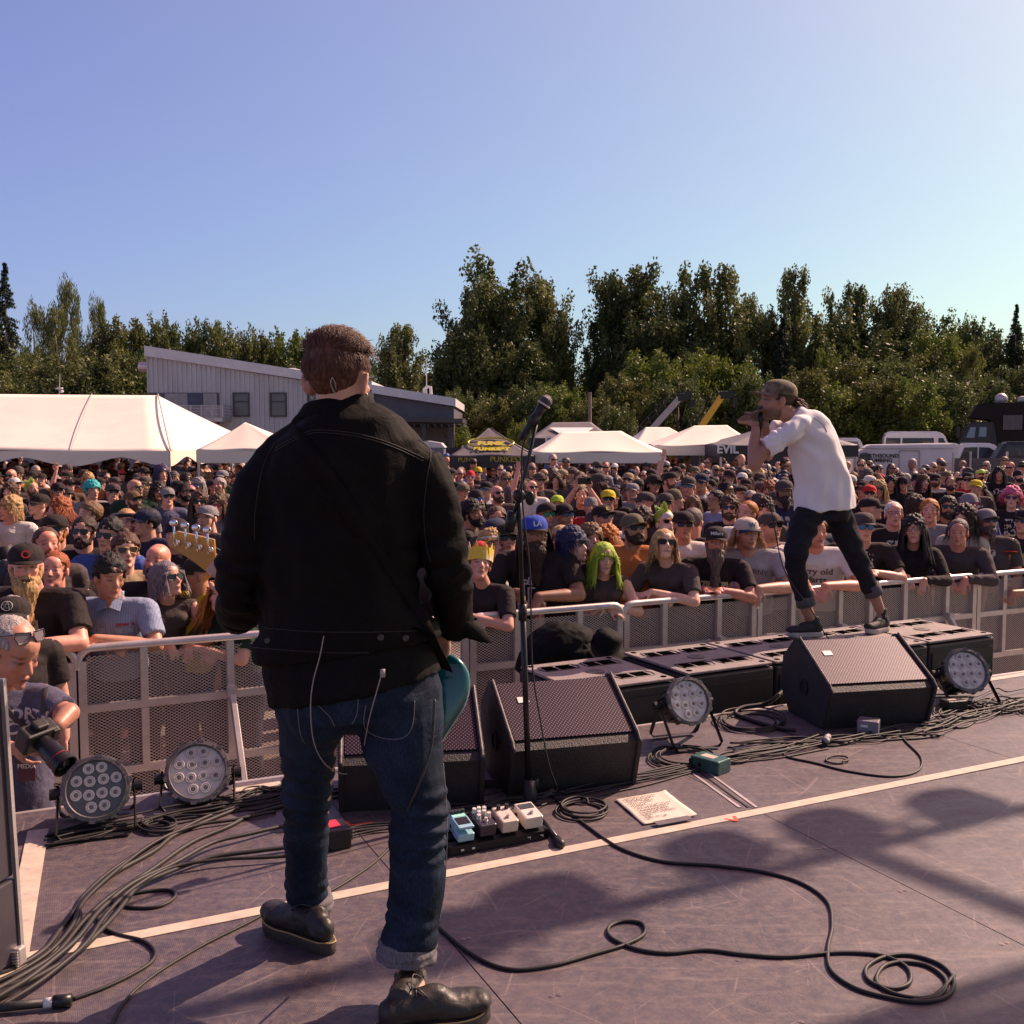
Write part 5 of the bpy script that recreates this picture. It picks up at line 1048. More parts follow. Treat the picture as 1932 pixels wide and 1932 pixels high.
def cloth_mat(name, prints=False, stripes=False):
 m = bpy.data.materials.new(name); m.use_nodes = True; N = m.node_tree.nodes; L = m.node_tree.links; b = N['Principled BSDF']; b.inputs['Roughness'].default_value = .85; b.inputs['Specular IOR Level'].default_value = .25
 oi = N.new('ShaderNodeObjectInfo'); t = N.new('ShaderNodeTexCoord'); n = N.new('ShaderNodeTexNoise'); n.inputs['Scale'].default_value = 9; n.inputs['Detail'].default_value = 5; n.inputs['Distortion'].default_value = .6; L.new(t.outputs['Object'], n.inputs[0])
 mr_ = N.new('ShaderNodeMapRange'); mr_.inputs[3].default_value = .75; mr_.inputs[4].default_value = 1.25; L.new(n.outputs[0], mr_.inputs[0])
 v = N.new('ShaderNodeVectorMath'); v.operation = 'SCALE'; L.new(oi.outputs['Color'], v.inputs[0]); L.new(mr_.outputs[0], v.inputs['Scale']); cur = v.outputs[0]
 def M2(op, a, c=None):
  x = N.new('ShaderNodeMath'); x.operation = op
  for i, q in enumerate((a, c)):
   if q is None: continue
   if isinstance(q, (int, float)): x.inputs[i].default_value = q
   else: L.new(q, x.inputs[i])
  return x.outputs[0]
 if prints or stripes:
  s = N.new('ShaderNodeSeparateXYZ'); L.new(t.outputs['Object'], s.inputs[0])
 if prints:      # screen print on the chest, its size and motif different on every shirt
  inx = M2('LESS_THAN', M2('ABSOLUTE', s.outputs['X']), M2('ADD', .07, M2('MULTIPLY', oi.outputs['Random'], .05)))
  inz = M2('MULTIPLY', M2('GREATER_THAN', s.outputs['Z'], M2('SUBTRACT', 1.30, M2('MULTIPLY', M2('FRACT', M2('MULTIPLY', oi.outputs['Random'], 7.0)), .22))), M2('LESS_THAN', s.outputs['Z'], 1.36))
  fr = M2('LESS_THAN', s.outputs['Y'], -.03)
  mp = N.new('ShaderNodeMapping'); mp.inputs['Scale'].default_value = (34, 1, 24); L.new(t.outputs['Object'], mp.inputs[0]); cb = N.new('ShaderNodeCombineXYZ'); L.new(M2('MULTIPLY', oi.outputs['Random'], 90.0), cb.inputs[1]); L.new(cb.outputs[0], mp.inputs['Location'])
  n2 = N.new('ShaderNodeTexNoise'); n2.inputs['Scale'].default_value = 1; n2.inputs['Detail'].default_value = 1; L.new(mp.outputs[0], n2.inputs[0]); on = M2('GREATER_THAN', n2.outputs[0], .53)
  fac = M2('MULTIPLY', M2('MULTIPLY', inx, inz), M2('MULTIPLY', fr, on))
  fac = M2('MULTIPLY', fac, M2('GREATER_THAN', M2('FRACT', M2('MULTIPLY', oi.outputs['Random'], 13.0)), .35))
  mx = N.new('ShaderNodeMixRGB'); L.new(fac, mx.inputs[0]); L.new(cur, mx.inputs[1]); mx.inputs[2].default_value = (.55, .50, .45, 1)
  cur = mx.outputs[0]
 if stripes:
  w = M2('SINE', M2('MULTIPLY', s.outputs['X'], 420.0)); mx = N.new('ShaderNodeMixRGB'); L.new(M2('MULTIPLY', M2('GREATER_THAN', w, .55), .35), mx.inputs[0]); L.new(cur, mx.inputs[1]); mx.inputs[2].default_value = (.10, .12, .22, 1); cur = mx.outputs[0]
 L.new(cur, b.inputs['Base Color'])
 bp = N.new('ShaderNodeBump'); bp.inputs['Strength'].default_value = .8; bp.inputs['Distance'].default_value = .025; L.new(n.outputs[0], bp.inputs['Height'])
 n3 = N.new('ShaderNodeTexNoise'); n3.inputs['Scale'].default_value = 400; L.new(t.outputs['Object'], n3.inputs[0]); bp2 = N.new('ShaderNodeBump'); bp2.inputs['Strength'].default_value = .2; bp2.inputs['Distance'].default_value = .001; L.new(n3.outputs[0], bp2.inputs['Height']); L.new(bp.outputs[0], bp2.inputs['Normal'])
 L.new(bp2.outputs[0], b.inputs['Normal']); return m
CLOTH = cloth_mat('shirt_fabric'); PRINT = cloth_mat('printed_shirt_fabric', True); STRIPE = cloth_mat('pinstripe_shirt_fabric', False, True)
DENIM = cloth_mat('trouser_fabric')
CAPM = cloth_mat('cap_fabric'); GLASM = mat('sunglass_lens', objcol=True, rough=.22, var=0, spec=.4); PLAS = mat('coloured_plastic', objcol=True, rough=.3, var=.02)
# ================================================================ PEOPLE: anatomy
def head_shapes(mb, M, female=False, big=1.0):
 e = lambda c, r, n=14, m=10: mb.ell(c, r, None, n, m, M)
 fw = .93 if female else 1.0
 e((0, .018, .040), (.076, .096, .086)); e((0, -.026, -.015), (.061*fw, .064, .088)); e((0, -.03, -.072), (.050*fw, .052, .042)); e((0, -.072, -.098), (.022, .020, .017))
 e((0, -.036, .052), (.060, .058, .052))
 mb.capsule((0, -.086, .012), .0085, (0, -.106, -.024), .0125, 10, M); e((0, -.094, -.031), (.0185, .013, .009))
 e((0, -.076, .027), (.046, .016, .010))
 for s in (-1, 1): e((s*.037, -.066, -.018), (.021, .017, .017)); e((s*.079*fw, .012, -.004), (.009, .021, .034)); e((s*.0315, -.074, .006), (.014, .012, .010))
 e((0, -.0865, -.0575), (.024, .0105, .0065)); e((0, -.0845, -.068), (.020, .0115, .0075))
def paint_head(me, Minv, stubble=0, female=False, shades=False):
 n = len(me.vertices); co = np.empty(n*3, np.float32); me.vertices.foreach_get('co', co); co = co.reshape(-1, 3)
 A = np.array(Minv); h = co @ A[:3, :3].T + A[:3, 3]
 x, y, z = np.abs(h[:, 0]), h[:, 1], h[:, 2]; front = y < -.045
 lip = np.clip(1.3-np.sqrt((x/.025)**2+((z+.0625)/.0115)**2), 0, 1)*front
 eye = np.clip(1.5-np.sqrt(((x-.0315)/.0165)**2+((z-.007)/.0062)**2)*1.1, 0, 1)*front
 brow = np.clip(1.4-np.sqrt(((x-.033)/.022)**2+((z-.029-(x-.033)*-.15)/.0055)**2), 0, 1)*front*.8
 mouth = np.clip(1.3-np.sqrt((x/.022)**2+((z+.0625)/.0035)**2), 0, 1)*front*.8
 nost = np.clip(1.2-np.sqrt(((x-.009)/.006)**2+((z+.037)/.004)**2), 0, 1)*front*.7
 g_ = np.maximum.reduce([eye, brow, mouth, nost])
 st = np.clip((-.032-z)/.03, 0, 1)*(y < .02)*(z > -.13)*(1-lip)*stubble
 g_ = np.maximum(g_, st)
 cheek = np.clip(1-np.sqrt(((x-.042)/.03)**2+((z+.02)/.03)**2), 0, 1)*front*.25
 nose = np.clip(1-np.sqrt((x/.02)**2+((z+.02)/.02)**2), 0, 1)*(y < -.09)*.25
 inh = (np.abs(h[:, 0]) < .12) & (np.abs(z) < .16)
 a = me.color_attributes.new('feat', 'FLOAT_COLOR', 'POINT'); C = np.zeros((n, 4), np.float32); C[:, 3] = 1
 C[:, 0] = (np.maximum.reduce([lip, cheek, nose]))*inh; C[:, 1] = g_*inh; a.data.foreach_set('color', C.ravel())
def hand_shapes(mb, w, fwd, up, s=1.0, curl=.5, side=1, n=8):
 M = frame(w, y=fwd, z=up); S = M @ Matrix.Scale(s, 4)
 mb.ell((0, .045, -.004), (.038, .052, .016), None, 12, 8, S)
 for i, (x, L0, a) in enumerate(((-.030, .066, -.10), (-.011, .074, -.03), (.010, .070, .04), (.029, .056, .12))):
  x = x*side; a = a*side; p = Vector((x, .082, 0)); t = Vector((math.sin(a), math.cos(a), 0)); r = .0092
  for k in range(3):
   c = curl*(k+.35)*.75; d = Vector((t.x*math.cos(c), t.y*math.cos(c), -math.sin(c))); q = p + d*(L0*(.45, .32, .25)[k]); mb.capsule(p, r, q, r*.9, n, S); p = q; r *= .92
 p = Vector((-.030*side, .022, -.006));
 for k, (dx, dy, dz, r) in enumerate(((-.72, .68, -.25, .012), (-.35, .88, -.35, .0105), (.0, .95, -.4, .0095))):
  q = p + Vector((dx*side, dy, dz)).normalized()*(.034, .030, .024)[k]; mb.capsule(p, r, q, r*.9, n, S); p = q
def V3(*a): return Vector(a)
def rig_pose(pose, sex='m', build=1.0, g=None):
 sh = (.195 if sex == 'm' else .17)*(.5+.5*build); J = dict(pel=V3(0, .02, .96), chest=V3(0, 0, 1.27), neck=V3(0, .012, 1.475), head=V3(0, -.02, 1.605))
 for s, k in ((-1, 'R'), (1, 'L')):
  J['sh'+k] = V3(s*sh, .01, 1.41); J['hip'+k] = V3(s*.095, .02, .93); J['kn'+k] = V3(s*.11, -.01, .50); J['an'+k] = V3(s*.12, .03, .09)
  J['el'+k] = V3(s*(sh+.06), .03, 1.13); J['wr'+k] = V3(s*(sh+.05), -.06, .89); J['hf'+k] = V3(0, -.15, -1); J['hu'+k] = V3(s, 0, 0)
 if pose == 'folded':
  J['elR'] = V3(-sh-.07, -.05, 1.14); J['elL'] = V3(sh+.07, -.05, 1.14); J['wrR'] = V3(.05, -.22, 1.17); J['wrL'] = V3(-.06, -.19, 1.12)
  J['hfR'] = V3(1, .1, .1); J['hfL'] = V3(-1, .1, 0); J['huR'] = J['huL'] = V3(0, -1, .2)
 elif pose in ('lean', 'leanb', 'leanc'):
  for k, s in (('R', -1), ('L', 1)):
   J['chest'] = V3(0, -.05, 1.25); J['neck'] = V3(0, -.10, 1.44); J['head'] = V3(0, -.16, 1.56); J['sh'+k] = V3(s*sh, -.09, 1.37)
   J['el'+k] = V3(s*(sh+.10), -.24, 1.15)
  if pose == 'lean': # forearms crossed on the rail
   J['wrR'] = V3(.03, -.34, 1.19); J['wrL'] = V3(-.02, -.38, 1.23); J['hfR'] = V3(1, -.25, -.35); J['hfL'] = V3(-1, -.5, -.4); J['huR'] = J['huL'] = V3(0, -.5, .8)
  elif pose == 'leanb': # hands hang over the rail
   J['wrR'] = V3(-.06, -.44, 1.19); J['wrL'] = V3(.07, -.46, 1.17); J['hfR'] = V3(.3, -.5, -.8); J['hfL'] = V3(-.2, -.4, -.9); J['huR'] = J['huL'] = V3(0, -.8, .5)
  else:
   J['wrR'] = V3(-.04, -.36, 1.21); J['wrL'] = V3(.04, -.37, 1.21); J['hfR'] = V3(.8, -.7, .1); J['hfL'] = V3(-.8, -.7, .1); J['huR'] = V3(-.4, -.2, 1); J['huL'] = V3(.4, -.2, 1)
 elif pose == 'phone':
  J['elR'] = V3(-sh-.03, -.22, 1.50); J['elL'] = V3(sh+.03, -.22, 1.50); J['wrR'] = V3(-.09, -.34, 1.73); J['wrL'] = V3(.09, -.34, 1.73); J['hfR'] = V3(.25, -.1, 1); J['hfL'] = V3(-.25, -.1, 1); J['huR'] = V3(-.5, 1, 0); J['huL'] = V3(.5, 1, 0)
 elif pose == 'armup':
  J['elR'] = V3(-sh-.10, -.05, 1.62); J['wrR'] = V3(-sh-.02, -.06, 1.88); J['hfR'] = V3(.1, 0, 1); J['huR'] = V3(0, 1, 0)
 return J
def body_meshes(pose, sex='m', build=1.0, yaw=0, pitch=8, tilt=0, sleeve='short', vox=.0085, stub=0, tag_=''):
 J = rig_pose(pose, sex, build); f = sex == 'f'
 Mh = Matrix.Translation(J['head']) @ Euler((R(-pitch), R(tilt), R(yaw)), 'ZYX' if 0 else 'XYZ').to_matrix().to_4x4()
 Mh = Matrix.Translation(J['head']) @ Matrix.Rotation(R(yaw), 4, 'Z') @ Matrix.Rotation(R(-pitch), 4, 'X') @ Matrix.Rotation(R(tilt), 4, 'Y') @ Matrix.Diagonal((1.05, 1.03, 1.02, 1))
 B = MB(); head_shapes(B, Mh, f)
 nk = .052 if f else .066; B.capsule(Mh @ V3(0, .022, -.05), nk, J['neck']+V3(0, .0, -.03), nk*1.1, 14)
 B.capsule(J['shL']+V3(-.03, .01, -.02), .045, J['shR']+V3(.03, .01, -.02), .045, 14)
 B.capsule(J['neck']+V3(0, .02, -.17), .075, J['pel'], .10, 14)
 ar = .88 if f else 1.0; ar *= (.6+.4*build)
 for k, s in (('L', 1), ('R', -1)):
  B.capsule(J['sh'+k], .056*ar, J['el'+k], .043*ar, 12); B.capsule(J['el'+k], .044*ar, J['el'+k].lerp(J['wr'+k], .35), .043*ar, 12); B.capsule(J['el'+k].lerp(J['wr'+k], .35), .043*ar, J['wr'+k], .027*ar, 12)
  hand_shapes(B, J['wr'+k], J['hf'+k], J['hu'+k], .97 if not f else .88, .45 if pose != 'folded' else .25, s)
  B.capsule(J['hip'+k], .08, J['kn'+k], .055, 12); B.capsule(J['kn'+k], .052, J['an'+k], .036, 12); B.capsule(J['an'+k]+V3(0, .03, -.03), .035, J['an'+k]+V3(0, -.13, -.05), .032, 10)
 body = remesh(B, vox, 2, 'person'+tag_); body.materials.append(SKIN); paint_head(body, Mh.inverted(), stub, f)
 # shirt
 S = MB(); c = J['chest']; p = J['pel']; nb = J['neck']; bw = build
 def ring(P, rx, ry): S.tube(P, rx, 22, None, True, ry, up=(1, 0, 0))
 ax = (nb-p); lo = p + V3(0, 0, -.04)
 pts = [lo, p.lerp(c, .4), c, c.lerp(nb, .45), c.lerp(nb, .72), c.lerp(nb, .88)]
 if f: rx = [.165*bw, .140*bw, .150*bw, .155*bw, .125, .075]; ry = [.125*bw, .112*bw, .115*bw, .105*bw, .080, .062]
 else: rx = [.170*bw, .165*bw, .178*bw, .178*bw, .135, .082]; ry = [.128*bw, .125*bw, .122*bw, .112*bw, .088, .068]
 ring(pts, rx, ry)
 if f:
  for s in (-1, 1): S.ell(c + V3(s*.075, -.085*bw, .03), (.068, .055, .062))
 elif build > 1.15: S.ell(p.lerp(c, .35)+V3(0, -.06, 0), (.16*bw, .10*bw, .17))
 S.capsule(J['shL']+V3(-.03, 0, .0), .068*ar, J['shR']+V3(.03, 0, .0), .068*ar, 14)
 S.capsule(J['shL']+V3(-.02, .01, -.03), .080*ar, J['shR']+V3(.02, .01, -.03), .080*ar, 14)
 for s, k in ((1, 'L'), (-1, 'R')):
  S.capsule(J['sh'+k], .066*ar, J['neck']+V3(s*.03, .02, -.035), .035, 12)
  a, e, w = J['sh'+k], J['el'+k], J['wr'+k]
  if sleeve in ('short', 'long'):
   m1 = .74 if sleeve == 'short' else 1.0
   d = (e-a).normalized(); S.tube([a-d*.03, a, a.lerp(e, .35), a.lerp(e, m1)], [.05, .074*ar, .070*ar, (.071 if sleeve == 'short' else .056)*ar], 14)
   if sleeve == 'long':
    S.ell(e, (.056*ar,)*3); S.tube([e, e.lerp(w, .3), e.lerp(w, .6), e.lerp(w, .93)], [.055*ar, .054*ar, .045*ar, .038*ar], 14)
 def folds(co, no):
  q = noise.noise(Vector((co.x*6, co.y*6, co.z*9)))*.010 + noise.noise(Vector((co.x*16+5, co.y*16, co.z*8)))*.005
  return q - (.002)
 shirt = remesh(S, vox*1.15, 3, 'shirt'+tag_, folds)
 # trousers
 T = MB(); T.tube([p+V3(0, 0, .06), p, p+V3(0, .0, -.07)], [.162*bw, .172*bw, .165*bw], 20, None, True, [.118*bw, .125*bw, .118*bw], up=(1, 0, 0))
 for k in 'LR':
  T.capsule(J['hip'+k]+V3(0, 0, -.02), .095*bw, J['kn'+k], .068, 14); T.tube([J['kn'+k]+V3(0, 0, .05), J['kn'+k], J['an'+k].lerp(J['kn'+k], .05)], [.068, .067, .058], 14)
  T.capsule(J['an'+k]+V3(0, .04, -.045), .042, J['an'+k]+V3(0, -.14, -.05), .038, 10)
 tr = remesh(T, vox*1.5, 2, 'trousers'+tag_, folds); tr.materials.append(DENIM)
 return dict(body=body, shirt=shirt, trousers=tr, Mh=Mh, J=J, sex=sex)
# ---- things worn on the head, built in head space
def hair_short(th=.010, rough=.006, top=.0, front=.055, seed=0, back=-.05):
 mb = MB(); mb.ell((0, .020, .044), (.081+th, .101+th, .089+th+top), None, 24, 18)
 bm = bmesh.new(); me = mb.mesh('hair'); bm.from_mesh(me); bpy.data.meshes.remove(me)
 bmesh.ops.subdivide_edges(bm, edges=bm.edges[:], cuts=1, use_grid_fill=True)
 def keep(v):
  x, y, z = v.co; line = front - max(0, -y-.02)*.0
  if y < -.03: return z > front + .0 - abs(x)*.15
  if y < .03: return z > .0 + (.0 if abs(x) > .06 else .03)
  return z > back
 bm.verts.ensure_lookup_table()
 for v in bm.verts:
  nz = noise.noise(Vector((v.co.x*45+seed, v.co.y*30, v.co.z*45))); v.co += v.co.normalized()*(nz*rough + noise.noise(v.co*120)*rough*.6)
 dele = [f for f in bm.faces if not all(keep(v) for v in f.verts)]
 bmesh.ops.delete(bm, geom=dele, context='FACES');
 r = bmesh.ops.solidify(bm, geom=bm.faces[:], thickness=.012)
 me = bpy.data.meshes.new('hair'); bm.to_mesh(me); bm.free(); smooth(me); me.materials.append(HAIR); return me
def strands(seed, n, length, curl=0.0, spread=.03, w=.0022, fringe=False, droopf=1.0, hi=1.45):
 g = random.Random(seed); vs, fs = [], []
 for i in range(n):
  a = g.uniform(0, 2*math.pi); el = g.uniform(.02, hi)
  d = Vector((math.cos(a)*math.cos(el), math.sin(a)*math.cos(el), math.sin(el)))
  front = d.y < -.35
  if d.y < -.12 and not fringe and el < .85: continue
  if fringe and d.y < -.12 and el < .55 and abs(d.x) > .25 and abs(d.x) < .75: continue
  p = Vector((0, .018, .040)) + Vector((d.x*.079, d.y*.099, d.z*.089))
  P = [p.copy()]; L0 = length*g.uniform(.75, 1.1);
  if fringe and front: L0 = min(L0, .085)
  out = Vector((d.x, d.y, 0)); out = out.normalized() if out.length > .1 else Vector((g.uniform(-1, 1), g.uniform(-1, 1), 0)).normalized()
  side = out.copy()
  if front and not fringe: side = Vector((math.copysign(1, d.x+g.uniform(-.2, .2)), .25, 0)).normalized()
  v = (side*.9 + Vector((0, 0, .35 if d.z > .3 else 0))).normalized(); K = 7; ph = g.uniform(0, 6)
  for k in range(K):
   t = (k+1)/K; v = (v*.55 + Vector((0, 0, -.85*droopf))).normalized() if k < 4 else (v*.6+Vector((out.x*.05, out.y*.05, -1))).normalized()
   q = P[-1] + v*(L0/K)
   # stay outside the skull
   e = q - Vector((0, .018, .02)); r_ = Vector((e.x/.088, e.y/.108, e.z/.115 if e.z > 0 else 0)).length
   if r_ < 1 and r_ > .01: q = Vector((0, .018, .02)) + Vector((e.x/r_, e.y/r_, e.z))
   q += Vector((math.sin(ph+t*9), math.cos(ph*1.3+t*8), math.sin(ph+t*7)*.4))*curl*t
   q += out*spread*t*t*.35
   if q.y < -.02 and q.z < (.045 if not (fringe and front) else -.0) and abs(q.x) < .072: q.x = math.copysign(.074, q.x)
   if q.y < -.085 and q.z < .03: q.y = -.085
   P.append(q)
  ww = w*g.uniform(.7, 1.3)*1.8; b = len(vs); s1 = Vector((-out.y, out.x, 0))
  for k, q in enumerate(P):
   wk = ww*(1-.7*k/K); vs += [tuple(q+s1*wk), tuple(q+out*wk*.6), tuple(q-s1*wk)]
  for k in range(K):
   c = b+3*k; fs += [(c, c+3, c+4, c+1), (c+1, c+4, c+5, c+2)]
 me = bpy.data.meshes.new('hair'); me.from_pydata(vs, [], fs); smooth(me); me.materials.append(HAIR); return me
def join_mesh(a, b):
 bm = bmesh.new(); bm.from_mesh(a); bm.from_mesh(b); me = bpy.data.meshes.new(a.name); bm.to_mesh(me); bm.free(); me.materials.append(HAIR); smooth(me); return me
HB = hair_short()
def cap_mesh(flat=False, trucker=False):
 mb = MB(); n = 22; m = 9; vs = [];
 for i in range(m+1):
  t = (math.pi/2)*i/m
  for k in range(n):
   p = 2*math.pi*k/n; q = 1.0; z = .046+.086*math.cos(t)**.85; zz = .030
   vs.append((.091*math.sin(t)**.8*math.cos(p), .016+.112*math.sin(t)**.8*math.sin(p), z if i < m else zz+.008))
 fs = [(i*n+k, (i+1)*n+k, (i+1)*n+(k+1) % n, i*n+(k+1) % n) for i in range(m) for k in range(n)]
 mb.add(vs, fs); mb.ell((0, .016, .133), (.007, .007, .004), None, 8, 4)
 o = mb.mesh('cap', CAPM, True)
 mb = MB(); vs = []; N_ = 12
 for i in range(N_+1):
  a = math.pi*(1.16+.68*i/N_); x, y = math.cos(a), math.sin(a)
  ix, iy = x*.088, .016+y*.108; ox = x*.098; oy = .016 + y*.112 - .078*math.sin(math.pi*i/N_)**.6
  cz = .040; dz = 0 if flat else -.016*(1-2*abs(i/N_-.5))*0; ed = -.020*(abs(2*i/N_-1)**2) if not flat else -.003
  vs += [(ix, iy, cz), (ox, oy, cz+ed-.008), (ox, oy, cz+ed-.011), (ix, iy, cz-.004)]
 fs = []
 for i in range(N_):
  b = 4*i; fs += [(b, b+4, b+5, b+1), (b+1, b+5, b+6, b+2), (b+2, b+6, b+7, b+3)]
 mb.add(vs, fs); return o, mb.mesh('brim', CAPM, True)
CAP, BRIM = cap_mesh(); CAPF, BRIMF = cap_mesh(True)
def lathe_mesh(prof, name, m_, sy=1.18, c=(0, .016, 0)):
 mb = MB(); mb.lathe(prof, 26, Matrix.Translation(c) @ Matrix.Diagonal((1, sy, 1, 1))); return mb.mesh(name, m_, True)
BUCKET = lathe_mesh([(.03, .138), (.078, .135), (.09, .11), (.095, .055), (.14, .022), (.142, .018), (.095, .045)], 'bucket_hat', CAPM)
WIDE = lathe_mesh([(.03, .150), (.07, .148), (.088, .12), (.093, .055), (.20, .040), (.202, .034), (.093, .045)], 'wide_hat', CAPM, 1.08)
BEANIE = lathe_mesh([(.008, .148), (.045, .142), (.075, .118), (.089, .075), (.093, .028), (.094, .02), (.088, .018)], 'beanie', CAPM, 1.2)
BAND = lathe_mesh([(.088, .082), (.0935, .080), (.0935, .050), (.09, .048), (.086, .05)], 'headband', CAPM, 1.19)
def shades_mesh():
 mb = MB();
 for s in (-1, 1):
  pts = [];
  for (x, z) in ((.006, .016), (.056, .020), (.060, .002), (.048, -.018), (.020, -.018), (.008, -.002)): pts.append((s*x, z))
  if s > 0: pts = pts[::-1]
  mb.add([(p[0], -.098+abs(p[0])*.28, p[1]+.008) for p in pts]+[(p[0], -.094+abs(p[0])*.28, p[1]+.008) for p in pts], [(0, 1, 2, 3, 4, 5), (11, 10, 9, 8, 7, 6)]+[(k, (k+1) % 6, 6+(k+1) % 6, 6+k) for k in range(6)])
 lens = mb.mesh('lenses', GLASM)
 mb = MB()
 for s in (-1, 1):
  P = [(s*.005, .017), (s*.057, .021), (s*.062, .002), (s*.049, -.020), (s*.019, -.020), (s*.006, -.002), (s*.005, .017)]
  mb.tube([(p[0], -.099+abs(p[0])*.28, p[1]+.008) for p in P], .0024, 5)
  mb.tube([(s*.060, -.081, .025), (s*.079, -.03, .020), (s*.083, .015, .012)], .0025, 5)
 mb.tube([(-.008, -.101, .018), (0, -.103, .020), (.008, -.101, .018)], .002, 5)
 return lens, mb.mesh('sunglasses', PLAS, True)
LENSM, FRAMEM = shades_mesh()
def beard_mesh(L0=.02, seed=1, w=1.0):
 mb = MB(); mb.ell((0, -.038, -.075), (.062*w, .062, .045)); mb.ell((0, -.068, -.098), (.040*w, .034, .032)); mb.ell((0, -.088, -.048), (.032, .012, .008))
 for s in (-1, 1): mb.capsule((s*.068, -.005, -.01), .014, (s*.055, -.03, -.075), .02, 10); mb.capsule((s*.012, -.094, -.047), .007, (s*.034, -.084, -.066), .009, 8)
 if L0 > .03: mb.capsule((0, -.075, -.10), .045*w, (0, -.072, -.12-L0), .018, 12);
 if L0 > .1: mb.capsule((.02, -.07, -.12), .045, (-.02, -.06, -.10-L0), .02, 12); mb.capsule((-.03, -.06, -.10), .04, (.03, -.055, -.08-L0), .015, 12)
 me = remesh(mb, .006, 1, 'beard', lambda c, n: noise.noise(Vector((c.x*70+seed, c.y*70, c.z*18)))*.006+noise.noise(Vector((c.x*150, c.y*150, c.z*60)))*.003); me.materials.append(HAIR)
 # leave the mouth free
 bm = bmesh.new(); bm.from_mesh(me); dele = [f for f in bm.faces if abs(f.calc_center_median().x) < .021 and -.073 < f.calc_center_median().z < -.057 and f.calc_center_median().y < -.08]; bmesh.ops.delete(bm, geom=dele, context='FACES'); bm.to_mesh(me); bm.free(); return me
BEARD = beard_mesh(); BEARDM = beard_mesh(.06, 2); BEARDL = beard_mesh(.22, 3, 1.1)
H_ = {'short': HB, 'crop': hair_short(.003, .003, 0, .062, 3), 'quiff': hair_short(.012, .014, .018, .052, 5), 'messy': hair_short(.018, .020, .012, .045, 9, -.07), 'back': hair_short(.012, .008, .0, .05, 4, -.075)}
H_['long'] = join_mesh(H_['messy'], strands(2, 520, .40, .004)); H_['longw'] = join_mesh(H_['messy'], strands(7, 480, .34, .012, .05)); H_['bob'] = join_mesh(H_['short'], strands(4, 620, .24, .002, .03, fringe=False))
H_['fringe'] = join_mesh(H_['short'], strands(5, 800, .34, .004, .04, fringe=True)); H_['curly'] = join_mesh(H_['messy'], strands(6, 700, .10, .020, .05)); H_['bigcurl'] = join_mesh(H_['messy'], strands(8, 900, .20, .022, .09))
H_['longh'] = join_mesh(H_['crop'], strands(21, 420, .36, .004, .02, hi=.3)); H_['curlh'] = join_mesh(H_['crop'], strands(22, 620, .20, .018, .07, hi=.35))
H_['pony'] = join_mesh(H_['back'], strands(11, 60, .2, .004)); H_['shag'] = join_mesh(H_['messy'], strands(12, 560, .17, .006, .03, fringe=True))
for m_ in ('bun',):
 mb = MB(); mb.ell((0, .06, .145), (.035, .035, .03)); H_[m_] = join_mesh(H_['back'], mb.mesh('bun', HAIR, True))
mb = MB()
for k in range(9): mb.capsule((0, -.06+.022*k, .11), .012, (0, -.07+.027*k, .17+.02*math.sin(k)), .006, 6)
H_['spike'] = join_mesh(H_['crop'], mb.mesh('x', HAIR, True))
# ---- templates
TPL = {}
def tpl(name, *a, **k): TPL[name] = body_meshes(*a, **k)
tpl('m0', 'stand', 'm', 1.0, 0, 10); tpl('m1', 'stand', 'm', 1.1, -28, 8, 3); tpl('m2', 'stand', 'm', 1.2, 25, 14, -3, stub=.5); tpl('m3', 'folded', 'm', 1.1, 12, 6, stub=.3)
tpl('mt', 'stand', 'm', 1.0, 8, 12, 0, 'none'); tpl('ml', 'stand', 'm', 1.05, 18, 10, 2, 'long')
tpl('f0', 'stand', 'f', .95, -8, 10); tpl('f1', 'stand', 'f', 1.05, 22, 14, 4, 'none'); tpl('f2', 'folded', 'f', 1.0, -15, 10, -4)
tpl('ph', 'phone', 'm', 1.0, 0, 14); tpl('up', 'armup', 'm', 1.0, 15, 12)
tpl('la', 'lean', 'm', 1.05, 42, -6, 4); tpl('lb', 'leanb', 'm', 1.25, 22, 2, 0, stub=.3); tpl('lc', 'leanc', 'm', 1.1, 5, 4); tpl('ll', 'leanb', 'm', 1.12, -5, 0, 0, 'long')
tpl('fa', 'lean', 'f', 1.0, 12, 4, 3, 'none'); tpl('fb', 'lean', 'f', 1.15, 38, 22, 6); tpl('fl', 'leanb', 'f', 1.1, -10, 14, -5, 'long'); tpl('fc', 'leanb', 'f', 1.0, 30, 18, 0, 'none')
SK = dict(pale=(.74, .41, .30), fair=(.66, .33, .23), pink=(.74, .33, .24), tan=(.52, .25, .155), brown=(.31, .145, .09), ruddy=(.62, .25, .17))
HC = dict(black=(.014, .011, .012), brown=(.075, .036, .020), dkbrown=(.034, .019, .014), blond=(.42, .26, .11), ltbrown=(.16, .09, .045), red=(.28, .07, .02), grey=(.30, .27, .26), white=(.6, .55, .5), green=(.30, .42, .03), teal=(.03, .38, .38), purple=(.05, .035, .09), pink=(.60, .12, .22), bluehair=(.02, .025, .075), greybrown=(.12, .09, .08), silver=(.16, .13, .15), orange=(.38, .13, .02))
CC = dict(black=(.024, .017, .018), charcoal=(.070, .052, .052), white=(.62, .58, .54), grey=(.22, .20, .21), navy=(.025, .03, .06), blue=(.05, .09, .30), royal=(.03, .07, .38), red=(.50, .03, .03), orange=(.50, .17, .05), tan=(.30, .22, .13), yellow=(.60, .45, .03), green=(.05, .10, .05), dkgreen=(.015, .035, .022), ltblue=(.24, .28, .40), pink=(.5, .2, .25), camo=(.12, .10, .06), brown=(.12, .07, .04), lime=(.4, .55, .05), beige=(.5, .43, .35))
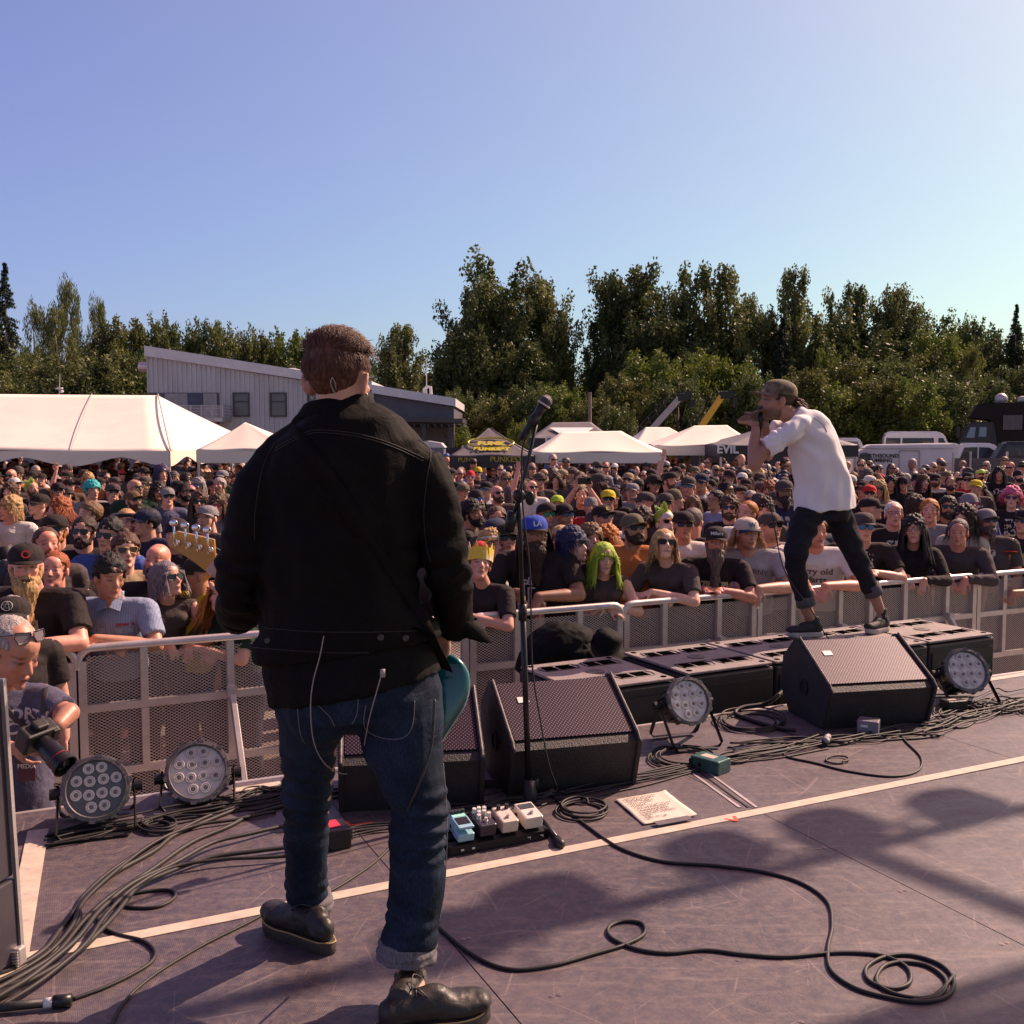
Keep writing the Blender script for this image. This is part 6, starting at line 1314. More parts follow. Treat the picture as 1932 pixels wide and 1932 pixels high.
def child(name, me, M, parent, col=None, mtl=None):
 o = bpy.data.objects.new(name, me); COL.objects.link(o); o.parent = parent; o.matrix_local = M
 if col: o.color = (*col, 1)
 if mtl is not None:
  if not me.materials: me.materials.append(mtl)
  o.material_slots[0].link = 'OBJECT'; o.material_slots[0].material = mtl
 return o
for t in TPL.values(): t['shirt'].materials.append(CLOTH)
def person(tp, pos, rz, scale, label, skin='fair', shirt='black', pants='navy', hair=None, hcol='brown', hat=None, hatcol='black', brimcol=None, shades=None, lens=(.01, .01, .012), beard=None, bcol=None, prints=True, smat=None, group=None, hs=1.0, sx=1.0):
 T_ = TPL[tp]; j = random.Random(hash(label) % 1000 if 0 else len(label)*7+int(abs(pos[0])*977) % 997)
 o = bpy.data.objects.new('person', T_['body']); COL.objects.link(o); o.location = pos; o.rotation_euler = (0, j.uniform(-.03, .03), rz); o.scale = (scale*sx, scale*sx, scale)
 s = SK[skin] if isinstance(skin, str) else skin; k = j.uniform(.85, 1.12); o.color = (s[0]*k, s[1]*k, s[2]*k, 1); tag(o, label, 'person', group)
 c = CC[shirt] if isinstance(shirt, str) else shirt
 sh = child('shirt', T_['shirt'], Matrix(), o, c, smat or (PRINT if prints and sum(c) < .2 else CLOTH))
 p = CC[pants] if isinstance(pants, str) else pants; child('trousers', T_['trousers'], Matrix(), o, p)
 M = T_['Mh']
 if hat and hair in ('long', 'longw', 'bob'): hair = 'longh'
 if hat and hair in ('bigcurl', 'curly', 'shag', 'messy') and hat != 'band': hair = 'curlh'
 if hair: child('hair', H_[hair], M @ Matrix.Diagonal((hs, hs, hs, 1)), o, HC[hcol] if isinstance(hcol, str) else hcol)
 hc = CC.get(hatcol, hatcol) if isinstance(hatcol, str) else hatcol
 if hat in ('cap', 'flatcap', 'backcap'):
  c_, b_ = (CAPF, BRIMF) if hat == 'flatcap' else (CAP, BRIM); Mc = M @ (Matrix.Rotation(math.pi, 4, 'Z') if hat == 'backcap' else Matrix()) @ Matrix.Translation((0, .012 if hat == 'backcap' else 0, 0))
  cc = child('cap', c_, Mc, o, hc); child('brim', b_, Matrix(), cc, (CC[brimcol] if isinstance(brimcol, str) else brimcol) if brimcol else hc)
 elif hat: child({'bucket': 'bucket_hat', 'wide': 'wide_hat', 'beanie': 'beanie', 'band': 'headband'}[hat], {'bucket': BUCKET, 'wide': WIDE, 'beanie': BEANIE, 'band': BAND}[hat], M, o, hc)
 if shades:
  f = child('sunglasses', FRAMEM, M, o, {'black': (.01, .01, .012), 'white': (.8, .8, .8), 'orange': (.8, .25, .02), 'red': (.5, .02, .05), 'gold': (.5, .35, .1), 'clear': (.15, .1, .1), 'pinkf': (.6, .1, .3)}.get(shades, (.01, .01, .01)))
  if shades != 'clear': child('lenses', LENSM, Matrix(), f, lens)
 if beard: child('beard', {'s': BEARD, 'm': BEARDM, 'l': BEARDL}[beard], M, o, HC[bcol or hcol])
 return o
def barrier_Y(x):      # depth of the barrier behind picture column x
 xn = (x-CX)/F; d = BU; k = math.tan(BA); p = B0
 return (p.y - k*p.x)/(1 - k*xn)
FACE = Vector((.0, .0, 0))
def aim(p, tx=None):   # turn to look at the singer / stage centre
 t = tx or Vector((.6, 1.5, 0)); return math.atan2(t.x-p.x, -(t.y-p.y))
def put(tp, x, y, row, label, turn=0, **k):
 T_ = TPL[tp]; hz_ = T_['Mh'].translation.z; hy = -T_['Mh'].translation.y
 if row is None:
  sc = k.pop('scale', 1.0); d = ray(x, y); Y = (GZ+hz_*sc-CAMZ)/d.z*d.y
  if Y < barrier_Y(x)+.40: Y = barrier_Y(x)+.40; sc = (at(x, y, Y).z-GZ)/hz_
 else:
  Y = barrier_Y(x)*1.0 + row; p = at(x, y, Y); sc = (p.z-GZ)/hz_; k.pop('scale', None)
  sx = min(1.12, max(.94, sc)); k.setdefault('sx', sx/sc*1.0)
 p = at(x, y, Y); rz = aim(p, k.pop('look', None)) + R(turn)
 off = Matrix.Rotation(rz, 3, 'Z') @ Vector((T_['Mh'].translation.x, T_['Mh'].translation.y, 0))*sc*k.get('sx', 1)
 return person(tp, (p.x-off.x, p.y-off.y, GZ), rz, sc, label, **k)
# ================================================================ THE CROWD, people read off the photograph
HP = []        # (x, y, Y, radius px) of placed heads
GR = 'people in the crowd facing the stage'
def P_(tp, x, y, row, label, turn=0, **k):
 k.setdefault('group', GR); o = put(tp, x, y, row, label, turn, **k)
 T_ = TPL[tp]; w = Matrix.Translation(o.location) @ Matrix.Rotation(o.rotation_euler.z, 4, 'Z') @ Matrix.Diagonal((*o.scale, 1)) @ T_['Mh'].translation
 HP.append((x, y, w.y, .13/w.y*F)); return o
# front row, left
bm0 = P_('lb', 40, 1070, .18, 'man in black flat cap with red round badge and long blond beard, front row', -35, skin='pink', hat='flatcap', shades=None, beard='l', bcol='blond', shirt='black')
lg = P_('la', 206, 1092, .22, 'man with spiky black hair in a light blue pinstriped work shirt leaning on the barrier', -30, skin='tan', hair='quiff', hcol='black', shirt=(.26, .30, .42), smat=STRIPE, prints=False)
ds = P_('fc', 319, 1096, .42, 'woman with purple-grey bob and black sunglasses in a black sleeveless top with white lettering', 0, skin='fair', hair='bob', hcol='silver', shades='black', shirt='charcoal', prints=False)
cb = P_('fb', 417, 1128, .25, 'orange-haired woman in dark green t-shirt with hands over the rail beside the guitarist', -60, skin='fair', hair='longw', hcol='orange', shirt='dkgreen', prints=False)
P_('m1', 98, 1078, .75, 'pink-faced man with receding hair squinting upward behind the barrier', 0, skin='pink', hair='crop', hcol='red', shirt='black', prints=False)
P_('m0', 93, 1030, 1.35, 'shaven man with red-blond beard between the flat cap and the backwards cap', 0, skin='ruddy', hair='crop', hcol='brown', beard='m', bcol='red', shirt='charcoal')
st = P_('m1', 109, 1001, None, 'man in backwards black cap, sunglasses and bushy orange beard', 0, skin='fair', hat='backcap', shades='black', beard='m', bcol='orange', shirt='charcoal', prints=False)
P_('m1', 160, 1006, None, 'dark-haired bearded man in black sunglasses left of the blue t-shirt', 0, hair='short', hcol='dkbrown', shades='black', beard='s', skin='fair', shirt='black')
P_('m1', 195, 1014, None, 'man with wet black hair and black sunglasses in a plain blue t-shirt', -10, hair='quiff', hcol='black', shades='black', skin='fair', shirt='blue')
P_('f0', 237, 1042, 1.0, 'woman with brown bun and round yellow-framed sunglasses in a leopard top', 5, hair='bun', hcol='brown', shades='gold', skin='pale', shirt='tan', lens=(.05, .03, .02))
P_('m1', 288, 1061, .75, 'bald bearded man in black t-shirt behind the purple-haired woman', -5, skin='ruddy', beard='s', bcol='greybrown', shirt='black')
P_('m0', 234, 988, None, 'long-haired blond man wearing a patterned black bandana', 10, hair='long', hcol='blond', hat='band', skin='fair', shirt='black')
P_('m1', 278, 988, None, 'man in navy cap looking right, left of the bass headstock', -45, hat='cap', hatcol='navy', hair='short', hcol='black', skin='fair', shirt='navy')
P_('m0', 330, 1010, None, 'man in black t-shirt behind the yellow bass headstock', -30, hat='beanie', hatcol='black', skin='fair', shirt='black', scale=.97)
P_('m2', 254, 946, None, 'man in brown cap and trimmed beard behind the blond bandana man', 0, hat='cap', hatcol='brown', beard='s', bcol='brown', skin='fair', shirt='grey', shades='black')
P_('m0', 316, 939, None, 'man in grey cap and sunglasses wearing a faded navy t-shirt', 5, hat='cap', hatcol='grey', shades='black', skin='fair', shirt=(.08, .08, .15), hair='short')
P_('m2', 354, 931, None, 'man in black bucket hat, glasses and dark beard', -5, hat='bucket', hatcol='black', shades='clear', beard='s', bcol='black', skin='fair', shirt='black')
P_('f0', 377, 950, None, 'woman with long brown hair and dark sunglasses left of the red-lensed woman', 0, hair='long', hcol='brown', shades='black', skin='fair', shirt='charcoal')
P_('f2', 408, 957, None, 'woman in red-lensed sunglasses beside the guitarist’s left sleeve', 0, hair='long', hcol='brown', shades='black', lens=(.4, .02, .03), skin='fair', shirt='grey')
P_('m1', 19, 962, None, 'young man with ginger-blond fringe and white t-shirt at the left edge', -30, hair='shag', hcol='blond', skin='pink', shirt='white', prints=False)
P_('m1', 72, 953, None, 'man in black cap turned right with white print on his black t-shirt', -35, hat='cap', shades='black', skin='fair', shirt='black')
P_('f0', 115, 966, None, 'woman with curly reddish brown hair seen from the side', -60, hair='bigcurl', hcol='red', skin='fair', shirt='charcoal')
P_('f0', 165, 972, None, 'person with smooth swept-back brown hair left of the bandana', -60, hair='back', hcol='ltbrown', skin='fair', shirt='charcoal')
P_('m0', 174, 928, None, 'person with bright turquoise hair', 20, hair='messy', hcol='teal', skin='fair', shirt='grey', hs=1.12)
P_('m0', 112, 927, None, 'man in black cap with sunglasses left of the turquoise hair', 0, hat='cap', shades='black', skin='tan', shirt='charcoal')
P_('m2', 34, 916, None, 'man in white flat cap in the left part of the crowd', 0, hat='flatcap', hatcol='white', shades='black', skin='fair', shirt='charcoal')
P_('m0', 166, 907, None, 'ginger-blond young person in the left background', -10, hair='shag', hcol='blond', skin='pink', shirt='orange')
P_('m0', 208, 930, None, 'man in black cap with purple badge right of the turquoise hair', 0, hat='cap', hatcol='charcoal', shades='black', skin='fair', shirt='black')
P_('m2', 60, 925, None, 'bearded man with green mohawk at left', 0, hair='spike', hcol='green', skin='fair', shirt='black', beard='s', bcol='brown')
P_('f0', 14, 930, None, 'woman with wavy brown hair at the left edge', -20, hair='longw', hcol='brown', skin='fair', shirt='charcoal')
P_('m1', 370, 1085, .55, 'man in black cap and yellow t-shirt bending behind the bass headstock', -60, hat='cap', skin='tan', shirt='yellow')
P_('m2', 390, 980, None, 'man in light grey cap below the bass tuning pegs', -60, hat='cap', hatcol='grey', skin='fair', shirt='charcoal')
P_('m1', 443, 1010, None, 'bearded man hidden partly by the guitarist’s left sleeve', 0, hair='short', skin='fair', shirt='black', beard='s')
# centre front row
cr_ = P_('fb', 901, 1068, .18, 'person in yellow and white paper crown with red top and braids, arms on the rail', -35, hair='short', hcol='ltbrown', skin='fair', shirt='black', prints=False)
P_('f1', 919, 1033, .95, 'curly blond boy in a white headband and white tank top', 10, hair='curly', hcol='blond', hat='band', hatcol='white', skin='pink', shirt='white')
bb = P_('lb', 1014, 1008, .42, 'large man in royal blue cap with very long dark beard and black t-shirt', -15, hat='cap', hatcol='royal', brimcol='black', hair='long', hcol='dkbrown', beard='l', bcol='dkbrown', skin='brown', shirt='black', prints=False)
P_('m1', 893, 971, None, 'laughing man with curly dark hair looking left beside the guitarist’s sleeve', 75, hair='curly', hcol='black', beard='s', bcol='black', skin='tan', shirt='black')
P_('m0', 942, 983, None, 'man in sunglasses with brown hair between the dark cap and the boom arm', 0, hair='short', hcol='brown', shades='black', skin='ruddy', shirt='charcoal')
P_('m0', 928, 1005, None, 'person in dark cap seen from behind above the white headband', 150, hat='cap', hatcol='navy', skin='fair', shirt='black', scale=.98)
P_('m0', 966, 1018, None, 'person in black cap and sunglasses directly left of the mic stand', 5, hat='cap', shades='black', skin='fair', shirt='charcoal', scale=.98)
P_('m2', 1030, 975, None, 'man in backwards cap with green mirror sunglasses behind the blue cap', 0, hat='backcap', shades='black', lens=(.02, .30, .15), skin='fair', shirt='black')
P_('m2', 1070, 975, None, 'man in black cap with blue-tinted sunglasses right of the green mirror ones', 0, hat='cap', shades='black', lens=(.05, .12, .3), skin='tan', shirt='black')
P_('m2', 1074, 1034, .35, 'young person with blue-black fringe and cross necklaces in black', 20, hair='shag', hcol='bluehair', skin='pale', shirt='black', prints=False, hs=1.08)
P_('f1', 1104, 1020, 1.1, 'long-haired ash-blond youth behind the neon green hair', -5, hair='long', hcol='ltbrown', skin='fair', shirt='black')
P_('f0', 1058, 1020, 1.4, 'person with sandy blond hair half hidden behind the blue-black fringe', -10, hair='bob', hcol='blond', skin='fair', shirt='grey')
ng = P_('fa', 1143, 1056, .22, 'woman with neon yellow-green hair in a black sleeveless vest, arms crossed on the rail', 0, hair='fringe', hcol='green', skin='pale', shirt='charcoal', prints=False)
P_('m0', 1143, 944, None, 'man in yellow cap with dark scribble', 0, hat='cap', hatcol='yellow', shades='black', skin='tan', shirt='charcoal')
mb_ = P_('m2', 1148, 978, None, 'man in black cap, sunglasses and moustache wearing a white t-shirt', 5, hat='cap', shades='black', skin='fair', shirt='white', prints=False)
P_('f0', 1146, 1022, 1.2, 'woman with curly red hair and sunglasses behind the neon green hair', -20, hair='bigcurl', hcol='orange', shades='black', skin='pink', shirt='grey')
P_('m2', 1194, 1000, .75, 'bearded man with shades on his camouflage cap wearing an orange t-shirt', -5, hat='cap', hatcol='camo', beard='s', bcol='dkbrown', skin='tan', shirt='orange', prints=False, shades='black')
P_('m1', 1214, 988, None, 'man with curly dark hair and red-framed sunglasses', 0, hair='curly', hcol='dkbrown', shades='red', skin='fair', shirt='black')
P_('m2', 1254, 988, None, 'white painted face with green and brown hair and orange sunglasses', 0, hair='spike', hcol='green', shades='orange', skin=(.6, .52, .50), shirt='black')
P_('m0', 1281, 993, None, 'moustached man in black cap and black sunglasses, white t-shirt', 5, hat='cap', shades='black', skin='tan', shirt='white', prints=False)
P_('fb', 1258, 1031, .25, 'blond woman in black sunglasses and choker with fishnet sleeves leaning on the rail', -25, hair='bob', hcol='blond', shades='black', skin='pale', shirt='charcoal', prints=False)
P_('m0', 1309, 985, None, 'man with short grey-brown hair seen from behind', 150, hair='crop', hcol='greybrown', skin='ruddy', shirt='black')
np_ = P_('lc', 1342, 1024, .28, 'man in black cap with long grey-brown beard, hands clasped on the rail', -5, hat='cap', beard='l', bcol='greybrown', skin='ruddy', shirt='black', prints=False, sx=.98)
hb = P_('lb', 1418, 1008, .30, 'person with curly blond hair under a beige and blue trucker cap, pale grey t-shirt', 0, hat='cap', hatcol='beige', brimcol='navy', hair='bigcurl', hcol='blond', skin='fair', shirt=(.36, .32, .34), prints=False)
P_('m0', 1375, 961, None, 'bearded man in sunglasses and black band t-shirt left of the ginger buzz cut', -5, hair='messy', hcol='brown', shades='black', beard='s', bcol='brown', skin='fair', shirt='black')
P_('m1', 1404, 970, None, 'young man with ginger buzz cut and white t-shirt', -10, hair='crop', hcol='orange', skin='pink', shirt='white', prints=False)
P_('m0', 1436, 965, None, 'young man with dark parted hair right of the ginger buzz cut', 0, hair='shag', hcol='dkbrown', skin='fair', shirt='charcoal')
P_('m1', 1212, 948, None, 'man in dark cap and sunglasses turned to the right, centre crowd', -60, hat='cap', hatcol='charcoal', shades='black', skin='fair', shirt='grey')
P_('m0', 1249, 951, None, 'man in grey-black cap and sunglasses above the painted face', 0, hat='cap', hatcol='charcoal', shades='black', skin='ruddy', shirt='charcoal')
P_('m1', 1277, 945, None, 'man in olive beanie facing away to the right', 120, hat='beanie', hatcol='camo', hair='short', hcol='brown', skin='fair', shirt='black')
P_('ml', 1348, 946, None, 'black-haired man in glasses and denim jacket looking right', -60, hair='short', hcol='black', shades='clear', skin='tan', shirt='ltblue')
P_('m2', 1457, 996, None, 'man in dark cap and black sunglasses left of the singer’s knee', 0, hat='cap', hatcol='charcoal', shades='black', skin='fair', shirt='grey')
so_ = P_('lb', 1532, 1004, .30, 'big man in cream t-shirt with sketched print, head behind the singer’s thighs', 0, hair='short', hcol='brown', skin='ruddy', shirt='white', prints=False, sx=1.15)
# right front row
P_('lc', 1628, 996, .35, 'man in black flat cap and blue mirror sunglasses with tattooed arms', 10, hat='flatcap', hatcol='charcoal', shades='black', lens=(.05, .20, .45), skin='fair', shirt='black', beard=None)
P_('m1', 1640, 961, None, 'man in black cap seen from behind right of the singer’s knee', 130, hat='cap', skin='fair', shirt='black')
P_('m0', 1690, 972, None, 'older balding man in wire glasses and black t-shirt', 10, hair='crop', hcol='white', shades='clear', skin='pink', shirt='black')
gl = P_('fl', 1718, 1003, .30, 'woman with dark braids, glasses and black lipstick in an embroidered black jacket', 5, hair='long', hcol='black', shades='clear', skin='fair', shirt='black', prints=False, pants='black')
P_('ll', 1804, 1006, .30, 'shaven-headed man in black long-sleeved shirt leaning on the rail', 0, hair='crop', hcol='greybrown', skin='ruddy', shirt='charcoal', prints=False)
P_('m0', 1781, 959, None, 'dark-bearded man in black sunglasses with grey lettering on his t-shirt', 5, hair='back', hcol='black', shades='black', beard='s', bcol='dkbrown', skin='tan', shirt='charcoal')
P_('m2', 1836, 955, None, 'person in pale hood and cap with pink mirror glasses', 0, hat='beanie', hatcol='grey', shades='black', lens=(.35, .02, .12), skin='fair', shirt='blue')
P_('f0', 1812, 982, None, 'woman with dark wavy hair and a green strap behind the shaven-headed man', -10, hair='longw', hcol='dkbrown', skin='fair', shirt='beige')
P_('m2', 1861, 986, None, 'grey-bearded man in light grey cap and sunglasses', 0, hat='cap', hatcol='grey', shades='black', beard='m', bcol='greybrown', skin='ruddy', shirt='charcoal')
P_('lb', 1902, 1044, .25, 'short person in bright red cap and sunglasses resting chin at the rail', 0, hat='cap', hatcol='red', shades='black', skin='tan', shirt='black')
au = P_('m1', 1932, 985, None, 'man in black t-shirt with yellow lettering at the right edge', 0, hat='cap', shades='black', skin='fair', shirt='black', prints=False)
P_('f0', 1732, 960, None, 'person with shiny dark brown hair seen from behind', 160, hair='longw', hcol='dkbrown', skin='fair', shirt='charcoal')
P_('m0', 1757, 966, None, 'ginger-haired person half hidden left of the dark-bearded man', 0, hair='short', hcol='orange', skin='pink', shirt='grey')
P_('m1', 1844, 921, None, 'man in black and yellow cap, right background', 20, hat='cap', hatcol='yellow', skin='fair', shirt='charcoal')
P_('m0', 1705, 914, None, 'man in dark cap and black wrap sunglasses wearing black', 5, hat='cap', shades='black', skin='ruddy', shirt='black', prints=False)
P_('f0', 1680, 914, None, 'young woman with long dark hair left of the wrap sunglasses', 5, hair='long', hcol='black', skin='tan', shirt='black')
P_('f1', 1741, 912, None, 'long-faced person with long brown hair in black band t-shirt', 5, hair='long', hcol='brown', skin='fair', shirt='black')
P_('m0', 1887, 896, None, 'tall long-haired man in black t-shirt with white graphic at right', 5, hair='long', hcol='black', skin='tan', shirt='black', scale=1.05)
P_('f0', 1905, 942, None, 'person with bright pink hair and sunglasses at right', 5, hair='curly', hcol='pink', shades='pinkf', skin='pale', shirt='black', hs=1.1)
br_ = P_('m0', 1798, 913, None, 'man in black t-shirt with large white words, right background', 5, hair='crop', hcol='dkbrown', skin='tan', shirt='black', prints=False, beard='s')
P_('f0', 1825, 908, None, 'woman in wide black hat and sunglasses', 0, hat='wide', shades='black', skin='pale', shirt='red')
P_('m0', 1638, 933, None, 'man in bright red cap right of the singer’s hip', 0, hat='cap', hatcol='red', shades='black', skin='fair', shirt='black')
P_('f0', 1660, 925, None, 'ash-blond woman in wide sunglasses right of the red cap', 5, hair='long', hcol='blond', shades='black', skin='tan', shirt='grey')
P_('m2', 1925, 900, None, 'bearded man in beanie at the right edge', 0, hat='beanie', beard='s', bcol='black', skin='fair', shirt='charcoal')
P_('ph', 1100, 938, None, 'man filming with a phone held high over the centre of the crowd', 0, hair='short', hcol='brown', skin='fair', shirt='black')
P_('ph', 1625-40, 925, None, 'man filming with a phone beside the singer’s hip', 0, hat='cap', skin='fair', shirt='black', shades='black')
P_('up', 1008, 922, None, 'bald man with one arm raised behind the mic stand', 0, skin='pink', shades='black', shirt='white', prints=False)
P_('m2', 945, 933, None, 'bald bearded man in sunglasses left of the mic stand', 0, skin='pink', shades='black', beard='s', shirt='charcoal')
P_('m1', 917, 925, None, 'man in black cap and blue mirror sunglasses, white t-shirt, left centre', 0, hat='cap', shades='black', lens=(.05, .25, .45), skin='fair', shirt='white', prints=False)
P_('m2', 900, 946, None, 'long-haired man in cap and blue sunglasses near the guitarist’s right sleeve', 0, hat='beanie', shades='black', lens=(.05, .05, .4), beard='m', bcol='brown', skin='fair', shirt='charcoal', hair='long', hcol='dkbrown')
P_('m0', 878, 930, None, 'man in olive cap right beside the guitarist’s shoulder', 10, hat='cap', hatcol='camo', skin='fair', shirt='charcoal')
P_('m0', 886, 902, None, 'man in red bandana and white sunglasses', 0, hat='beanie', hatcol='red', shades='white', skin='fair', shirt='charcoal')
P_('f0', 905, 893, None, 'person in yellow bandana near the dark peaked canopy', 0, hat='beanie', hatcol='yellow', shades='black', skin='fair', shirt='charcoal')
P_('m0', 1193, 929, None, 'man in grey cap and grey shirt standing tall in the centre', -20, hat='cap', hatcol='grey', skin='fair', shirt='grey')
P_('f0', 1052, 908, None, 'curly long-haired woman, centre background', 0, hair='bigcurl', hcol='brown', skin='fair', shirt='charcoal')
P_('m0', 1056, 952, None, 'person in lime green cap, centre', 0, hat='cap', hatcol='lime', skin='fair', shirt='grey', scale=.94)
P_('m0', 1116, 958, None, 'man in red t-shirt right of the raised phone', 0, hat='beanie', hatcol='grey', skin='fair', shirt='red', scale=.93)
# ---- fill: the rest of the nearest people
g = random.Random(42)
LM = [(-60, 'left picture edge'), (45, 'marquee’s left bay'), (110, 'marquee’s first pole'), (170, 'marquee’s left scallop'), (230, 'marquee’s middle scallop'), (290, 'marquee’s corner pole'), (345, 'small canopy’s left leg'), (400, 'small white canopy'), (470, 'guitarist’s left arm'), (860, 'guitarist’s right shoulder'), (905, 'dark peaked canopy'), (950, 'yellow lettered canopy'), (1000, 'mic stand'), (1050, 'wide canopy’s left end'), (1110, 'wide canopy’s middle'), (1165, 'wide canopy’s right half'), (1225, 'wide canopy’s right end'), (1280, 'rearmost white canopy'), (1330, 'canopy beside the singer'), (1380, 'white-worded canopy'), (1430, 'singer’s elbow'), (1490, 'singer’s shirt'), (1560, 'singer’s back'), (1620, 'trailer’s left end'), (1680, 'trailer door'), (1735, 'trailer’s middle'), (1785, 'trailer’s right end'), (1835, 'white car'), (1885, 'dark blue car'), (1945, 'right picture edge')]
cand = []
rowv = BN*.62;
for j in range(0, 50):
 for i in range(-16, 78):
  p = Vector((B0.x, B0.y, 0)) + BU*(i*.54 + (j % 2)*.27 - 6 + g.uniform(-.14, .14)) + BN*(.55 + j*.57*(1+.012*j) + g.uniform(-.15, .15))
  h = g.gauss(1.0, .055); z = GZ+1.62*h
  v = Vector((p.x, p.y, z)) - Vector((0, 0, CAMZ)); dpt = v.y*_cp - v.z*_sp; sx_ = CX + F*v.x/dpt; sy_ = CY - F*(v.z*_cp + v.y*_sp)/dpt
  if p.y > 33 or p.y < 5: continue
  if not (-260 < sx_ < 2150): continue
  hid = not (-25 < sx_ < 1960) or (500 < sx_ < 820 and p.y > 6.5)
  if p.y > 29.5 and 1590 < sx_: continue
  if p.y > 26.3 and sx_ > 1590: continue
  if g.random() < .06: continue
  if p.y > 24 and g.random() < .35: continue
  cand.append((p.y, p.x, sx_, sy_, h, hid))
cand.sort()
keep = []; HPN = len(HP)
for (Y, X, sx_, sy_, h, j) in cand:
 r_ = .13/Y*F; ok = True
 for (hx, hy, hY, hr) in HP:
  dxy = math.hypot(sx_-hx, (sy_-hy))
  if Y < hY + .1 and abs(sx_-hx) < (r_+hr)*.95 and sy_ - r_*1.3 < hy + hr*1.2: ok = False; break
  if abs(Y-hY) < .42 and abs(sx_-hx)/F*Y < .40: ok = False; break
 if ok: keep.append((Y, X, sx_, sy_, h, j))
NEAR = 300 - len(HP); vis = [k for k in keep if not k[5]]; keep = vis[:NEAR] + vis[NEAR:] + [k for k in keep if k[5]]
hats = [('cap', 'black')]*15 + [('cap', 'charcoal')]*8 + [('cap', 'grey'), ('cap', 'navy'), ('cap', 'brown'), ('cap', 'tan'), ('cap', 'camo'), ('cap', 'white'), ('flatcap', 'black'), ('flatcap', 'charcoal'), ('backcap', 'black'), ('backcap', 'charcoal'), ('cap', 'red'), ('bucket', 'black'), ('bucket', 'tan'), ('beanie', 'black'), ('beanie', 'charcoal'), ('wide', 'black'), ('cap', 'blue'), ('beanie', 'red')]
shirts = ['black']*18 + ['charcoal']*13 + ['grey']*7 + ['navy']*4 + ['white']*4 + ['red', 'brown', 'tan', 'blue', 'dkgreen', 'green', 'orange', 'ltblue']
used = {}
def where(x): return min(LM, key=lambda q: abs(q[0]-x))[1]
def describe(f, hat, hc, hair, hcol, sh, shirt, beard, Y, x):
 s = []
 s.append({'cap': hc+' cap', 'flatcap': hc+' flat-brimmed cap', 'backcap': 'backwards '+hc+' cap', 'bucket': hc+' bucket hat', 'beanie': hc+' beanie', 'wide': 'wide '+hc+' hat'}[hat] if hat else (({'dkbrown': 'dark brown', 'ltbrown': 'light brown', 'greybrown': 'grey-brown'}.get(hcol, hcol)+' hair') if hair else 'bald head'))
 if sh: s.append('sunglasses')
 if beard: s.append('beard')
 s.append({'ltblue': 'light blue', 'dkgreen': 'dark green'}.get(shirt, shirt)+' shirt')
 return ('woman' if f else 'man')+' with '+', '.join(s)
rows_w = [(8, 'near front'), (10, 'near crowd'), (12.5, 'middle crowd'), (15, 'farther back'), (18, 'well back'), (99, 'rear')]
for (Y, X, sx_, sy_, h, j) in keep[:NEAR]:
 f = g.random() < .34; tp = g.choice(['f0', 'f0', 'f1', 'f2']) if f else g.choice(['m0', 'm0', 'm1', 'm2', 'm3', 'm1', 'mt', 'ml'] + (['up', 'ph'] if g.random() < .3 else []) + ['m3'])
 hat, hc = g.choice(hats) if g.random() < (.28 if f else .68) else (None, 'black')
 hcol = g.choice(['black', 'dkbrown', 'brown', 'brown', 'ltbrown', 'blond', 'red', 'greybrown', 'grey'] + (['purple', 'pink'] if g.random() < .15 else []))
 hair = g.choice(['long', 'long', 'longw', 'bob', 'bun', 'bigcurl']) if f else g.choice(['short', 'crop', 'short', 'messy', 'quiff', 'shag', 'curly', 'long', None])
 if hat and hair in ('quiff', 'messy', 'curly', 'bun', 'shag'): hair = 'short' if not f else 'long'
 if hat and hair == 'short': hair = 'crop'
 sh = g.random() < .58; beard = (not f) and g.random() < .40; bt = g.choice('ssm'); shirt = g.choice(shirts)
 lens = g.choice([(.01, .01, .012)]*7+[(.05, .2, .4), (.3, .05, .1), (.05, .25, .12)])
 base_ = describe(f, hat, hc, hair, hcol, sh, shirt, beard, Y, sx_); rw = [w for (q, w) in rows_w if Y < q][0]
 lab = base_+', '+rw+' by the '+where(sx_)
 extra = ['', ', second one', ', third one', ', fourth', ', fifth', ', sixth']
 k = used.get(lab, 0); used[lab] = k+1; lab = lab+extra[min(k, 5)]
 p = Vector((X, Y, GZ)); tl_y = TPL[tp]['Mh'].translation
 rz = aim(p, Vector((g.uniform(-.5, 2.6), 3.0, 0))) + R(g.uniform(-18, 18) if g.random() < .7 else g.uniform(-55, 55))
 sc = h*(.95 if f else 1.0)
 o = person(tp, p, rz, sc, lab, skin=g.choice(['fair', 'fair', 'pink', 'tan', 'ruddy', 'pale', 'tan', 'brown']), shirt=shirt, pants=g.choice(['navy', 'black', 'charcoal', 'grey', 'tan']), hair=hair, hcol=hcol, hat=hat, hatcol=hc, shades='black' if sh else None, lens=lens, beard=bt if beard else None, bcol=hcol, group=GR, smat=None)
 HP.append((sx_, sy_, Y, .13/Y*F))
 if tp == 'ph': HP[-1] = HP[-1]
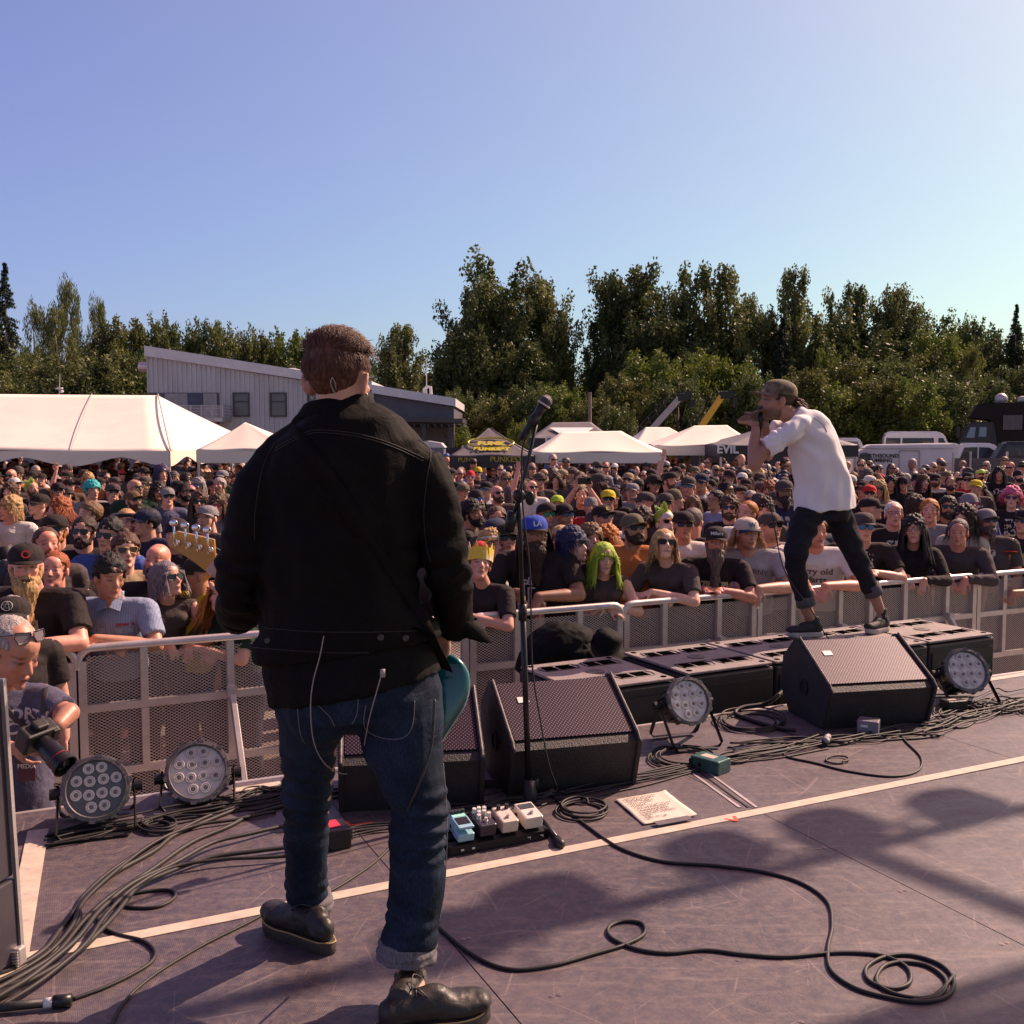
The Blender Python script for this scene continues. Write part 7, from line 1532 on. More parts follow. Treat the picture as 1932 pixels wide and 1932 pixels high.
# phones held up
def phone_at(x, y, Y, lab):
 p = at(x, y, Y); r = empty('phone', p, 0, lab, 'phone', 'phones held above the crowd'); mb = MB(); mb.box((0, 0, 0), (.165, .012, .082), None, .004); mb.obj('phone_body', BLKM, r); mb = MB(); mb.box((-.055, .0065, .02), (.03, .003, .03)); mb.obj('camera_bump', DARK, r)
for o in [o for o in bpy.data.objects if o.name.startswith('person') and o.type == 'MESH' and o.data == TPL['ph']['body']]:
 q = Matrix.Translation(o.location) @ Matrix.Rotation(o.rotation_euler.z, 4, 'Z') @ Matrix.Diagonal((*o.scale, 1)) @ Vector((0, -.40, 1.83))
 r = empty('phone', q, o.rotation_euler.z, 'black phone held up by the '+' '.join(o['label'].split(',')[0].split()[:4])+', '+' '.join(o['label'].replace(',', '').split()[-5:]), 'phone', 'phones held above the crowd')
 mb = MB(); mb.box((0, 0, 0), (.165, .012, .082), None, .004); mb.obj('phone_body', BLKM, r); mb = MB(); mb.box((.055, -.0065, .02), (.03, .003, .03)); mb.obj('camera_bump', DARK, r)
# ---- everyone farther back: one mass
far = keep[NEAR:]
def lowperson():
 parts = []
 def E(c, r, col, n=8, m=6): mb = MB(); mb.ell(c, r, None, n, m); parts.append((mb.v, mb.f, col))
 def T(P, r, rb, col, n=8): mb = MB(); mb.tube(P, r, n, None, True, rb, up=(1, 0, 0)); parts.append((mb.v, mb.f, col))
 E((0, -.02, 1.61), (.072, .088, .112), 0, 10, 8); E((0, -.11, 1.60), (.014, .018, .02), 0, 6, 4); T([(0, 0, 1.40), (0, 0, 1.54)], [.055, .05], [.055, .05], 0)
 T([(0, 0, .9), (0, 0, 1.2), (0, 0, 1.38), (0, 0, 1.47)], [.17, .17, .19, .08], [.12, .12, .11, .06], 1, 12)
 for s in (-1, 1): T([(s*.18, 0, 1.42), (s*.235, 0, 1.2)], [.07, .065], [.07, .065], 1); T([(s*.235, 0, 1.22), (s*.25, .0, 1.1), (s*.16, -.18, 1.05)], [.045, .04, .03], [.045, .04, .03], 0)
 T([(0, 0, -.0), (0, 0, .5), (0, 0, .95)], [.12, .15, .17], [.08, .1, .12], 3)
 return parts
LP = lowperson()
def lp_acc(kind):
 parts = []
 if kind == 'cap':
  mb = MB(); mb.ell((0, -.012, 1.665), (.082, .10, .07), None, 10, 6); parts.append((mb.v, mb.f, 2)); mb = MB(); mb.box((0, -.145, 1.665), (.13, .09, .012)); parts.append((mb.v, mb.f, 2))
 elif kind == 'hair': mb = MB(); mb.ell((0, .012, 1.65), (.084, .10, .088), None, 10, 6); parts.append((mb.v, mb.f, 4))
 elif kind == 'long':
  mb = MB(); mb.ell((0, .015, 1.645), (.088, .10, .09), None, 10, 6); parts.append((mb.v, mb.f, 4)); mb = MB(); mb.tube([(0, .04, 1.65), (0, .05, 1.5), (0, .05, 1.38)], [.09, .10, .07], 10, None, True, [.06, .05, .04], up=(1, 0, 0)); parts.append((mb.v, mb.f, 4))
 return parts
SHD = MB(); SHD.box((0, -.098, 1.625), (.125, .03, .03)); BRD = MB(); BRD.ell((0, -.06, 1.54), (.055, .055, .05), None, 8, 6)
V, Fc, Cl = [], [], []; off = 0
for (Y, X, sx_, sy_, h, j) in far:
 h = h*g.uniform(.97, 1.05); f = g.random() < .33; ps = list(LP) + lp_acc(g.choice(['long', 'hair', 'cap', 'long']) if f else g.choice(['cap', 'cap', 'cap', 'hair', 'hair']))
 if g.random() < .6: ps.append((SHD.v, SHD.f, 5))
 if not f and g.random() < .4: ps.append((BRD.v, BRD.f, 4))
 hc = CC[g.choice(hats)[1]]; pal = {0: SK[g.choice(['fair', 'pink', 'tan', 'ruddy', 'brown'])], 1: CC[g.choice(shirts)], 2: hc, 3: CC['navy'], 4: HC[g.choice(['black', 'dkbrown', 'brown', 'ltbrown', 'blond', 'red', 'grey'])], 5: (.01, .01, .01)}
 if g.random() < .06: pal[2] = CC[g.choice(['red', 'yellow', 'white', 'blue', 'lime'])]
 a = aim(Vector((X, Y, 0))) + R(g.uniform(-30, 30)); ca, sa = math.cos(a)*h, math.sin(a)*h
 for (v, fs, c) in ps:
  v = np.array(v); q = np.stack([X+v[:, 0]*ca-v[:, 1]*sa, Y+v[:, 0]*sa+v[:, 1]*ca, GZ+v[:, 2]*h], 1); V.append(q); Cl.append(np.tile(np.array([*pal[c], 1.0]), (len(v), 1))); Fc += [tuple(i+off for i in t) for t in fs]; off += len(v)
me = bpy.data.meshes.new('far_crowd'); VV = np.concatenate(V); me.from_pydata(VV.tolist(), [], Fc); smooth(me)
a = me.color_attributes.new('tone', 'FLOAT_COLOR', 'POINT'); a.data.foreach_set('color', np.concatenate(Cl).astype(np.float32).ravel())
m = bpy.data.materials.new('far_crowd_cloth'); m.use_nodes = True; vc = m.node_tree.nodes.new('ShaderNodeVertexColor'); vc.layer_name = 'tone'; m.node_tree.links.new(vc.outputs[0], m.node_tree.nodes['Principled BSDF'].inputs['Base Color']); m.node_tree.nodes['Principled BSDF'].inputs['Roughness'].default_value = .6
me.materials.append(m); o = bpy.data.objects.new('far_crowd', me); COL.objects.link(o); tag(o, 'dense far-off crowd in front of the canopies', 'crowd', None, 'stuff')
# ---- things worn by single people
def on_shirt(o, txt, z, size, col, x=0.0, bold=.002, spacing=1.0, shape=None, name='lettering', arc=0):
 sh = [c for c in o.children if c.name.startswith('shirt')][0]; bm = bmesh.new(); bm.from_mesh(sh.data); bvh = BVHTree.FromBMesh(bm); bm.free()
 me = shape if shape is not None else text_mesh(txt, size, .0, bold, spacing)
 bm = bmesh.new(); bm.from_mesh(me); bmesh.ops.triangulate(bm, faces=bm.faces[:]); bmesh.ops.subdivide_edges(bm, edges=[e for e in bm.edges if e.calc_length() > .012], cuts=1)
 for v in bm.verts:
  X = x + v.co.x; Z = z + v.co.y - arc*(v.co.x**2); hit = bvh.ray_cast(Vector((X, -1.0, Z)), Vector((0, 1, 0)))
  v.co = Vector((X, (hit[0].y if hit[0] else -.12)-.004, Z))
 me2 = bpy.data.meshes.new(name); bm.to_mesh(me2); bm.free(); me2.materials.append(mat('print_%02x%02x%02x' % tuple(int(c*255) for c in col), col, .7, var=.1, vs=40)); q = bpy.data.objects.new(name, me2); COL.objects.link(q); q.parent = sh; return q
Wc, Yc = (.58, .55, .50), (.62, .50, .05)
on_shirt(ds, 'DESCENDE', 1.13, .075, Wc); on_shirt(ds, 'DESCENDE', 1.07, .07, (.30, .28, .30)); on_shirt(cb, 'CAMP BAMP', 1.25, .075, Wc, arc=1.5)
on_shirt(st, 'TREETS', 1.26, .10, Yc, x=.03); on_shirt(bb, 'ANK', 1.235, .075, Wc, x=.02); on_shirt(bb, 'EEK!', 1.02, .07, Wc)
for k, s_ in enumerate((.115, .09, .06)):
 mb = MB(); t = .006
 for (a, b_) in (((-s_, -s_), (-s_, s_)), ((-s_, s_), (s_, s_)), ((s_, s_), (s_, -s_)), ((s_, -s_), (-s_, -s_))):
  d_ = Vector((b_[0]-a[0], b_[1]-a[1], 0)).normalized(); n_ = Vector((-d_.y, d_.x, 0))*t; A_, B_ = Vector((*a, 0)), Vector((*b_, 0)); mb.add([A_-n_, B_-n_, B_+n_, A_+n_], [(0, 1, 2, 3)])
 on_shirt(bb, '', 1.125, 0, Wc, x=.015, shape=mb.mesh('m'), name='printed_frame')
on_shirt(bb, 'I', 1.125, .11, (.05, .2, .1), x=.015, bold=.006)
on_shirt(np_, 'N17RD PUG', 1.22, .075, (.60, .55, .30), bold=.004); on_shirt(hb, 'L & HORNY', 1.27, .06, (.16, .10, .12), arc=1.2)
on_shirt(so_, 'Sorry old', 1.24, .07, (.12, .09, .07)); on_shirt(so_, 'farts', 1.17, .07, (.12, .09, .07), x=.03)
on_shirt(br_, 'BAD', 1.27, .075, Wc); on_shirt(br_, 'RELIGION', 1.20, .062, Wc); on_shirt(au, 'AUTHOR', 1.27, .10, Yc); on_shirt(bm0, '9A', 1.22, .12, Yc, bold=.008)
# a disc emblem on the black flat cap and letters on caps
def on_cap(o, txt, size, col, y=-.092, z=.075, shape=None):
 c = [q for q in o.children if q.name.startswith('cap')][0]
 M = Matrix.Translation((0, y-.008, z)) @ Matrix.Rotation(R(78), 4, 'X')
 me = text_mesh(txt, size, .001, .001); me.materials.append(mat('print_%02x%02x%02x' % tuple(int(k*255) for k in col), col, .7)); q = bpy.data.objects.new('emblem', me); COL.objects.link(q); q.parent = c; q.matrix_local = M
on_cap(bm0, 'O', .06, (.75, .05, .03)); on_cap(np_, 'Millers', .035, (.6, .6, .65)); on_cap(mb_, 'B.', .045, (.7, .55, .05)); on_cap(hb, 'W', .055, (.04, .08, .25)); on_cap(bb, 'LA', .05, (.65, .68, .75))
# collar and pockets on the work shirt
sh = [c for c in lg.children if c.name.startswith('shirt')][0]
mb = MB(); nb = TPL['la']['J']['neck']
for s in (-1, 1): mb.add([nb+V3(s*.06, .03, .03), nb+V3(s*.075, -.03, .015), nb+V3(s*.075, -.11, -.075), nb+V3(s*.012, -.115, -.05), nb+V3(s*.02, -.075, -.01), nb+V3(s*.055, -.02, .04)], [(0, 1, 2, 3, 4, 5)])
q = mb.obj('collar', STRIPE, sh); q.color = sh.color; md = q.modifiers.new('t', 'SOLIDIFY'); md.thickness = .004
for s in (-1, 1):
 mb = MB(); mb.add([(-.05, .05, 0), (.05, .05, 0), (.05, -.055, 0), (-.05, -.055, 0)], [(3, 2, 1, 0)]); q = on_shirt(lg, '', 1.20, 0, (.22, .25, .36), x=s*.085, shape=mb.mesh('m'), name='pocket')
 mb = MB(); mb.add([(-.053, .052, 0), (.053, .052, 0), (.053, .022, 0), (0, .010, 0), (-.053, .022, 0)], [(4, 3, 2, 1, 0)]); q = on_shirt(lg, '', 1.202, 0, (.30, .34, .46), x=s*.085, shape=mb.mesh('m'), name='pocket_flap')
mb = MB(); mb.add([(-.05, .008, 0), (.05, .008, 0), (.05, -.008, 0), (-.05, -.008, 0)], [(3, 2, 1, 0)]); on_shirt(lg, '', 1.275, 0, (.30, .06, .09), x=.09, shape=mb.mesh('m'), name='name_stitching')
# paper crown
crM = TPL['fb']['Mh']; mb = MB(); n = 20
for k in range(n):
 a, b_ = 2*math.pi*k/n, 2*math.pi*(k+1)/n; f_ = lambda t, r: (r*.092*math.cos(t), .016+r*.112*math.sin(t)); m2 = (a+b_)/2
 mb.add([(*f_(a, 1), .03), (*f_(b_, 1), .03), (*f_(b_, 1.05), .12), (*f_(m2, 1.08), .165 if k % 2 else .12), (*f_(a, 1.05), .12)], [(0, 1, 2, 3, 4)])
o = child('paper_crown', mb.mesh('paper_crown', mat('yellow_paper', (.72, .50, .03), .5, var=.02, col2=(.65, .6, .55), c2s=9, c2t=.6)), crM, cr_); md = o.modifiers.new('t', 'SOLIDIFY'); md.thickness = .002
mb = MB(); mb.ell((0, .02, .13), (.06, .07, .065), None, 16, 10); child('red_crown_top', mb.mesh('red_top', mat('red_fleece', (.55, .02, .04), .9, bump=.4, bs=90), True), crM, cr_)
# cords, wristbands
for (o, t_, c_) in ((ng, 'fa', (.62, .58, .3)), (bb, 'lb', (.6, .5, .3)), (np_, 'lc', (.8, .1, .3)), (cb, 'fb', (.1, .6, .1)), (cr_, 'fb', (.6, .5, .3)), (hb, 'lb', (.2, .2, .5)), (so_, 'lb', (.6, .5, .1))):
 J = TPL[t_]['J']
 for k in 'RL':
  w, e = J['wr'+k], J['el'+k]; d_ = (e-w).normalized(); mb = MB(); c0 = w + d_*.035; mb.tube([c0-d_*.008, c0+d_*.008], .0335, 16); q = mb.obj('wristband', mat('band_%02x%02x%02x' % tuple(int(v*255) for v in c_), c_, .5), o, True)
  if k == 'R' and t_ != 'lc': break
# ================================================================ THE GUITARIST, seen from behind
GY = 2.75
def G(x, y, dy=0.0): return at(x, y, GY+dy)
K = GY/F
gp = empty('person', (G(640, 1700).x, GY, 0), 0, 'guitarist seen from behind in black denim jacket and cuffed blue jeans, legs apart', 'person'); GO = gp.location.copy()
def hero_cloth(name, colr, fine=700, wr=.75, sheen=.0, var=.25, scale=9, weave=True, bumpd=.02):
 m = bpy.data.materials.new(name); m.use_nodes = True; N = m.node_tree.nodes; L = m.node_tree.links; b = N['Principled BSDF']; b.inputs['Roughness'].default_value = wr; b.inputs['Specular IOR Level'].default_value = .12
 if sheen: b.inputs['Sheen Weight'].default_value = sheen
 t = N.new('ShaderNodeTexCoord'); n = N.new('ShaderNodeTexNoise'); n.inputs['Scale'].default_value = scale; n.inputs['Detail'].default_value = 8; n.inputs['Distortion'].default_value = .8; L.new(t.outputs['Object'], n.inputs[0])
 mr_ = N.new('ShaderNodeMapRange'); mr_.inputs[1].default_value = .3; mr_.inputs[2].default_value = .7; mr_.inputs[3].default_value = 1-var; mr_.inputs[4].default_value = 1+var; L.new(n.outputs[0], mr_.inputs[0])
 n4 = N.new('ShaderNodeTexNoise'); n4.inputs['Scale'].default_value = 260; n4.inputs['Detail'].default_value = 2; mp = N.new('ShaderNodeMapping'); mp.inputs['Scale'].default_value = (1, 1, .35); L.new(t.outputs['Object'], mp.inputs[0]); L.new(mp.outputs[0], n4.inputs[0])
 m4 = N.new('ShaderNodeMapRange'); m4.inputs[1].default_value = .3; m4.inputs[2].default_value = .7; m4.inputs[3].default_value = .7; m4.inputs[4].default_value = 1.35; L.new(n4.outputs[0], m4.inputs[0])
 mm = N.new('ShaderNodeMath'); mm.operation = 'MULTIPLY'; L.new(mr_.outputs[0], mm.inputs[0]); L.new(m4.outputs[0], mm.inputs[1])
 v = N.new('ShaderNodeVectorMath'); v.operation = 'SCALE'; v.inputs[0].default_value = colr; L.new(mm.outputs[0], v.inputs['Scale']); L.new(v.outputs[0], b.inputs['Base Color'])
 bp = N.new('ShaderNodeBump'); bp.inputs['Strength'].default_value = .6; bp.inputs['Distance'].default_value = bumpd; L.new(n.outputs[0], bp.inputs['Height'])
 b2 = N.new('ShaderNodeBump'); b2.inputs['Strength'].default_value = .35; b2.inputs['Distance'].default_value = .001; L.new(n4.outputs[0], b2.inputs['Height']); L.new(bp.outputs[0], b2.inputs['Normal']); L.new(b2.outputs[0], b.inputs['Normal'])
 MATS[name] = m; return m
JK = hero_cloth('black_denim_jacket', (.0045, .0036, .0035)); JN = hero_cloth('dark_blue_denim', (.012, .020, .036), var=.45); CUF = hero_cloth('pale_denim_inside', (.13, .12, .13), var=.3); TSH = hero_cloth('black_jersey', (.005, .0045, .005))
STI = mat('jacket_stitching', (.009, .007, .007), .7, var=.1); BTN = mat('jacket_button', (.05, .045, .04), .4, .6)
def rel(P): return [p - GO for p in P]
def ringtube(mb, rows, n=26):
 P = [G(x, y, dy)-GO for (y, x, w, t, dy) in rows]; mb.tube(P, [w*(GY+dy)/F for (y, x, w, t, dy) in rows], n, None, True, [t for (y, x, w, t, dy) in rows], up=(1, 0, 0))
def g3(x, y, dy=0): return G(x, y, dy)-GO
J_ = MB()
ringtube(J_, [(768, 640, 64, .078, .01), (784, 642, 84, .095, .01), (806, 646, 118, .115, 0), (835, 650, 146, .135, 0), (880, 650, 154, .140, 0), (950, 645, 154, .142, 0), (1050, 640, 151, .142, 0), (1130, 642, 152, .145, 0), (1180, 650, 165, .152, 0), (1196, 651, 178, .158, 0), (1222, 655, 180, .158, 0)])
J_.capsule(g3(535, 862), .070, g3(770, 872), .070, 16); J_.capsule(g3(522, 880), .075, g3(600, 800), .052, 16); J_.capsule(g3(783, 890), .076, g3(690, 800), .052, 16); J_.capsule(g3(660, 840, -.05), .085, g3(650, 1000, -.04), .10, 16)
def sleeve(P, r, n=18): J_.tube(catmull(P, 5), list(np.interp(np.linspace(0, len(P)-1, 5*(len(P)-1)+1), range(len(P)), r)), n)
sleeve([g3(528, 868), g3(500, 930), g3(476, 1010), g3(462, 1090, .02), g3(458, 1140, .10), g3(452, 1140, .25)], [.070, .079, .078, .074, .070, .055]); J_.ell(g3(460, 1112, .03), (.073, .075, .072))
sleeve([g3(785, 872), g3(812, 930), g3(832, 1000), g3(843, 1070, .02), g3(850, 1130, .09), g3(862, 1182, .16)], [.070, .074, .066, .060, .060, .056])
def jf(c, n):
 w = c + GO; q = noise.noise(Vector((c.x*5+1, c.y*5, c.z*7)))*.010 + noise.noise(Vector((c.x*13, c.y*13, c.z*16)))*.005
 # sleeve creases around both elbows
 for (ex, ey, s) in ((462, 1090, 1), (838, 1070, -1)):
  e = g3(ex, ey); d = (c-e).length
  if d < .19: q += .0085*math.sin((c.z-e.z)*95 + c.x*30*s + noise.noise(c*14)*3.5)*(1-d/.19)
 # long diagonal drag folds from the shoulders
 q += .005*math.sin(c.x*42 + c.z*14 + noise.noise(c*6)*3)*max(0, 1-abs(c.z-g3(640, 1000).z)/.35)
 return q
jm = remesh(J_, .0072, 3, 'jacket', jf); jm.materials.append(JK); jo = bpy.data.objects.new('denim_jacket', jm); link(jo, gp)
_b = bmesh.new(); _b.from_mesh(jm); JB = BVHTree.FromBMesh(_b); _b.free()
def onto(bvh, x, y, off=.0, O=None):
 o_ = Vector((0, 0, CAMZ)) - (GO if O is None else O); h = bvh.ray_cast(o_, ray(x, y).normalized()); return h[0] + h[1]*off if h[0] else None
def seam(bvh, pts, r, m_, par, name='seam', off=.0005, O=None, sub=6):
 P = catmull([Vector((x, y, 0)) for x, y in pts], sub); Q = [onto(bvh, p.x, p.y, off, O) for p in P]; Q = [q for q in Q if q]
 if len(Q) < 2: return None
 mb = MB(); mb.tube(Q, r, 6); return mb.obj(name, m_, par, True)
for pts in ([(520, 845), (580, 815), (620, 812), (680, 820), (740, 838), (800, 865)], [(520, 850), (580, 820), (620, 817), (680, 825), (740, 843), (798, 870)], [(790, 830), (812, 850), (806, 900), (800, 960), (803, 1020), (812, 1060)], [(520, 835), (497, 880), (482, 960), (480, 1020)], [(478, 1182), (560, 1190), (650, 1193), (740, 1192), (820, 1188)], [(480, 1222), (560, 1228), (650, 1232), (740, 1230), (820, 1226)]):
 seam(JB, pts, .0016, STI, jo)
for (x, y) in ((718, 1203), (765, 1204), (506, 1209)):
 p = onto(JB, x, y, .001)
 if p: mb = MB(); mb.lathe([(.009, 0), (.009, .003), (.006, .0045), (.003, .0035)], 16, frame(p, x=(1, 0, 0), z=(0, -1, .1))); mb.obj('button', BTN, jo, True)
# stand-up collar with a fold
mb = MB(); ringtube(mb, [(790, 640, 80, .092, .012), (772, 640, 74, .086, .012), (757, 638, 66, .080, .014), (751, 637, 62, .076, .014)], 30); mb2 = MB()
mb.capsule(g3(590, 775, -.02), .022, g3(560, 800, -.01), .018, 10); mb.capsule(g3(695, 775, -.02), .022, g3(725, 800, -.01), .018, 10)
cm = remesh(mb, .006, 2, 'collar', lambda c, n: noise.noise(c*18)*.003); cm.materials.append(JK); link(bpy.data.objects.new('collar', cm), jo)
# open cuff at the right wrist
mb = MB(); A_ = g3(862, 1168, .13); vs = []; n = 24
for j, (dx, dy_, dz, r_) in enumerate(((0, 0, 0, .060), (.012, .02, -.022, .066), (.026, .035, -.048, .074))):
 for k in range(n+1):
  a = -2.5 + 5.3*k/n; fl_ = .018*j if k > n-7 else 0; vs.append((A_.x+dx+math.cos(a)*(r_+fl_), A_.y+dy_+math.sin(a)*r_*.9, A_.z+dz-.012*math.cos(a)*(j)))
mb.add(vs, [(j*(n+1)+k, j*(n+1)+k+1, (j+1)*(n+1)+k+1, (j+1)*(n+1)+k) for j in range(2) for k in range(n)]); o = mb.obj('cuff', JK, jo, True); md = o.modifiers.new('t', 'SOLIDIFY'); md.thickness = .003
# left cuff end with button
mb = MB(); mb.tube([g3(456, 1150, .16), g3(448, 1158, .24)], [.064, .062], 18); o = mb.obj('cuff', JK, jo, True)
# tee below the jacket
mb = MB(); ringtube(mb, [(1200, 655, 160, .145, 0), (1240, 660, 166, .148, 0), (1275, 667, 164, .150, 0), (1298, 672, 168, .152, 0)])
tm = remesh(mb, .009, 2, 'tee', lambda c, n: noise.noise(Vector((c.x*14, c.y*14, c.z*5)))*.010); tm.materials.append(TSH); link(bpy.data.objects.new('black_tshirt', tm), gp)
# jeans
mb = MB(); ringtube(mb, [(1262, 672, 152, .130, 0), (1300, 674, 162, .140, 0), (1345, 676, 160, .142, 0)])
def leg(P, r, rb=None):
 c = catmull([g3(*p) for p in P], 5); x = np.linspace(0, len(P)-1, len(c)); mb.tube(c, list(np.interp(x, range(len(P)), r)), 20)
leg([(600, 1310, 0), (590, 1360, .01), (583, 1400, .03), (580, 1490, .10), (579, 1560, .16), (579, 1632, .22), (582, 1700, .27)], [.100, .100, .080, .070, .067, .063, .060])
leg([(752, 1310, -.0), (756, 1360, -.01), (760, 1405, -.02), (772, 1445, -.03), (792, 1520, -.06), (789, 1570, -.07), (787, 1650, -.09), (780, 1720, -.10), (771, 1780, -.11)], [.112, .116, .108, .096, .074, .077, .077, .072, .072])
mb.ell(g3(665, 1325, .0), (.12, .12, .085)); mb.ell(g3(600, 1335, -.055), (.095, .075, .10)); mb.ell(g3(738, 1335, -.055), (.098, .075, .10))
def jnf(c, n):
 q = noise.noise(Vector((c.x*9, c.y*9, c.z*9)))*.008
 k1 = g3(795, 1545, -.06); d = abs(c.z-k1.z)
 if c.x > k1.x-.12: q += .010*math.sin((c.z-k1.z)*150+c.x*34+noise.noise(c*12)*2.6)*max(0, 1-d/.13)*(.35+.65*max(0, min(1, (c.x-k1.x+.06)/.10)))
 k2 = g3(580, 1500, .1); d = abs(c.z-k2.z)
 if c.x < k1.x-.12: q += .006*math.sin((c.z-k2.z)*120+c.x*25+noise.noise(c*12)*3)*max(0, 1-d/.2)
 for a in ((582, 1670, .25), (771, 1740, -.11)):
  e = g3(*a); d = (c-e).length
  if d < .12: q += .006*math.sin((c.z-e.z)*140+noise.noise(c*20)*3)*(1-d/.12)
 return q
pm = remesh(mb, .0068, 2, 'jeans', jnf); pm.materials.append(JN); po = bpy.data.objects.new('jeans', pm); link(po, gp)
_b = bmesh.new(); _b.from_mesh(pm); PB = BVHTree.FromBMesh(_b); _b.free(); ST2 = mat('jeans_stitching', (.11, .11, .13), .7, var=.1)
for pts in ([(560, 1318), (566, 1380), (575, 1402)], [(585, 1318), (620, 1350), (632, 1372)], [(690, 1330), (688, 1372), (720, 1392), (760, 1392), (778, 1368), (782, 1322)], [(836, 1440), (842, 1520), (843, 1600), (838, 1680), (828, 1740)], [(676, 1310), (674, 1345), (664, 1366)]): seam(PB, pts, .0013, ST2, po)
# rolled cuffs
def cuff(P, r0, r1, tilt=0):
 mb = MB(); a, b_ = g3(*P[0]), g3(*P[1]); d = (b_-a); mb.tube([a, a+d*.08, a+d*.5, a+d*.92, b_], [r0*.96, r0*1.04, (r0+r1)/2*1.06, r1*1.05, r1*.97], 26); cm_ = remesh(mb, .005, 1, 'cuff', lambda c, n: noise.noise(c*28)*.006+.0015*math.sin(c.z*300)); cm_.materials.append(CUF); link(bpy.data.objects.new('rolled_cuff', cm_), po)
cuff([(583, 1688, .265), (587, 1716, .275)], .064, .068); cuff([(771, 1772, -.11), (767, 1808, -.112)], .071, .077)
# shins and boots
SKG = mat('grey_sock', (.06, .05, .05), .9, var=.2, vs=60, bump=.3, bs=200)
BOOT = mat('worn_black_leather', (.020, .016, .014), .5, var=.45, vs=12, bump=.5, bs=22); SOLE = mat('dark_rubber_sole', (.045, .034, .028), .6, var=.3, vs=20, bump=.3, bs=60); WELT = mat('yellow_welt_stitch', (.42, .30, .10), .6)
def boot(heel, dirv, ank, Ls=.30, side=1, par=gp, mB=BOOT, mS=SOLE, welt=True, O=GO, lace=True, sc=1.0):
 M = frame(heel, x=dirv, z=(0, 0, 1)); M.translation = Vector(heel)-O; s = Ls/.30
 S = M @ Matrix.Scale(s, 4)
 def outline(z, g_=0): # sole outline, toe towards +x
  P = []
  for k in range(36):
   t = 2*math.pi*k/36; x = .150*math.cos(t)+.145; w = np.interp(x, [0, .03, .08, .14, .20, .25, .285, .30], [.020, .036, .037, .038, .050, .049, .032, .012]); y = math.copysign(1, math.sin(t))*w*(abs(math.sin(t))**.35) if abs(math.sin(t)) > .02 else 0
   P.append((x+g_*math.cos(t), y*(1+g_*18)*side, z + (.012*max(0, (x-.22)/.08)**2)))
  return P
 mb = MB(); L = [outline(.0, -.003), outline(.004), outline(.034), outline(.038, -.002)]; n = 36; vs = sum(L, []); fs = [(j*n+k, j*n+(k+1) % n, (j+1)*n+(k+1) % n, (j+1)*n+k) for j in range(3) for k in range(n)]+[tuple(range(n))[::-1], tuple(range(3*n, 4*n))]
 mb.add(vs, fs, S); r = mb.obj('sole', mS, par, True); autosmooth(r, 40)
 if welt: w = MB(); w.tube([S @ Vector(p) for p in outline(.0365, -.0005)+outline(.0365, -.0005)[:1]], .0022*s, 5); w.obj('welt', WELT, par, True)
 u = MB();
 T = [(.035, .030, .036, .045), (.06, .033, .048, .075), (.10, .034, .040, .085), (.15, .040, .040, .082), (.20, .046, .034, .064), (.245, .046, .028, .060), (.278, .033, .022, .054)]
 for (x, w, h, zt) in T: pass
 u.tube([(x, 0, .030+zt*.45) for (x, w, h, zt) in T], [w for (x, w, h, zt) in T], 16, None, True, [zt*.55 for (x, w, h, zt) in T], up=(0, 1, 0))
 u.ell((.135, 0, .080), (.065, .036, .040)); u.ell((.258, 0, .058), (.040, .043, .032)); u.ell((.035, 0, .062), (.034, .031, .040))
 al = (S.inverted() @ (Vector(ank)-O)); top = Vector((.062, 0, .05)).lerp(al, 1.0)
 u.tube([(.058, 0, .05), (.06, 0, .085), tuple(top)], [.036, .036, .037], 16, None, True, [.048, .043, .040], up=(0, 1, 0))
 um = MB(); um.v = [tuple(S @ Vector(v)) for v in u.v]; um.f = u.f; um.mi = u.mi
 me = remesh(um, .0045*s, 2, 'upper', lambda c, n: noise.noise(c*30)*.0035+noise.noise(c*80)*.001); me.materials.append(mB); uo = bpy.data.objects.new('shoe_upper', me); link(uo, par)
 if lace:
  l = MB()
  for k in range(4): x = .095+.018*k; z = .118-.008*k-.004*k*k*.3; l.tube([S @ Vector((x, -.022, z-.012)), S @ Vector((x+.004, 0, z)), S @ Vector((x, .022, z-.012))], .0022, 5)
  l.tube(catmull([S @ Vector(p) for p in ((.088, 0, .118), (.10, .035, .135), (.125, .045, .115), (.105, .015, .112), (.088, 0, .118), (.10, -.03, .13), (.12, -.04, .11), (.10, -.01, .112))], 5), .002, 5); l.obj('laces', RUB, par, True)
 return S
shoeL = empty('tmp'); bpy.data.objects.remove(shoeL)
hL = fl(628, 1800); hR = fl(712, 1962)
boot(hL, (-.80, .58, 0), G(590, 1740, .27), side=-1); boot(hR, (.95, .30, 0), G(775, 1846, -.12))
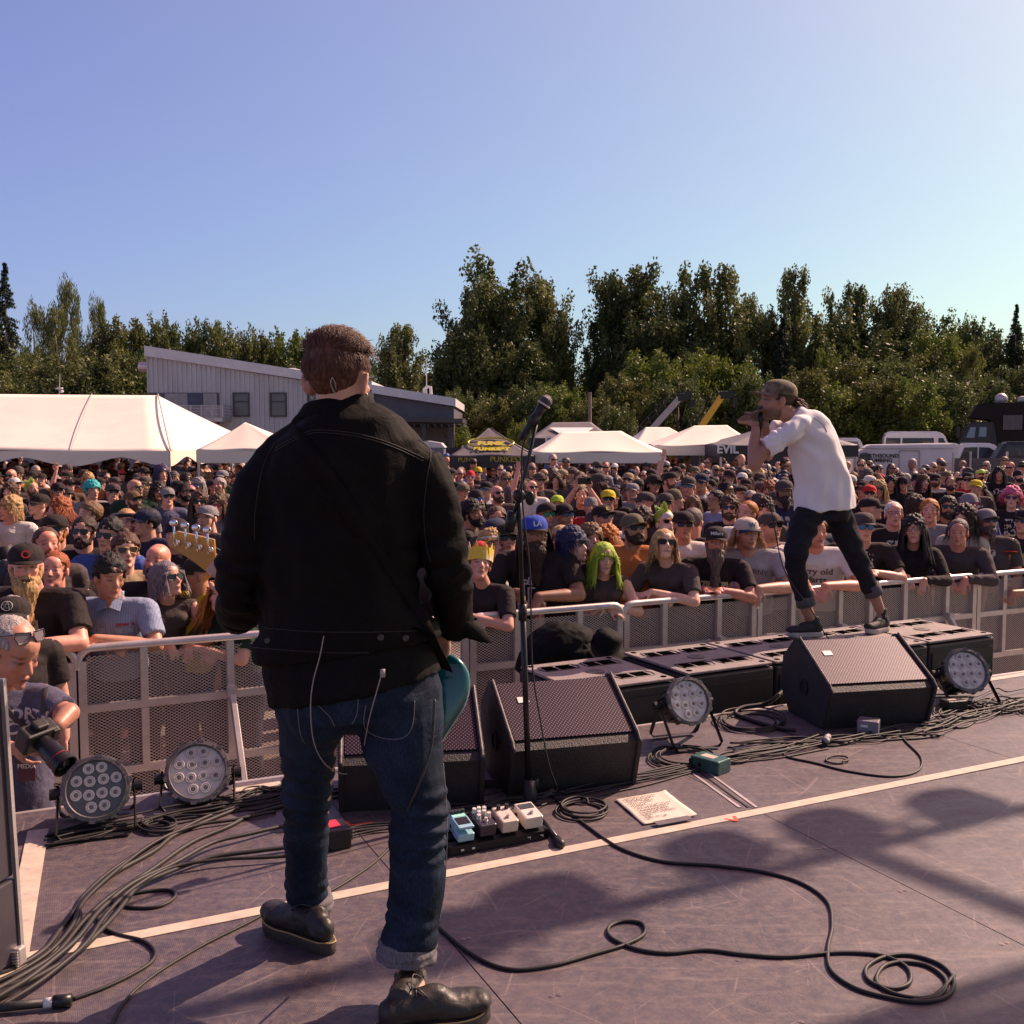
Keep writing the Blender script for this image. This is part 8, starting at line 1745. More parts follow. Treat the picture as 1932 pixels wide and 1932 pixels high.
# body: head, neck, ankles, hands as one skin
B = MB(); HMX = Matrix.Translation(g3(641, 722, .01)) @ Matrix.Rotation(R(180-20), 4, 'Z') @ Matrix.Rotation(R(-2), 4, 'X') @ Matrix.Scale(.98, 4)
head_shapes(B, HMX)
for s in (-1, 1): B.ell((s*.090, .022, -.004), (.007, .020, .034), Euler((0, s*.25, -s*.5)), 14, 10, HMX)
B.capsule(g3(642, 732, .0), .064, g3(645, 800, 0), .070, 18); B.capsule(g3(645, 800, 0), .07, g3(655, 1200, 0), .10, 12); B.capsule(g3(560, 860), .05, g3(750, 860), .05, 12)
B.tube([g3(545, 860), g3(462, 1095, .02), g3(448, 1110, .26)], [.05, .045, .030], 12); B.tube([g3(770, 870), g3(834, 1070, .02), g3(848, 1190, .23)], [.05, .045, .030], 12)
hand_shapes(B, g3(444, 1104, .27), Vector((-.6, .35, .5)), Vector((-.4, -.8, .3)), 1.0, 1.0, 1); hand_shapes(B, g3(846, 1196, .24), Vector((-.75, .25, -.6)), Vector((.5, .75, .2)), 1.0, .8, -1)
B.capsule(g3(655, 1230), .08, g3(655, 1290), .07); B.capsule(g3(640, 1290), .05, g3(588, 1400, .03), .05); B.capsule(g3(670, 1290), .05, g3(757, 1400, -.02), .05)
B.capsule(g3(600, 1400, .03), .055, g3(584, 1600, .22), .045); B.tube([g3(584, 1600, .2), g3(587, 1700, .27), g3(590, 1735, .275), hL-GO+Vector((-.08, .05, .06))], [.045, .036, .034, .03], 14)
B.capsule(g3(757, 1400, -.02), .06, g3(790, 1560, -.07), .05); B.tube([g3(790, 1560, -.07), g3(772, 1790, -.11), g3(775, 1850, -.12), hR-GO+Vector((.10, .03, .06))], [.05, .040, .036, .03], 14)
bm_ = remesh(B, .0062, 2, 'guitarist_body'); bm_.materials.append(SKIN); paint_head(bm_, HMX.inverted(), .8); bo = bpy.data.objects.new('body', bm_); bo.color = (.50, .27, .19, 1); link(bo, gp)
mb = MB(); mb.tube([g3(773, 1818, -.118), g3(775, 1856, -.12)], [.041, .041], 18); mb.tube([g3(588, 1716, .272), g3(590, 1738, .276)], [.040, .038], 18);
sk_ = mb;
for a_, b__ in (((774, 1838, -.12), (775, 1866, -.12)), ((588, 1718, .272), (590, 1738, .276))): q = MB(); q.tube([g3(*a_), g3(*b__)], [.043, .043], 18); q.obj('sock', SKG, gp, True)
# hair: a cap of combed locks
def hero_hair(n, seed, M, par, colr, spec=None):
 g_ = random.Random(seed); vs, fs = [], []
 for i in range(n):
  a = g_.uniform(0, 2*math.pi); z_ = g_.uniform(-.42, 1); rr_ = math.sqrt(1-z_*z_); d = Vector((rr_*math.cos(a), rr_*math.sin(a), z_))
  if d.y < -.62 and d.z < .55: continue
  if d.y < .25 and d.z < .02: continue
  if d.z < -.30: continue
  p = Vector((0, .018, .042)) + Vector((d.x*.081, d.y*.101, d.z*.091))
  # combed from the crown forward and down the sides
  w = Vector((d.x*.5, -.9, .15)) if d.z > .45 else Vector((d.x*.15, -.25 + d.y*.2, -1))
  w += Vector((g_.gauss(0, .22), g_.gauss(0, .22), g_.gauss(0, .15))); w = (w - d*w.dot(d)*.9)
  w = w.normalized(); L0 = (.050 if d.z > .45 else .028 if d.z > .1 else .012)*g_.uniform(.6, 1.25)
  lift = .30 if d.z > .45 else .08
  P = [p, p+w*L0*.4+d*L0*lift*.6, p+w*L0*.75+d*L0*lift*.75, p+w*L0+d*L0*lift*.6]; s1 = w.cross(d).normalized(); W_ = .0013
  b = len(vs)
  for k, q in enumerate(P): ww = W_*(1, .95, .7, .15)[k]; vs += [q+s1*ww, q+d*ww, q-s1*ww]
  for k in range(3): c = b+3*k; fs += [(c, c+3, c+4, c+1), (c+1, c+4, c+5, c+2)]
 me = bpy.data.meshes.new('hair_locks'); me.from_pydata([tuple(M @ v) for v in vs], [], fs); smooth(me); me.materials.append(HAIR); o = bpy.data.objects.new('hair', me); link(o, par); o.color = (*colr, 1)
 b2 = H_['crop'].copy(); b2.transform(M @ Matrix.Diagonal((.93, .98, 1, 1))); q = bpy.data.objects.new('hair_base', b2); link(q, o); q.color = (*colr, 1)
 return o
hero_hair(9500, 4, HMX, gp, (.085, .037, .024))
mb = MB(); mb.ell((0, .015, .062), (.074, .093, .078), None, 20, 14, HMX @ Matrix.Translation((0, 0, .004))); q = mb.obj('hair_volume', HAIR, gp, True); q.color = (.07, .032, .02, 1)
for s in (-1, 1):
 e = MB(); M = HMX @ Matrix.Translation((s*.083, .006, -.036)); e.tube([M @ Vector((.004*math.cos(t*.7), 0, .007*math.sin(t*.7))) for t in range(10)], .0014, 6); e.obj('earring', ALU, gp, True)
mb = MB();
for s in (-1, 1): mb.tube([HMX @ Vector(v) for v in ((s*.055, -.088, .012), (s*.080, -.05, .014), (s*.084, .01, .010), (s*.084, .028, -.005))], .0025, 6)
mb.obj('sunglasses', mat('black_gloss_plastic', (.01, .01, .01), .2), gp, True)
WIRE = mat('pale_wire', (.28, .25, .24), .5, var=.05)
mb = MB(); mb.tube(catmull([g3(627, 712, -.108), g3(624, 722, -.10), g3(628, 735, -.085), g3(634, 745, -.085)], 6), .0016, 6); mb.tube(catmull([g3(627, 712, -.108), g3(632, 722, -.10), g3(634, 735, -.085)], 6), .0012, 6); mb.obj('ear_monitor_wire', WIRE, gp, True)
mb = MB(); mb.tube(catmull([g3(611, 1200, -.17), g3(603, 1240, -.17), g3(590, 1290, -.17), g3(586, 1340, -.165), g3(592, 1400, -.13), g3(612, 1440, -.09), g3(640, 1458, -.04), g3(655, 1460, .0)], 8), .0015, 6); mb.obj('signal_wire', WIRE, gp, True)
mb = MB(); mb.tube(catmull([g3(719, 1275, -.17), g3(712, 1300, -.17), g3(698, 1350, -.15), g3(690, 1390, -.10), g3(688, 1415, -.05), g3(700, 1430, .1)], 8), .0015, 6); mb.box(g3(722, 1270, -.165), (.012, .012, .02)); mb.obj('signal_wire', WIRE, gp, True)
mb = MB(); mb.tube(catmull([g3(820, 1320, -.12), g3(815, 1400, -.13), g3(798, 1460, -.14), g3(765, 1540, -.12), g3(745, 1600, -.03), g3(738, 1640, .1)], 8), .0035, 6); mb.obj('guitar_lead', RUB, gp, True)
# guitar strap over the left shoulder, across the back, to the right hip
STR = mat('black_woven_strap', (.003, .0026, .0026), .9, var=.1, vs=50, spec=.08)
def band(bvh, pts, w, m_, par, name, off=.003, th=.003):
 P = catmull([Vector((x, y, 0)) for x, y in pts], 8); Q = [onto(bvh, p.x, p.y, off) for p in P]; Q = [q for q in Q if q]; vs = []
 for _ in range(6): Q = [Q[0]]+[(Q[i-1]+Q[i]*2+Q[i+1])/4 for i in range(1, len(Q)-1)]+[Q[-1]]
 for i, q in enumerate(Q):
  t = (Q[min(i+1, len(Q)-1)]-Q[max(i-1, 0)]).normalized(); s1 = t.cross(Vector((0, -1, 0))).normalized()*w/2
  vs += [q-s1, q+s1, q-s1+Vector((0, th*3, 0)), q+s1+Vector((0, th*3, 0))]
 fs = []
 for i in range(len(Q)-1): b = 4*i; fs += [(b, b+1, b+5, b+4), (b+2, b+6, b+7, b+3), (b, b+4, b+6, b+2), (b+1, b+3, b+7, b+5)]
 mb = MB(); mb.add(vs, fs); return mb.obj(name, m_, par, True)
bs = empty('bass_guitar', G(790, 1290, .2), 0, 'teal electric bass with yellow maple headstock, held by the guitarist', 'bass guitar'); BO = bs.location.copy()
GOs = GO.copy()
so1 = band(JB, [(548, 815), (580, 850), (620, 905), (665, 975), (710, 1050), (755, 1120), (790, 1170), (808, 1210)], .046, JK, gp, 'guitar_strap', .003, .0006)
mb = MB(); P = [g3(800, 1190, -.10), g3(812, 1215, -.05), g3(826, 1240, .06), g3(836, 1262, .15)]; vs = []
for q in P: vs += [q+Vector((-.028, 0, .012)), q+Vector((.028, 0, -.012)), q+Vector((-.028, .006, .012)), q+Vector((.028, .006, -.012))]
mb.add(vs, [f for i in range(3) for b in (4*i,) for f in ((b, b+1, b+5, b+4), (b+2, b+6, b+7, b+3), (b, b+4, b+6, b+2), (b+1, b+3, b+7, b+5))]); mb.obj('guitar_strap_end', STR, gp, True)
TEAL = mat('teal_gloss_lacquer', (.0, .085, .09), .18, var=.05, coat=1.0); MAP_ = mat('amber_maple', (.44, .22, .03), .28, var=.12, vs=6, coat=.8, stretch=(1, 1, 6)); CHR = mat('chrome', (.75, .73, .72), .12, 1.0, var=.03)
# body outline in its own plane (u along the neck, v across)
nd = (G(370, 1045, .42)-G(775, 1290, .22)).normalized(); M = frame(G(775, 1290, .22)-BO, x=nd, y=(0, 1, .05)) ; M = frame(G(752, 1296, .24)-BO, x=nd, z=Vector((.15, -1, .10)))
out = [(-.20, .02), (-.19, .09), (-.14, .145), (-.07, .155), (0, .135), (.06, .125), (.12, .15), (.19, .165), (.235, .14), (.22, .10), (.16, .07), (.12, .035), (.12, -.035), (.15, -.07), (.18, -.115), (.16, -.15), (.10, -.145), (.04, -.125), (-.03, -.14), (-.10, -.165), (-.165, -.14), (-.20, -.07)]
C_ = catmull([Vector((p[0], p[1], 0)) for p in out], 4, True); n = len(C_); mb = MB(); vs = []
for (s_, z) in ((.93, -.022), (.985, -.015), (1, -.004), (1, .006), (.985, .016), (.93, .022)): vs += [(c.x*s_, c.y*s_, z) for c in C_]
mb.add(vs, [(j*n+k, j*n+(k+1) % n, (j+1)*n+(k+1) % n, (j+1)*n+k) for j in range(5) for k in range(n)]+[tuple(range(n))[::-1], tuple(range(5*n, 6*n))], M); o = mb.obj('body', TEAL, bs, True); autosmooth(o, 50)
e0 = M @ Vector((.10, 0, -.005)); hs = G(408, 1065, .40)-BO; mb = MB(); mb.tube([e0, hs], [.031, .022], 12, None, True, [.014, .011], up=Vector((0, 0, 1))); mb.obj('neck', MAP_, bs, True)
# headstock, traced at its own distance and thickness
HD = .40; hp = [(404, 1018), (380, 1012), (352, 1006), (334, 1002), (322, 1010), (318, 1022), (326, 1036), (345, 1047), (365, 1060), (385, 1076), (397, 1082), (408, 1076)]
A = [G(x, y, HD)-BO for x, y in hp]; mb = MB(); n = len(A); bk = [a+Vector((0, .015, 0)) for a in A]; mb.add(A+bk, [tuple(range(n)), tuple(range(n, 2*n))[::-1]]+[(k, (k+1) % n, n+(k+1) % n, n+k) for k in range(n)]); o = mb.obj('headstock', MAP_, bs); md = o.modifiers.new('b', 'BEVEL'); md.width = .003; md.segments = 3
for k in range(4):
 x = 334+21*k; y = 1024+4.5*k; c = G(x, y, HD-.006)-BO; mb = MB(); mb.lathe([(.0105, -.004), (.0105, .004), (.006, .007), (.003, .007)], 14, frame(c, x=(1, 0, 0), z=(0, -1, 0))); mb.tube([c+Vector((-.004, -.008, -.01)), c+Vector((-.006, -.010, .062))], .0032, 8); mb.obj('tuning_machine', CHR, bs, True)
 t = c+Vector((-.006, -.010, .062)); mb = MB(); mb.ell(t, (.014, .006, .011), None, 10, 8); mb.obj('tuning_key', CHR, bs, True)
mb = MB();
for k in range(4): mb.tube([M @ Vector((-.10, -.03+.018*k, .035)), G(404-k*5, 1030+k*9, HD+.018)-BO], .0014, 5)
mb.obj('strings', CHR, bs, True)
# ================================================================ THE SINGER on the subwoofers
SY = 6.75
sg = empty('person', (at(1555, 1190, SY).x, SY, .2), 0, 'singer in white t-shirt and camouflage cap bent over a microphone, standing on the subwoofers', 'person'); SO = sg.location.copy()
def s3(x, y, dy=0): return at(x, y, SY+dy)-SO
ks = SY/F
WT = mat('white_cotton_tee', (.74, .70, .69), .85, var=.02, vs=4, spec=.2, bump=.3, bs=7); BJ = hero_cloth('black_jeans_denim', (.016, .015, .020), var=.3); BC = hero_cloth('grey_denim_cuff', (.085, .08, .09), var=.2)
mb = MB()
def rt(mb, rows, n=22): mb.tube([s3(x, y, dy) for (x, y, w, t, dy) in rows], [w*ks for (x, y, w, t, dy) in rows], n, None, True, [t for (x, y, w, t, dy) in rows], up=(1, 0, 0))
rt(mb, [(1498, 778, 17, .07, 0), (1512, 792, 32, .10, 0), (1524, 812, 46, .12, 0), (1535, 840, 50, .13, 0), (1543, 870, 50, .13, 0), (1551, 905, 52, .13, 0), (1554, 935, 58, .15, 0), (1555, 962, 60, .158, 0)])
mb.capsule(s3(1508, 800, -.12), .065, s3(1532, 800, .12), .065, 14)
mb.tube([s3(1508, 806, -.13), s3(1480, 824, -.16), s3(1444, 847, -.17)], [.066, .070, .070], 16); mb.tube([s3(1500, 805, .12), s3(1470, 815, .14), s3(1455, 830, .14)], [.070, .075, .070], 16)
def tf(c, n):
 p = s3(1480, 830, -.16); d = (c-p).length
 q = noise.noise(Vector((c.x*5, c.y*5, c.z*5)))*.012 + .006*math.sin(c.x*34+c.z*22+noise.noise(c*4)*4)
 ang = math.atan2(c.z-p.z, c.x-p.x); q += .009*math.sin(ang*13+noise.noise(c*5)*2)*min(1, d/.2)*max(0, 1-d/.65)
 q += .008*math.sin(c.x*70+noise.noise(c*7)*2)*max(0, 1-abs(c.z-s3(1550, 930).z)/.16); return q
wm = remesh(mb, .010, 2, 'tshirt', tf); wm.materials.append(WT); wo2 = bpy.data.objects.new('white_tshirt', wm); link(wo2, sg)
_b = bmesh.new(); _b.from_mesh(wm); WB2 = BVHTree.FromBMesh(_b); _b.free()
q = seam(WB2, [(1536, 788), (1552, 800), (1560, 815)], .003, mat('grey_print', (.2, .17, .19), .6), wo2, 'printed_mark', .001, SO)
mb = MB(); rt(mb, [(1553, 945, 44, .10, 0), (1552, 965, 50, .12, 0), (1550, 980, 50, .13, 0)])
def lg2(P, r): c = catmull([s3(*p) for p in P], 5); mb.tube(c, list(np.interp(np.linspace(0, len(P)-1, len(c)), range(len(P)), r)), 18)
lg2([(1527, 968, -.05), (1514, 1000, -.08), (1502, 1040, -.12), (1504, 1080, -.10), (1516, 1128, -.06)], [.096, .092, .077, .064, .055]); lg2([(1580, 965, .04), (1592, 1000, .06), (1613, 1045, .08), (1628, 1080, .10), (1643, 1112, .12)], [.096, .090, .074, .061, .055])
def pf(c, n): return noise.noise(c*9)*.007 + .004*math.sin(c.z*60+c.x*30+noise.noise(c*8)*3)
pm2 = remesh(mb, .010, 2, 'trousers', pf); pm2.materials.append(BJ); po2 = bpy.data.objects.new('black_trousers', pm2); link(po2, sg)
for (a, b_) in (((1516, 1120, -.06), (1521, 1142, -.05)), ((1642, 1103, .12), (1649, 1122, .13))):
 m_ = MB(); m_.tube([s3(*a), s3(*b_)], [.061, .063], 18); m_.obj('rolled_cuff', BC, po2, True)
B = MB(); HS = Matrix.Translation(s3(1464, 757, 0)) @ Matrix.Rotation(R(-82), 4, 'Z') @ Matrix.Rotation(R(-2), 4, 'X') @ Matrix.Scale(1.06, 4)
head_shapes(B, HS); B.capsule(HS @ V3(0, .03, -.05), .058, s3(1500, 790), .065, 14); B.capsule(s3(1502, 790), .06, s3(1550, 940), .10, 12); B.capsule(s3(1508, 808, -.10), .036, s3(1525, 804, .10), .036, 10)
B.tube(catmull([s3(1500, 812, -.14), s3(1448, 846, -.17), s3(1424, 877, -.17)], 4), list(np.linspace(.034, .042, 9)), 12); B.capsule(s3(1424, 877, -.17), .046, s3(1423, 845, -.14), .044, 12); B.capsule(s3(1423, 845, -.14), .043, s3(1426, 808, -.07), .027, 12)
B.tube(catmull([s3(1495, 810, .13), s3(1460, 835, .15), s3(1448, 858, .13)], 4), list(np.linspace(.042, .042, 9)), 12); B.capsule(s3(1448, 858, .13), .042, s3(1444, 803, .02), .028, 12)
hand_shapes(B, s3(1426, 806, -.065), Vector((-.10, .45, .75)), Vector((.3, -.9, .3)), 1.0, .9, 1); hand_shapes(B, s3(1443, 801, .02), Vector((-.35, -.35, .8)), Vector((.2, .9, .3)), 1.0, 1.0, -1)
# the loose outer fingers of the near hand, spread towards the crowd
for (dx, dz) in ((-.085, .05), (-.105, .018), (-.10, -.015)): p0 = s3(1422, 795, -.05); m1 = p0+Vector((dx*.55, .0, dz*.7)); B.capsule(p0, .012, m1, .0105); B.capsule(m1, .0105, p0+Vector((dx, -.01, dz*.5)), .009)
B.capsule(s3(1540, 960, -.04), .08, s3(1504, 1050, -.12), .05); B.tube([s3(1504, 1050, -.12), s3(1520, 1145, -.05), s3(1533, 1176, -.03)], [.05, .042, .033], 12); B.capsule(s3(1532, 1176, -.03), .034, s3(1512, 1190, -.03), .03)
B.capsule(s3(1580, 960, .04), .08, s3(1618, 1055, .08), .05); B.tube([s3(1618, 1055, .08), s3(1650, 1125, .13), s3(1664, 1160, .14)], [.05, .040, .032], 12); B.capsule(s3(1664, 1160, .14), .033, s3(1654, 1176, .12), .028)
me = remesh(B, .0075, 2, 'singer_body'); me.materials.append(SKIN); paint_head(me, HS.inverted(), .7); o = bpy.data.objects.new('body', me); o.color = (.36, .18, .115, 1); link(o, sg)
CAMO = mat('camouflage_cloth', (.075, .065, .035), .85, var=.15, vs=30, col2=(.17, .13, .08), c2s=26, c2t=.5, bump=.2, bs=200)
for me_, nm in ((CAP, 'camouflage_cap'),):
 o = bpy.data.objects.new(nm, me_.copy()); o.data.materials.clear(); o.data.materials.append(CAMO); link(o, sg); o.matrix_local = HS @ Matrix.Rotation(R(-6), 4, 'X') @ Matrix.Translation((0, 0, .004)); b2 = bpy.data.objects.new('brim', BRIM.copy()); b2.data.materials.clear(); b2.data.materials.append(mat('tan_cap_brim', (.16, .12, .08), .85)); link(b2, o)
o = child('hair', H_['crop'], HS, sg, (.05, .03, .02)); mb = MB()
g_ = random.Random(9)
for k in range(46):
 p = HS @ Vector((g_.gauss(0, .018), .115, .0+g_.gauss(0, .012))); P = [p];
 for t in range(6): P.append(P[-1]+Vector((.014+g_.gauss(0, .006), g_.gauss(0, .008), -.010+g_.gauss(0, .008))))
 mb.tube(P, [.004]*6+[.001], 4)
o = mb.obj('ponytail', HAIR, sg, True); o.color = (.10, .055, .035, 1)
# singer's microphone
mp2 = at(1436, 772, SY-.01); mm2 = empty('microphone', mp2, 0, 'black handheld microphone gripped at the singer’s mouth', 'microphone'); mb = MB(); mb.ell((0, 0, 0), (.026, .026, .028)); mb.obj('ball_grille', MG, mm2, True); mb = MB(); mb.tube([(.0, 0, -.02), (-.005, -.005, -.07), (-.01, -.01, -.19)], [.021, .016, .012], 12); mb.obj('handle', BLKM, mm2, True)
e_ = mp2+Vector((-.01, -.01, -.19));
c0 = [tuple(e_), tuple(at(1448, 880, SY-.02)), tuple(at(1450, 920, SY)), tuple(at(1462, 1000, SY-.1)), tuple(at(1482, 1080, SY-.22)), tuple(at(1530, 1150, SY-.24)), (at(1565, 1190, SY-.2).x, at(1565, 1190, SY-.2).y, .215), (at(1605, 1218, SY-.4).x, at(1605, 1218, SY-.4).y, .215), (at(1640, 1235, SY-.7).x, at(1640, 1235, SY-.75).y, .215), tuple(fl(1650, 1330, .03))]
cable(c0, .0042, 'microphone cable hanging from the singer’s hands down onto the subwoofers', m=GC, grp=None)
CANV = mat('black_canvas_shoe', (.018, .015, .017), .7, var=.2, vs=30); RSOL = mat('off_white_rubber_sole', (.42, .36, .33), .6, var=.2, vs=20)
h1 = at(1552, 1193, SY-.05); h1.z = .205; boot(h1, (-1, -.15, 0), at(1536, 1165, SY-.03), .255, -1, sg, CANV, RSOL, False, SO, True)
h2 = at(1676, 1176, SY+.16); h2.z = .205; boot(h2, (-.80, -.60, 0), at(1664, 1150, SY+.14), .255, 1, sg, CANV, RSOL, False, SO, True)
# ================================================================ THE PHOTOGRAPHER in the pit, lower left
PY = 4.3
pg = empty('person', (at(30, 1400, PY).x, PY+.1, GZ), 0, 'grey-haired photographer in the pit looking down at his camera, glasses pushed up', 'person'); PO = pg.location.copy()
def p3(x, y, dy=0): return at(x, y, PY+dy)-PO
B = MB(); HP_ = Matrix.Translation(p3(26, 1232, .02)) @ Matrix.Rotation(R(62), 4, 'Z') @ Matrix.Rotation(R(24), 4, 'X') @ Matrix.Scale(1.16, 4)
head_shapes(B, HP_); B.capsule(HP_ @ V3(0, .03, -.04), .066, p3(0, 1310, .10), .075, 14); B.capsule(p3(0, 1330, .12), .10, p3(10, 1500, .15), .13, 12)
B.tube([p3(75, 1310, .15), p3(118, 1345, .04), p3(128, 1352, -.02)], [.055, .05, .045], 12); B.capsule(p3(130, 1345, -.02), .046, p3(110, 1368, -.12), .032, 12); hand_shapes(B, p3(112, 1366, -.11), Vector((-.75, -.2, -.55)), Vector((.2, -.7, .7)), 1.0, .7, -1)
B.tube([p3(-70, 1320, .05), p3(-70, 1420, -.1), p3(20, 1412, -.24)], [.06, .05, .032], 12); hand_shapes(B, p3(22, 1412, -.24), Vector((.9, -.1, .1)), Vector((0, -1, .2)), 1.05, .9, -1)
B.capsule(p3(0, 1500, .15), .12, p3(10, 1650, .15), .13);
for s in (-.1, .1): B.tube([p3(10, 1600, .15)+V3(s, 0, 0), V3(s+.02, .05, .5), V3(s+.02, .05, .06)], [.09, .07, .05], 12); B.capsule(V3(s+.02, .05, .05), .045, V3(s+.02, -.12, .045), .04)
me = remesh(B, .0075, 2, 'photographer_body'); me.materials.append(SKIN); paint_head(me, HP_.inverted(), .25); o = bpy.data.objects.new('body', me); o.color = (.50, .23, .15, 1); link(o, pg)
q = child('hair', H_['crop'], HP_ @ Matrix.Translation((0, .012, -.008)), pg, (.34, .30, .28));
child('glasses', FRAMEM, HP_ @ Matrix.Translation((0, .012, .055)) @ Matrix.Rotation(R(-28), 4, 'X'), pg, (.06, .04, .04)); lens_ = child('lenses', LENSM, HP_ @ Matrix.Translation((0, .012, .055)) @ Matrix.Rotation(R(-28), 4, 'X'), pg, (.20, .16, .18))
mb = MB(); rr2 = lambda rows: mb.tube([p3(x, y, dy) for (x, y, w, t, dy) in rows], [w*PY/F for (x, y, w, t, dy) in rows], 22, None, True, [t for (x, y, w, t, dy) in rows], up=(1, 0, 0))
rr2([(5, 1292, 42, .085, .11), (8, 1312, 72, .12, .12), (10, 1350, 88, .14, .13), (14, 1420, 86, .16, .14), (16, 1500, 84, .17, .15), (16, 1600, 86, .16, .15)])
mb.capsule(p3(-50, 1325, .1), .07, p3(62, 1318, .14), .075, 14); mb.tube([p3(62, 1316, .14), p3(92, 1330, .10), p3(118, 1345, .05)], [.078, .082, .080], 16); mb.tube([p3(-60, 1316, .1), p3(-75, 1370, .0)], [.08, .08], 14)
me = remesh(mb, .009, 2, 'tshirt', lambda c, n: noise.noise(Vector((c.x*9, c.y*9, c.z*6)))*.012+noise.noise(c*24)*.004); me.materials.append(hero_cloth('faded_navy_tee', (.085, .08, .125), var=.2)); to = bpy.data.objects.new('navy_tshirt', me); link(to, pg)
_b = bmesh.new(); _b.from_mesh(me); TB2 = BVHTree.FromBMesh(_b); _b.free()
mb = MB()
for s in (-.1, .1): mb.tube([p3(10, 1590, .15)+V3(s, 0, 0), V3(s+.02, .05, .5), V3(s+.02, .05, .08)], [.11, .09, .08], 14)
mb.capsule(p3(5, 1585, .15)+V3(-.06, 0, 0), .13, p3(5, 1585, .15)+V3(.06, 0, 0), .13)
me = remesh(mb, .014, 2, 'trousers'); me.materials.append(hero_cloth('dark_cargo', (.03, .028, .035))); link(bpy.data.objects.new('trousers', me), pg)
GOb = GO;
def txt_on(bvh, O, s, size, x, y, col, par, Y, bold=.002):
 me = text_mesh(s, size, 0, bold); bm = bmesh.new(); bm.from_mesh(me); bmesh.ops.triangulate(bm, faces=bm.faces[:]); c = at(x, y, Y)-O
 for v in bm.verts:
  o_ = Vector((c.x+v.co.x, -3, c.z+v.co.y)); h = bvh.ray_cast(o_, Vector((0, 1, 0))); v.co = Vector((o_.x, (h[0].y if h[0] else 0)-.004, o_.z))
 me2 = bpy.data.meshes.new('lettering'); bm.to_mesh(me2); bm.free(); me2.materials.append(mat('print_pale', (.5, .46, .48), .7, var=.1, vs=40)); q = bpy.data.objects.new('lettering', me2); link(q, par)
txt_on(TB2, PO, 'NORTH', .07, 42, 1352, None, to, PY); txt_on(TB2, PO, 'NCA INC', .07, 52, 1376, None, to, PY)
def P3band(pts, w, m_, name):
 Q = [onto(TB2, x, y, .006, PO) for x, y in pts]; Q = [q for q in Q if q]; mb = MB(); mb.tube(Q, .004, 6, None, True, [w]*len(Q), up=(0, 1, 0)); mb.obj(name, m_, pg, True)
P3band([(82, 1262), (86, 1300), (84, 1340), (70, 1380)], .018, mat('black_webbing', (.03, .028, .032), .7), 'camera_strap'); P3band([(5, 1330), (30, 1360), (60, 1380)], .016, mat('black_webbing'), 'camera_strap')
mb = MB(); mb.box(p3(50, 1455, -.10), (.075, .004, .085), None, .001); b_ = mb.obj('pass_card', mat('dark_red_card', (.10, .02, .03), .4), pg); text('MEDIA', .026, frame(p3(50, 1446, -.105), x=(1, 0, 0), y=(0, 0, 1)), WB, b_)
cmr = empty('camera', at(75, 1395, PY-.28), 0, 'black camera with long lens held by the photographer in the pit', 'camera'); cmr.name = 'photo_camera'; ld = Vector((.62, -.35, -.42)).normalized(); M = frame((0, 0, 0), z=ld, x=Vector((.5, .8, .1)))
mb = MB(); mb.box((0, 0, -.02), (.14, .10, .075), M, .01); mb.box((0, .055, -.02), (.055, .04, .05), M, .008); mb.box((.055, 0, .01), (.035, .09, .03), M, .008); mb.obj('camera_body', BLK, cmr)
mb = MB(); mb.lathe([(.036, .02), (.038, .05), (.042, .06), (.042, .10), (.045, .105), (.045, .15), (.049, .155), (.050, .175), (.044, .176), (.042, .16)], 28, M); o = mb.obj('lens_barrel', BLKM, cmr, True); autosmooth(o); mb = MB(); mb.lathe([(.041, .158), (.02, .165), (.0, .166)], 24, M); mb.obj('front_glass', CGL, o, True)
mb = MB(); mb.tube([M @ Vector((.0455*math.cos(t*.3), .0455*math.sin(t*.3), .13)) for t in range(22)], .0012, 5); mb.obj('red_ring', mat('red_line', (.5, .02, .02), .4), o)
# ---- another photographer's cap with a star emblem just behind
o = put('m1', 14, 1170, -.55, 'person in black cap with white star emblem, mostly hidden behind the photographer', 0, skin='fair', hat='cap', hair='crop', hcol='grey', shirt='black', prints=False, group=None)
c = [q for q in o.children if q.name.startswith('cap')][0]; mb = MB(); r_ = .026
pts = [Vector((r_*math.sin(2*math.pi*k*2/5), r_*math.cos(2*math.pi*k*2/5), 0)) for k in range(6)]; mb.tube(pts, .0014, 5); mb.tube([Vector((r_*math.cos(t*.35), r_*math.sin(t*.35), 0)) for t in range(19)], .0014, 5)
q = mb.obj('emblem', WHT, c); q.matrix_local = Matrix.Translation((0, -.098, .078)) @ Matrix.Rotation(R(75), 4, 'X')
# ---- stagehand bent over in the pit, wide black hat
SHY = 6.35
sh_ = empty('person', (at(1060, 1300, SHY).x, SHY, GZ), 0, 'person in black with wide black hat bending over in the pit behind the leftmost subwoofer', 'person'); QO = sh_.location.copy()
def q3(x, y, dy=0): return at(x, y, SHY+dy)-QO
B = MB(); HQ = Matrix.Translation(q3(1128, 1232, .0)) @ Matrix.Rotation(R(60), 4, 'Z') @ Matrix.Rotation(R(62), 4, 'X'); head_shapes(B, HQ); B.capsule(HQ @ V3(0, .02, -.05), .055, q3(1096, 1222), .06)
B.capsule(q3(1092, 1225), .09, q3(1035, 1250), .12); B.tube([q3(1096, 1235, -.14), q3(1110, 1290, -.16), q3(1120, 1330, -.1)], [.05, .045, .03], 12); B.tube([q3(1096, 1235, .14), q3(1110, 1290, .16), q3(1125, 1330, .1)], [.05, .045, .03], 12)
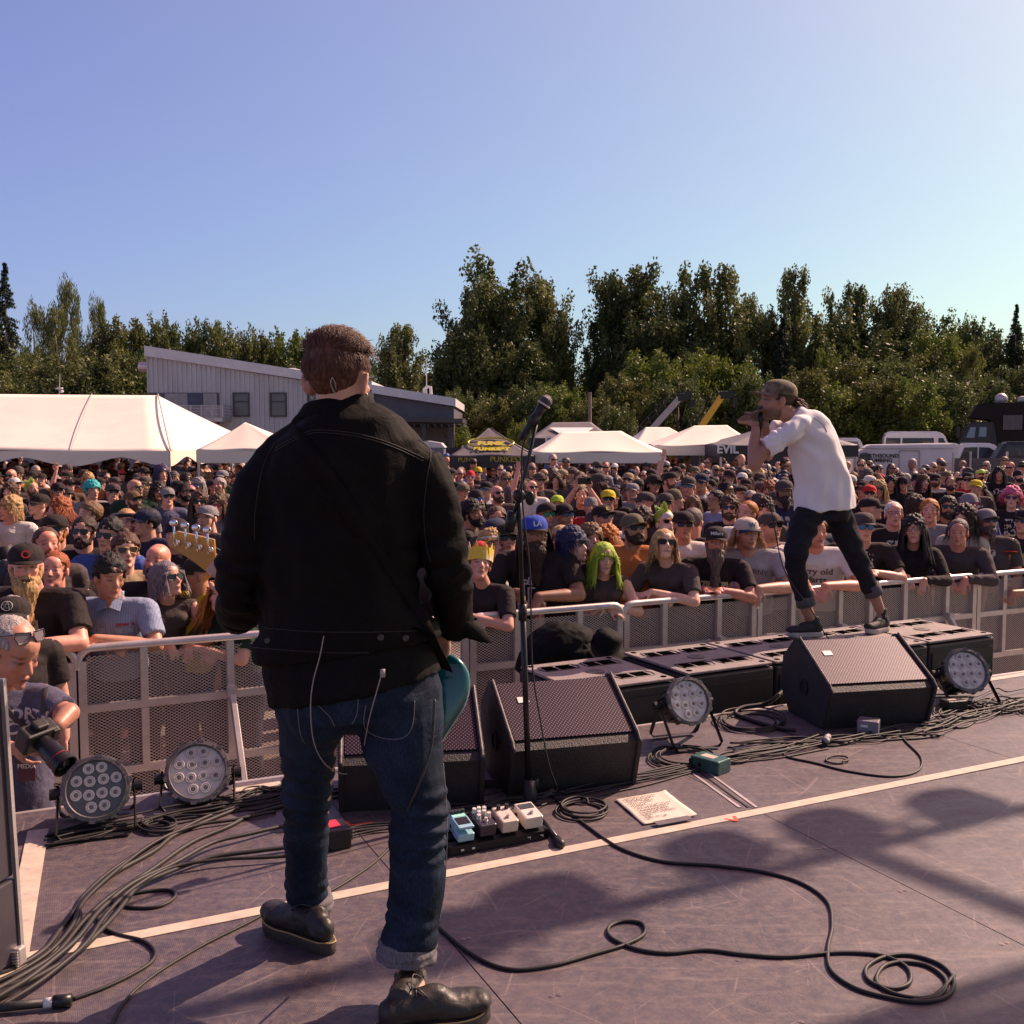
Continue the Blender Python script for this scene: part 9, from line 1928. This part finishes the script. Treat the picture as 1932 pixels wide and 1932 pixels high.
for s in (-.1, .1): hand_shapes(B, q3(1122, 1330, s), Vector((.1, 0, -1)), Vector((1, 0, 0)), 1, .4, 1 if s > 0 else -1); B.tube([q3(1025, 1275, s), V3(-.05, s, .5), V3(-.08, s, .06)], [.09, .065, .045], 12)
me = remesh(B, .009, 2, 'stagehand_body'); me.materials.append(SKIN); paint_head(me, HQ.inverted()); o = bpy.data.objects.new('body', me); o.color = (.5, .28, .2, 1); link(o, sh_)
mb = MB(); mb.tube(catmull([q3(1015, 1275), q3(1030, 1232), q3(1062, 1212), q3(1092, 1216), q3(1106, 1228)], 4), list(np.interp(np.linspace(0, 4, 17), range(5), [.15, .155, .14, .12, .07])), 18, None, True, list(np.interp(np.linspace(0, 4, 17), range(5), [.17, .19, .20, .19, .08])), up=(0, 0, 1))
for s in (-1, 1): mb.tube([q3(1092, 1228, s*.14), q3(1104, 1270, s*.17)], [.08, .075], 14)
me = remesh(mb, .011, 2, 'shirt', lambda c, n: noise.noise(c*8)*.016+noise.noise(c*22)*.004); me.materials.append(TSH); link(bpy.data.objects.new('black_shirt', me), sh_)
mb = MB();
for s in (-.1, .1): mb.tube([q3(1025, 1270, s), V3(-.05, s, .5), V3(-.08, s, .07)], [.12, .085, .07], 14)
me = remesh(mb, .014, 2, 'trousers'); me.materials.append(BJ); link(bpy.data.objects.new('trousers', me), sh_)
HW = frame(q3(1140, 1226, -.05), z=(.30, -.12, .9), x=(1, 0, -.4)) @ Matrix.Translation((0, 0, -.03)); mb = MB(); vs = []; n = 32
for (r_, z) in ((.03, .150), (.07, .148), (.088, .12), (.093, .055), (.14, .045), (.185, .040), (.186, .034), (.093, .045)):
 for k in range(n): a = 2*math.pi*k/n; dr = (.035*math.cos(2*a) if r_ > .13 else 0); vs.append((r_*math.cos(a), .016+r_*1.15*math.sin(a), z+dr-.004*(r_ > .18)))
mb.add(vs, [(j*n+k, j*n+(k+1) % n, (j+1)*n+(k+1) % n, (j+1)*n+k) for j in range(7) for k in range(n)]+[tuple(range(n))], HW); q = mb.obj('wide_black_hat', TSH, sh_, True)
q = child('hair', H_['crop'], HQ, sh_, HC['ltbrown'])
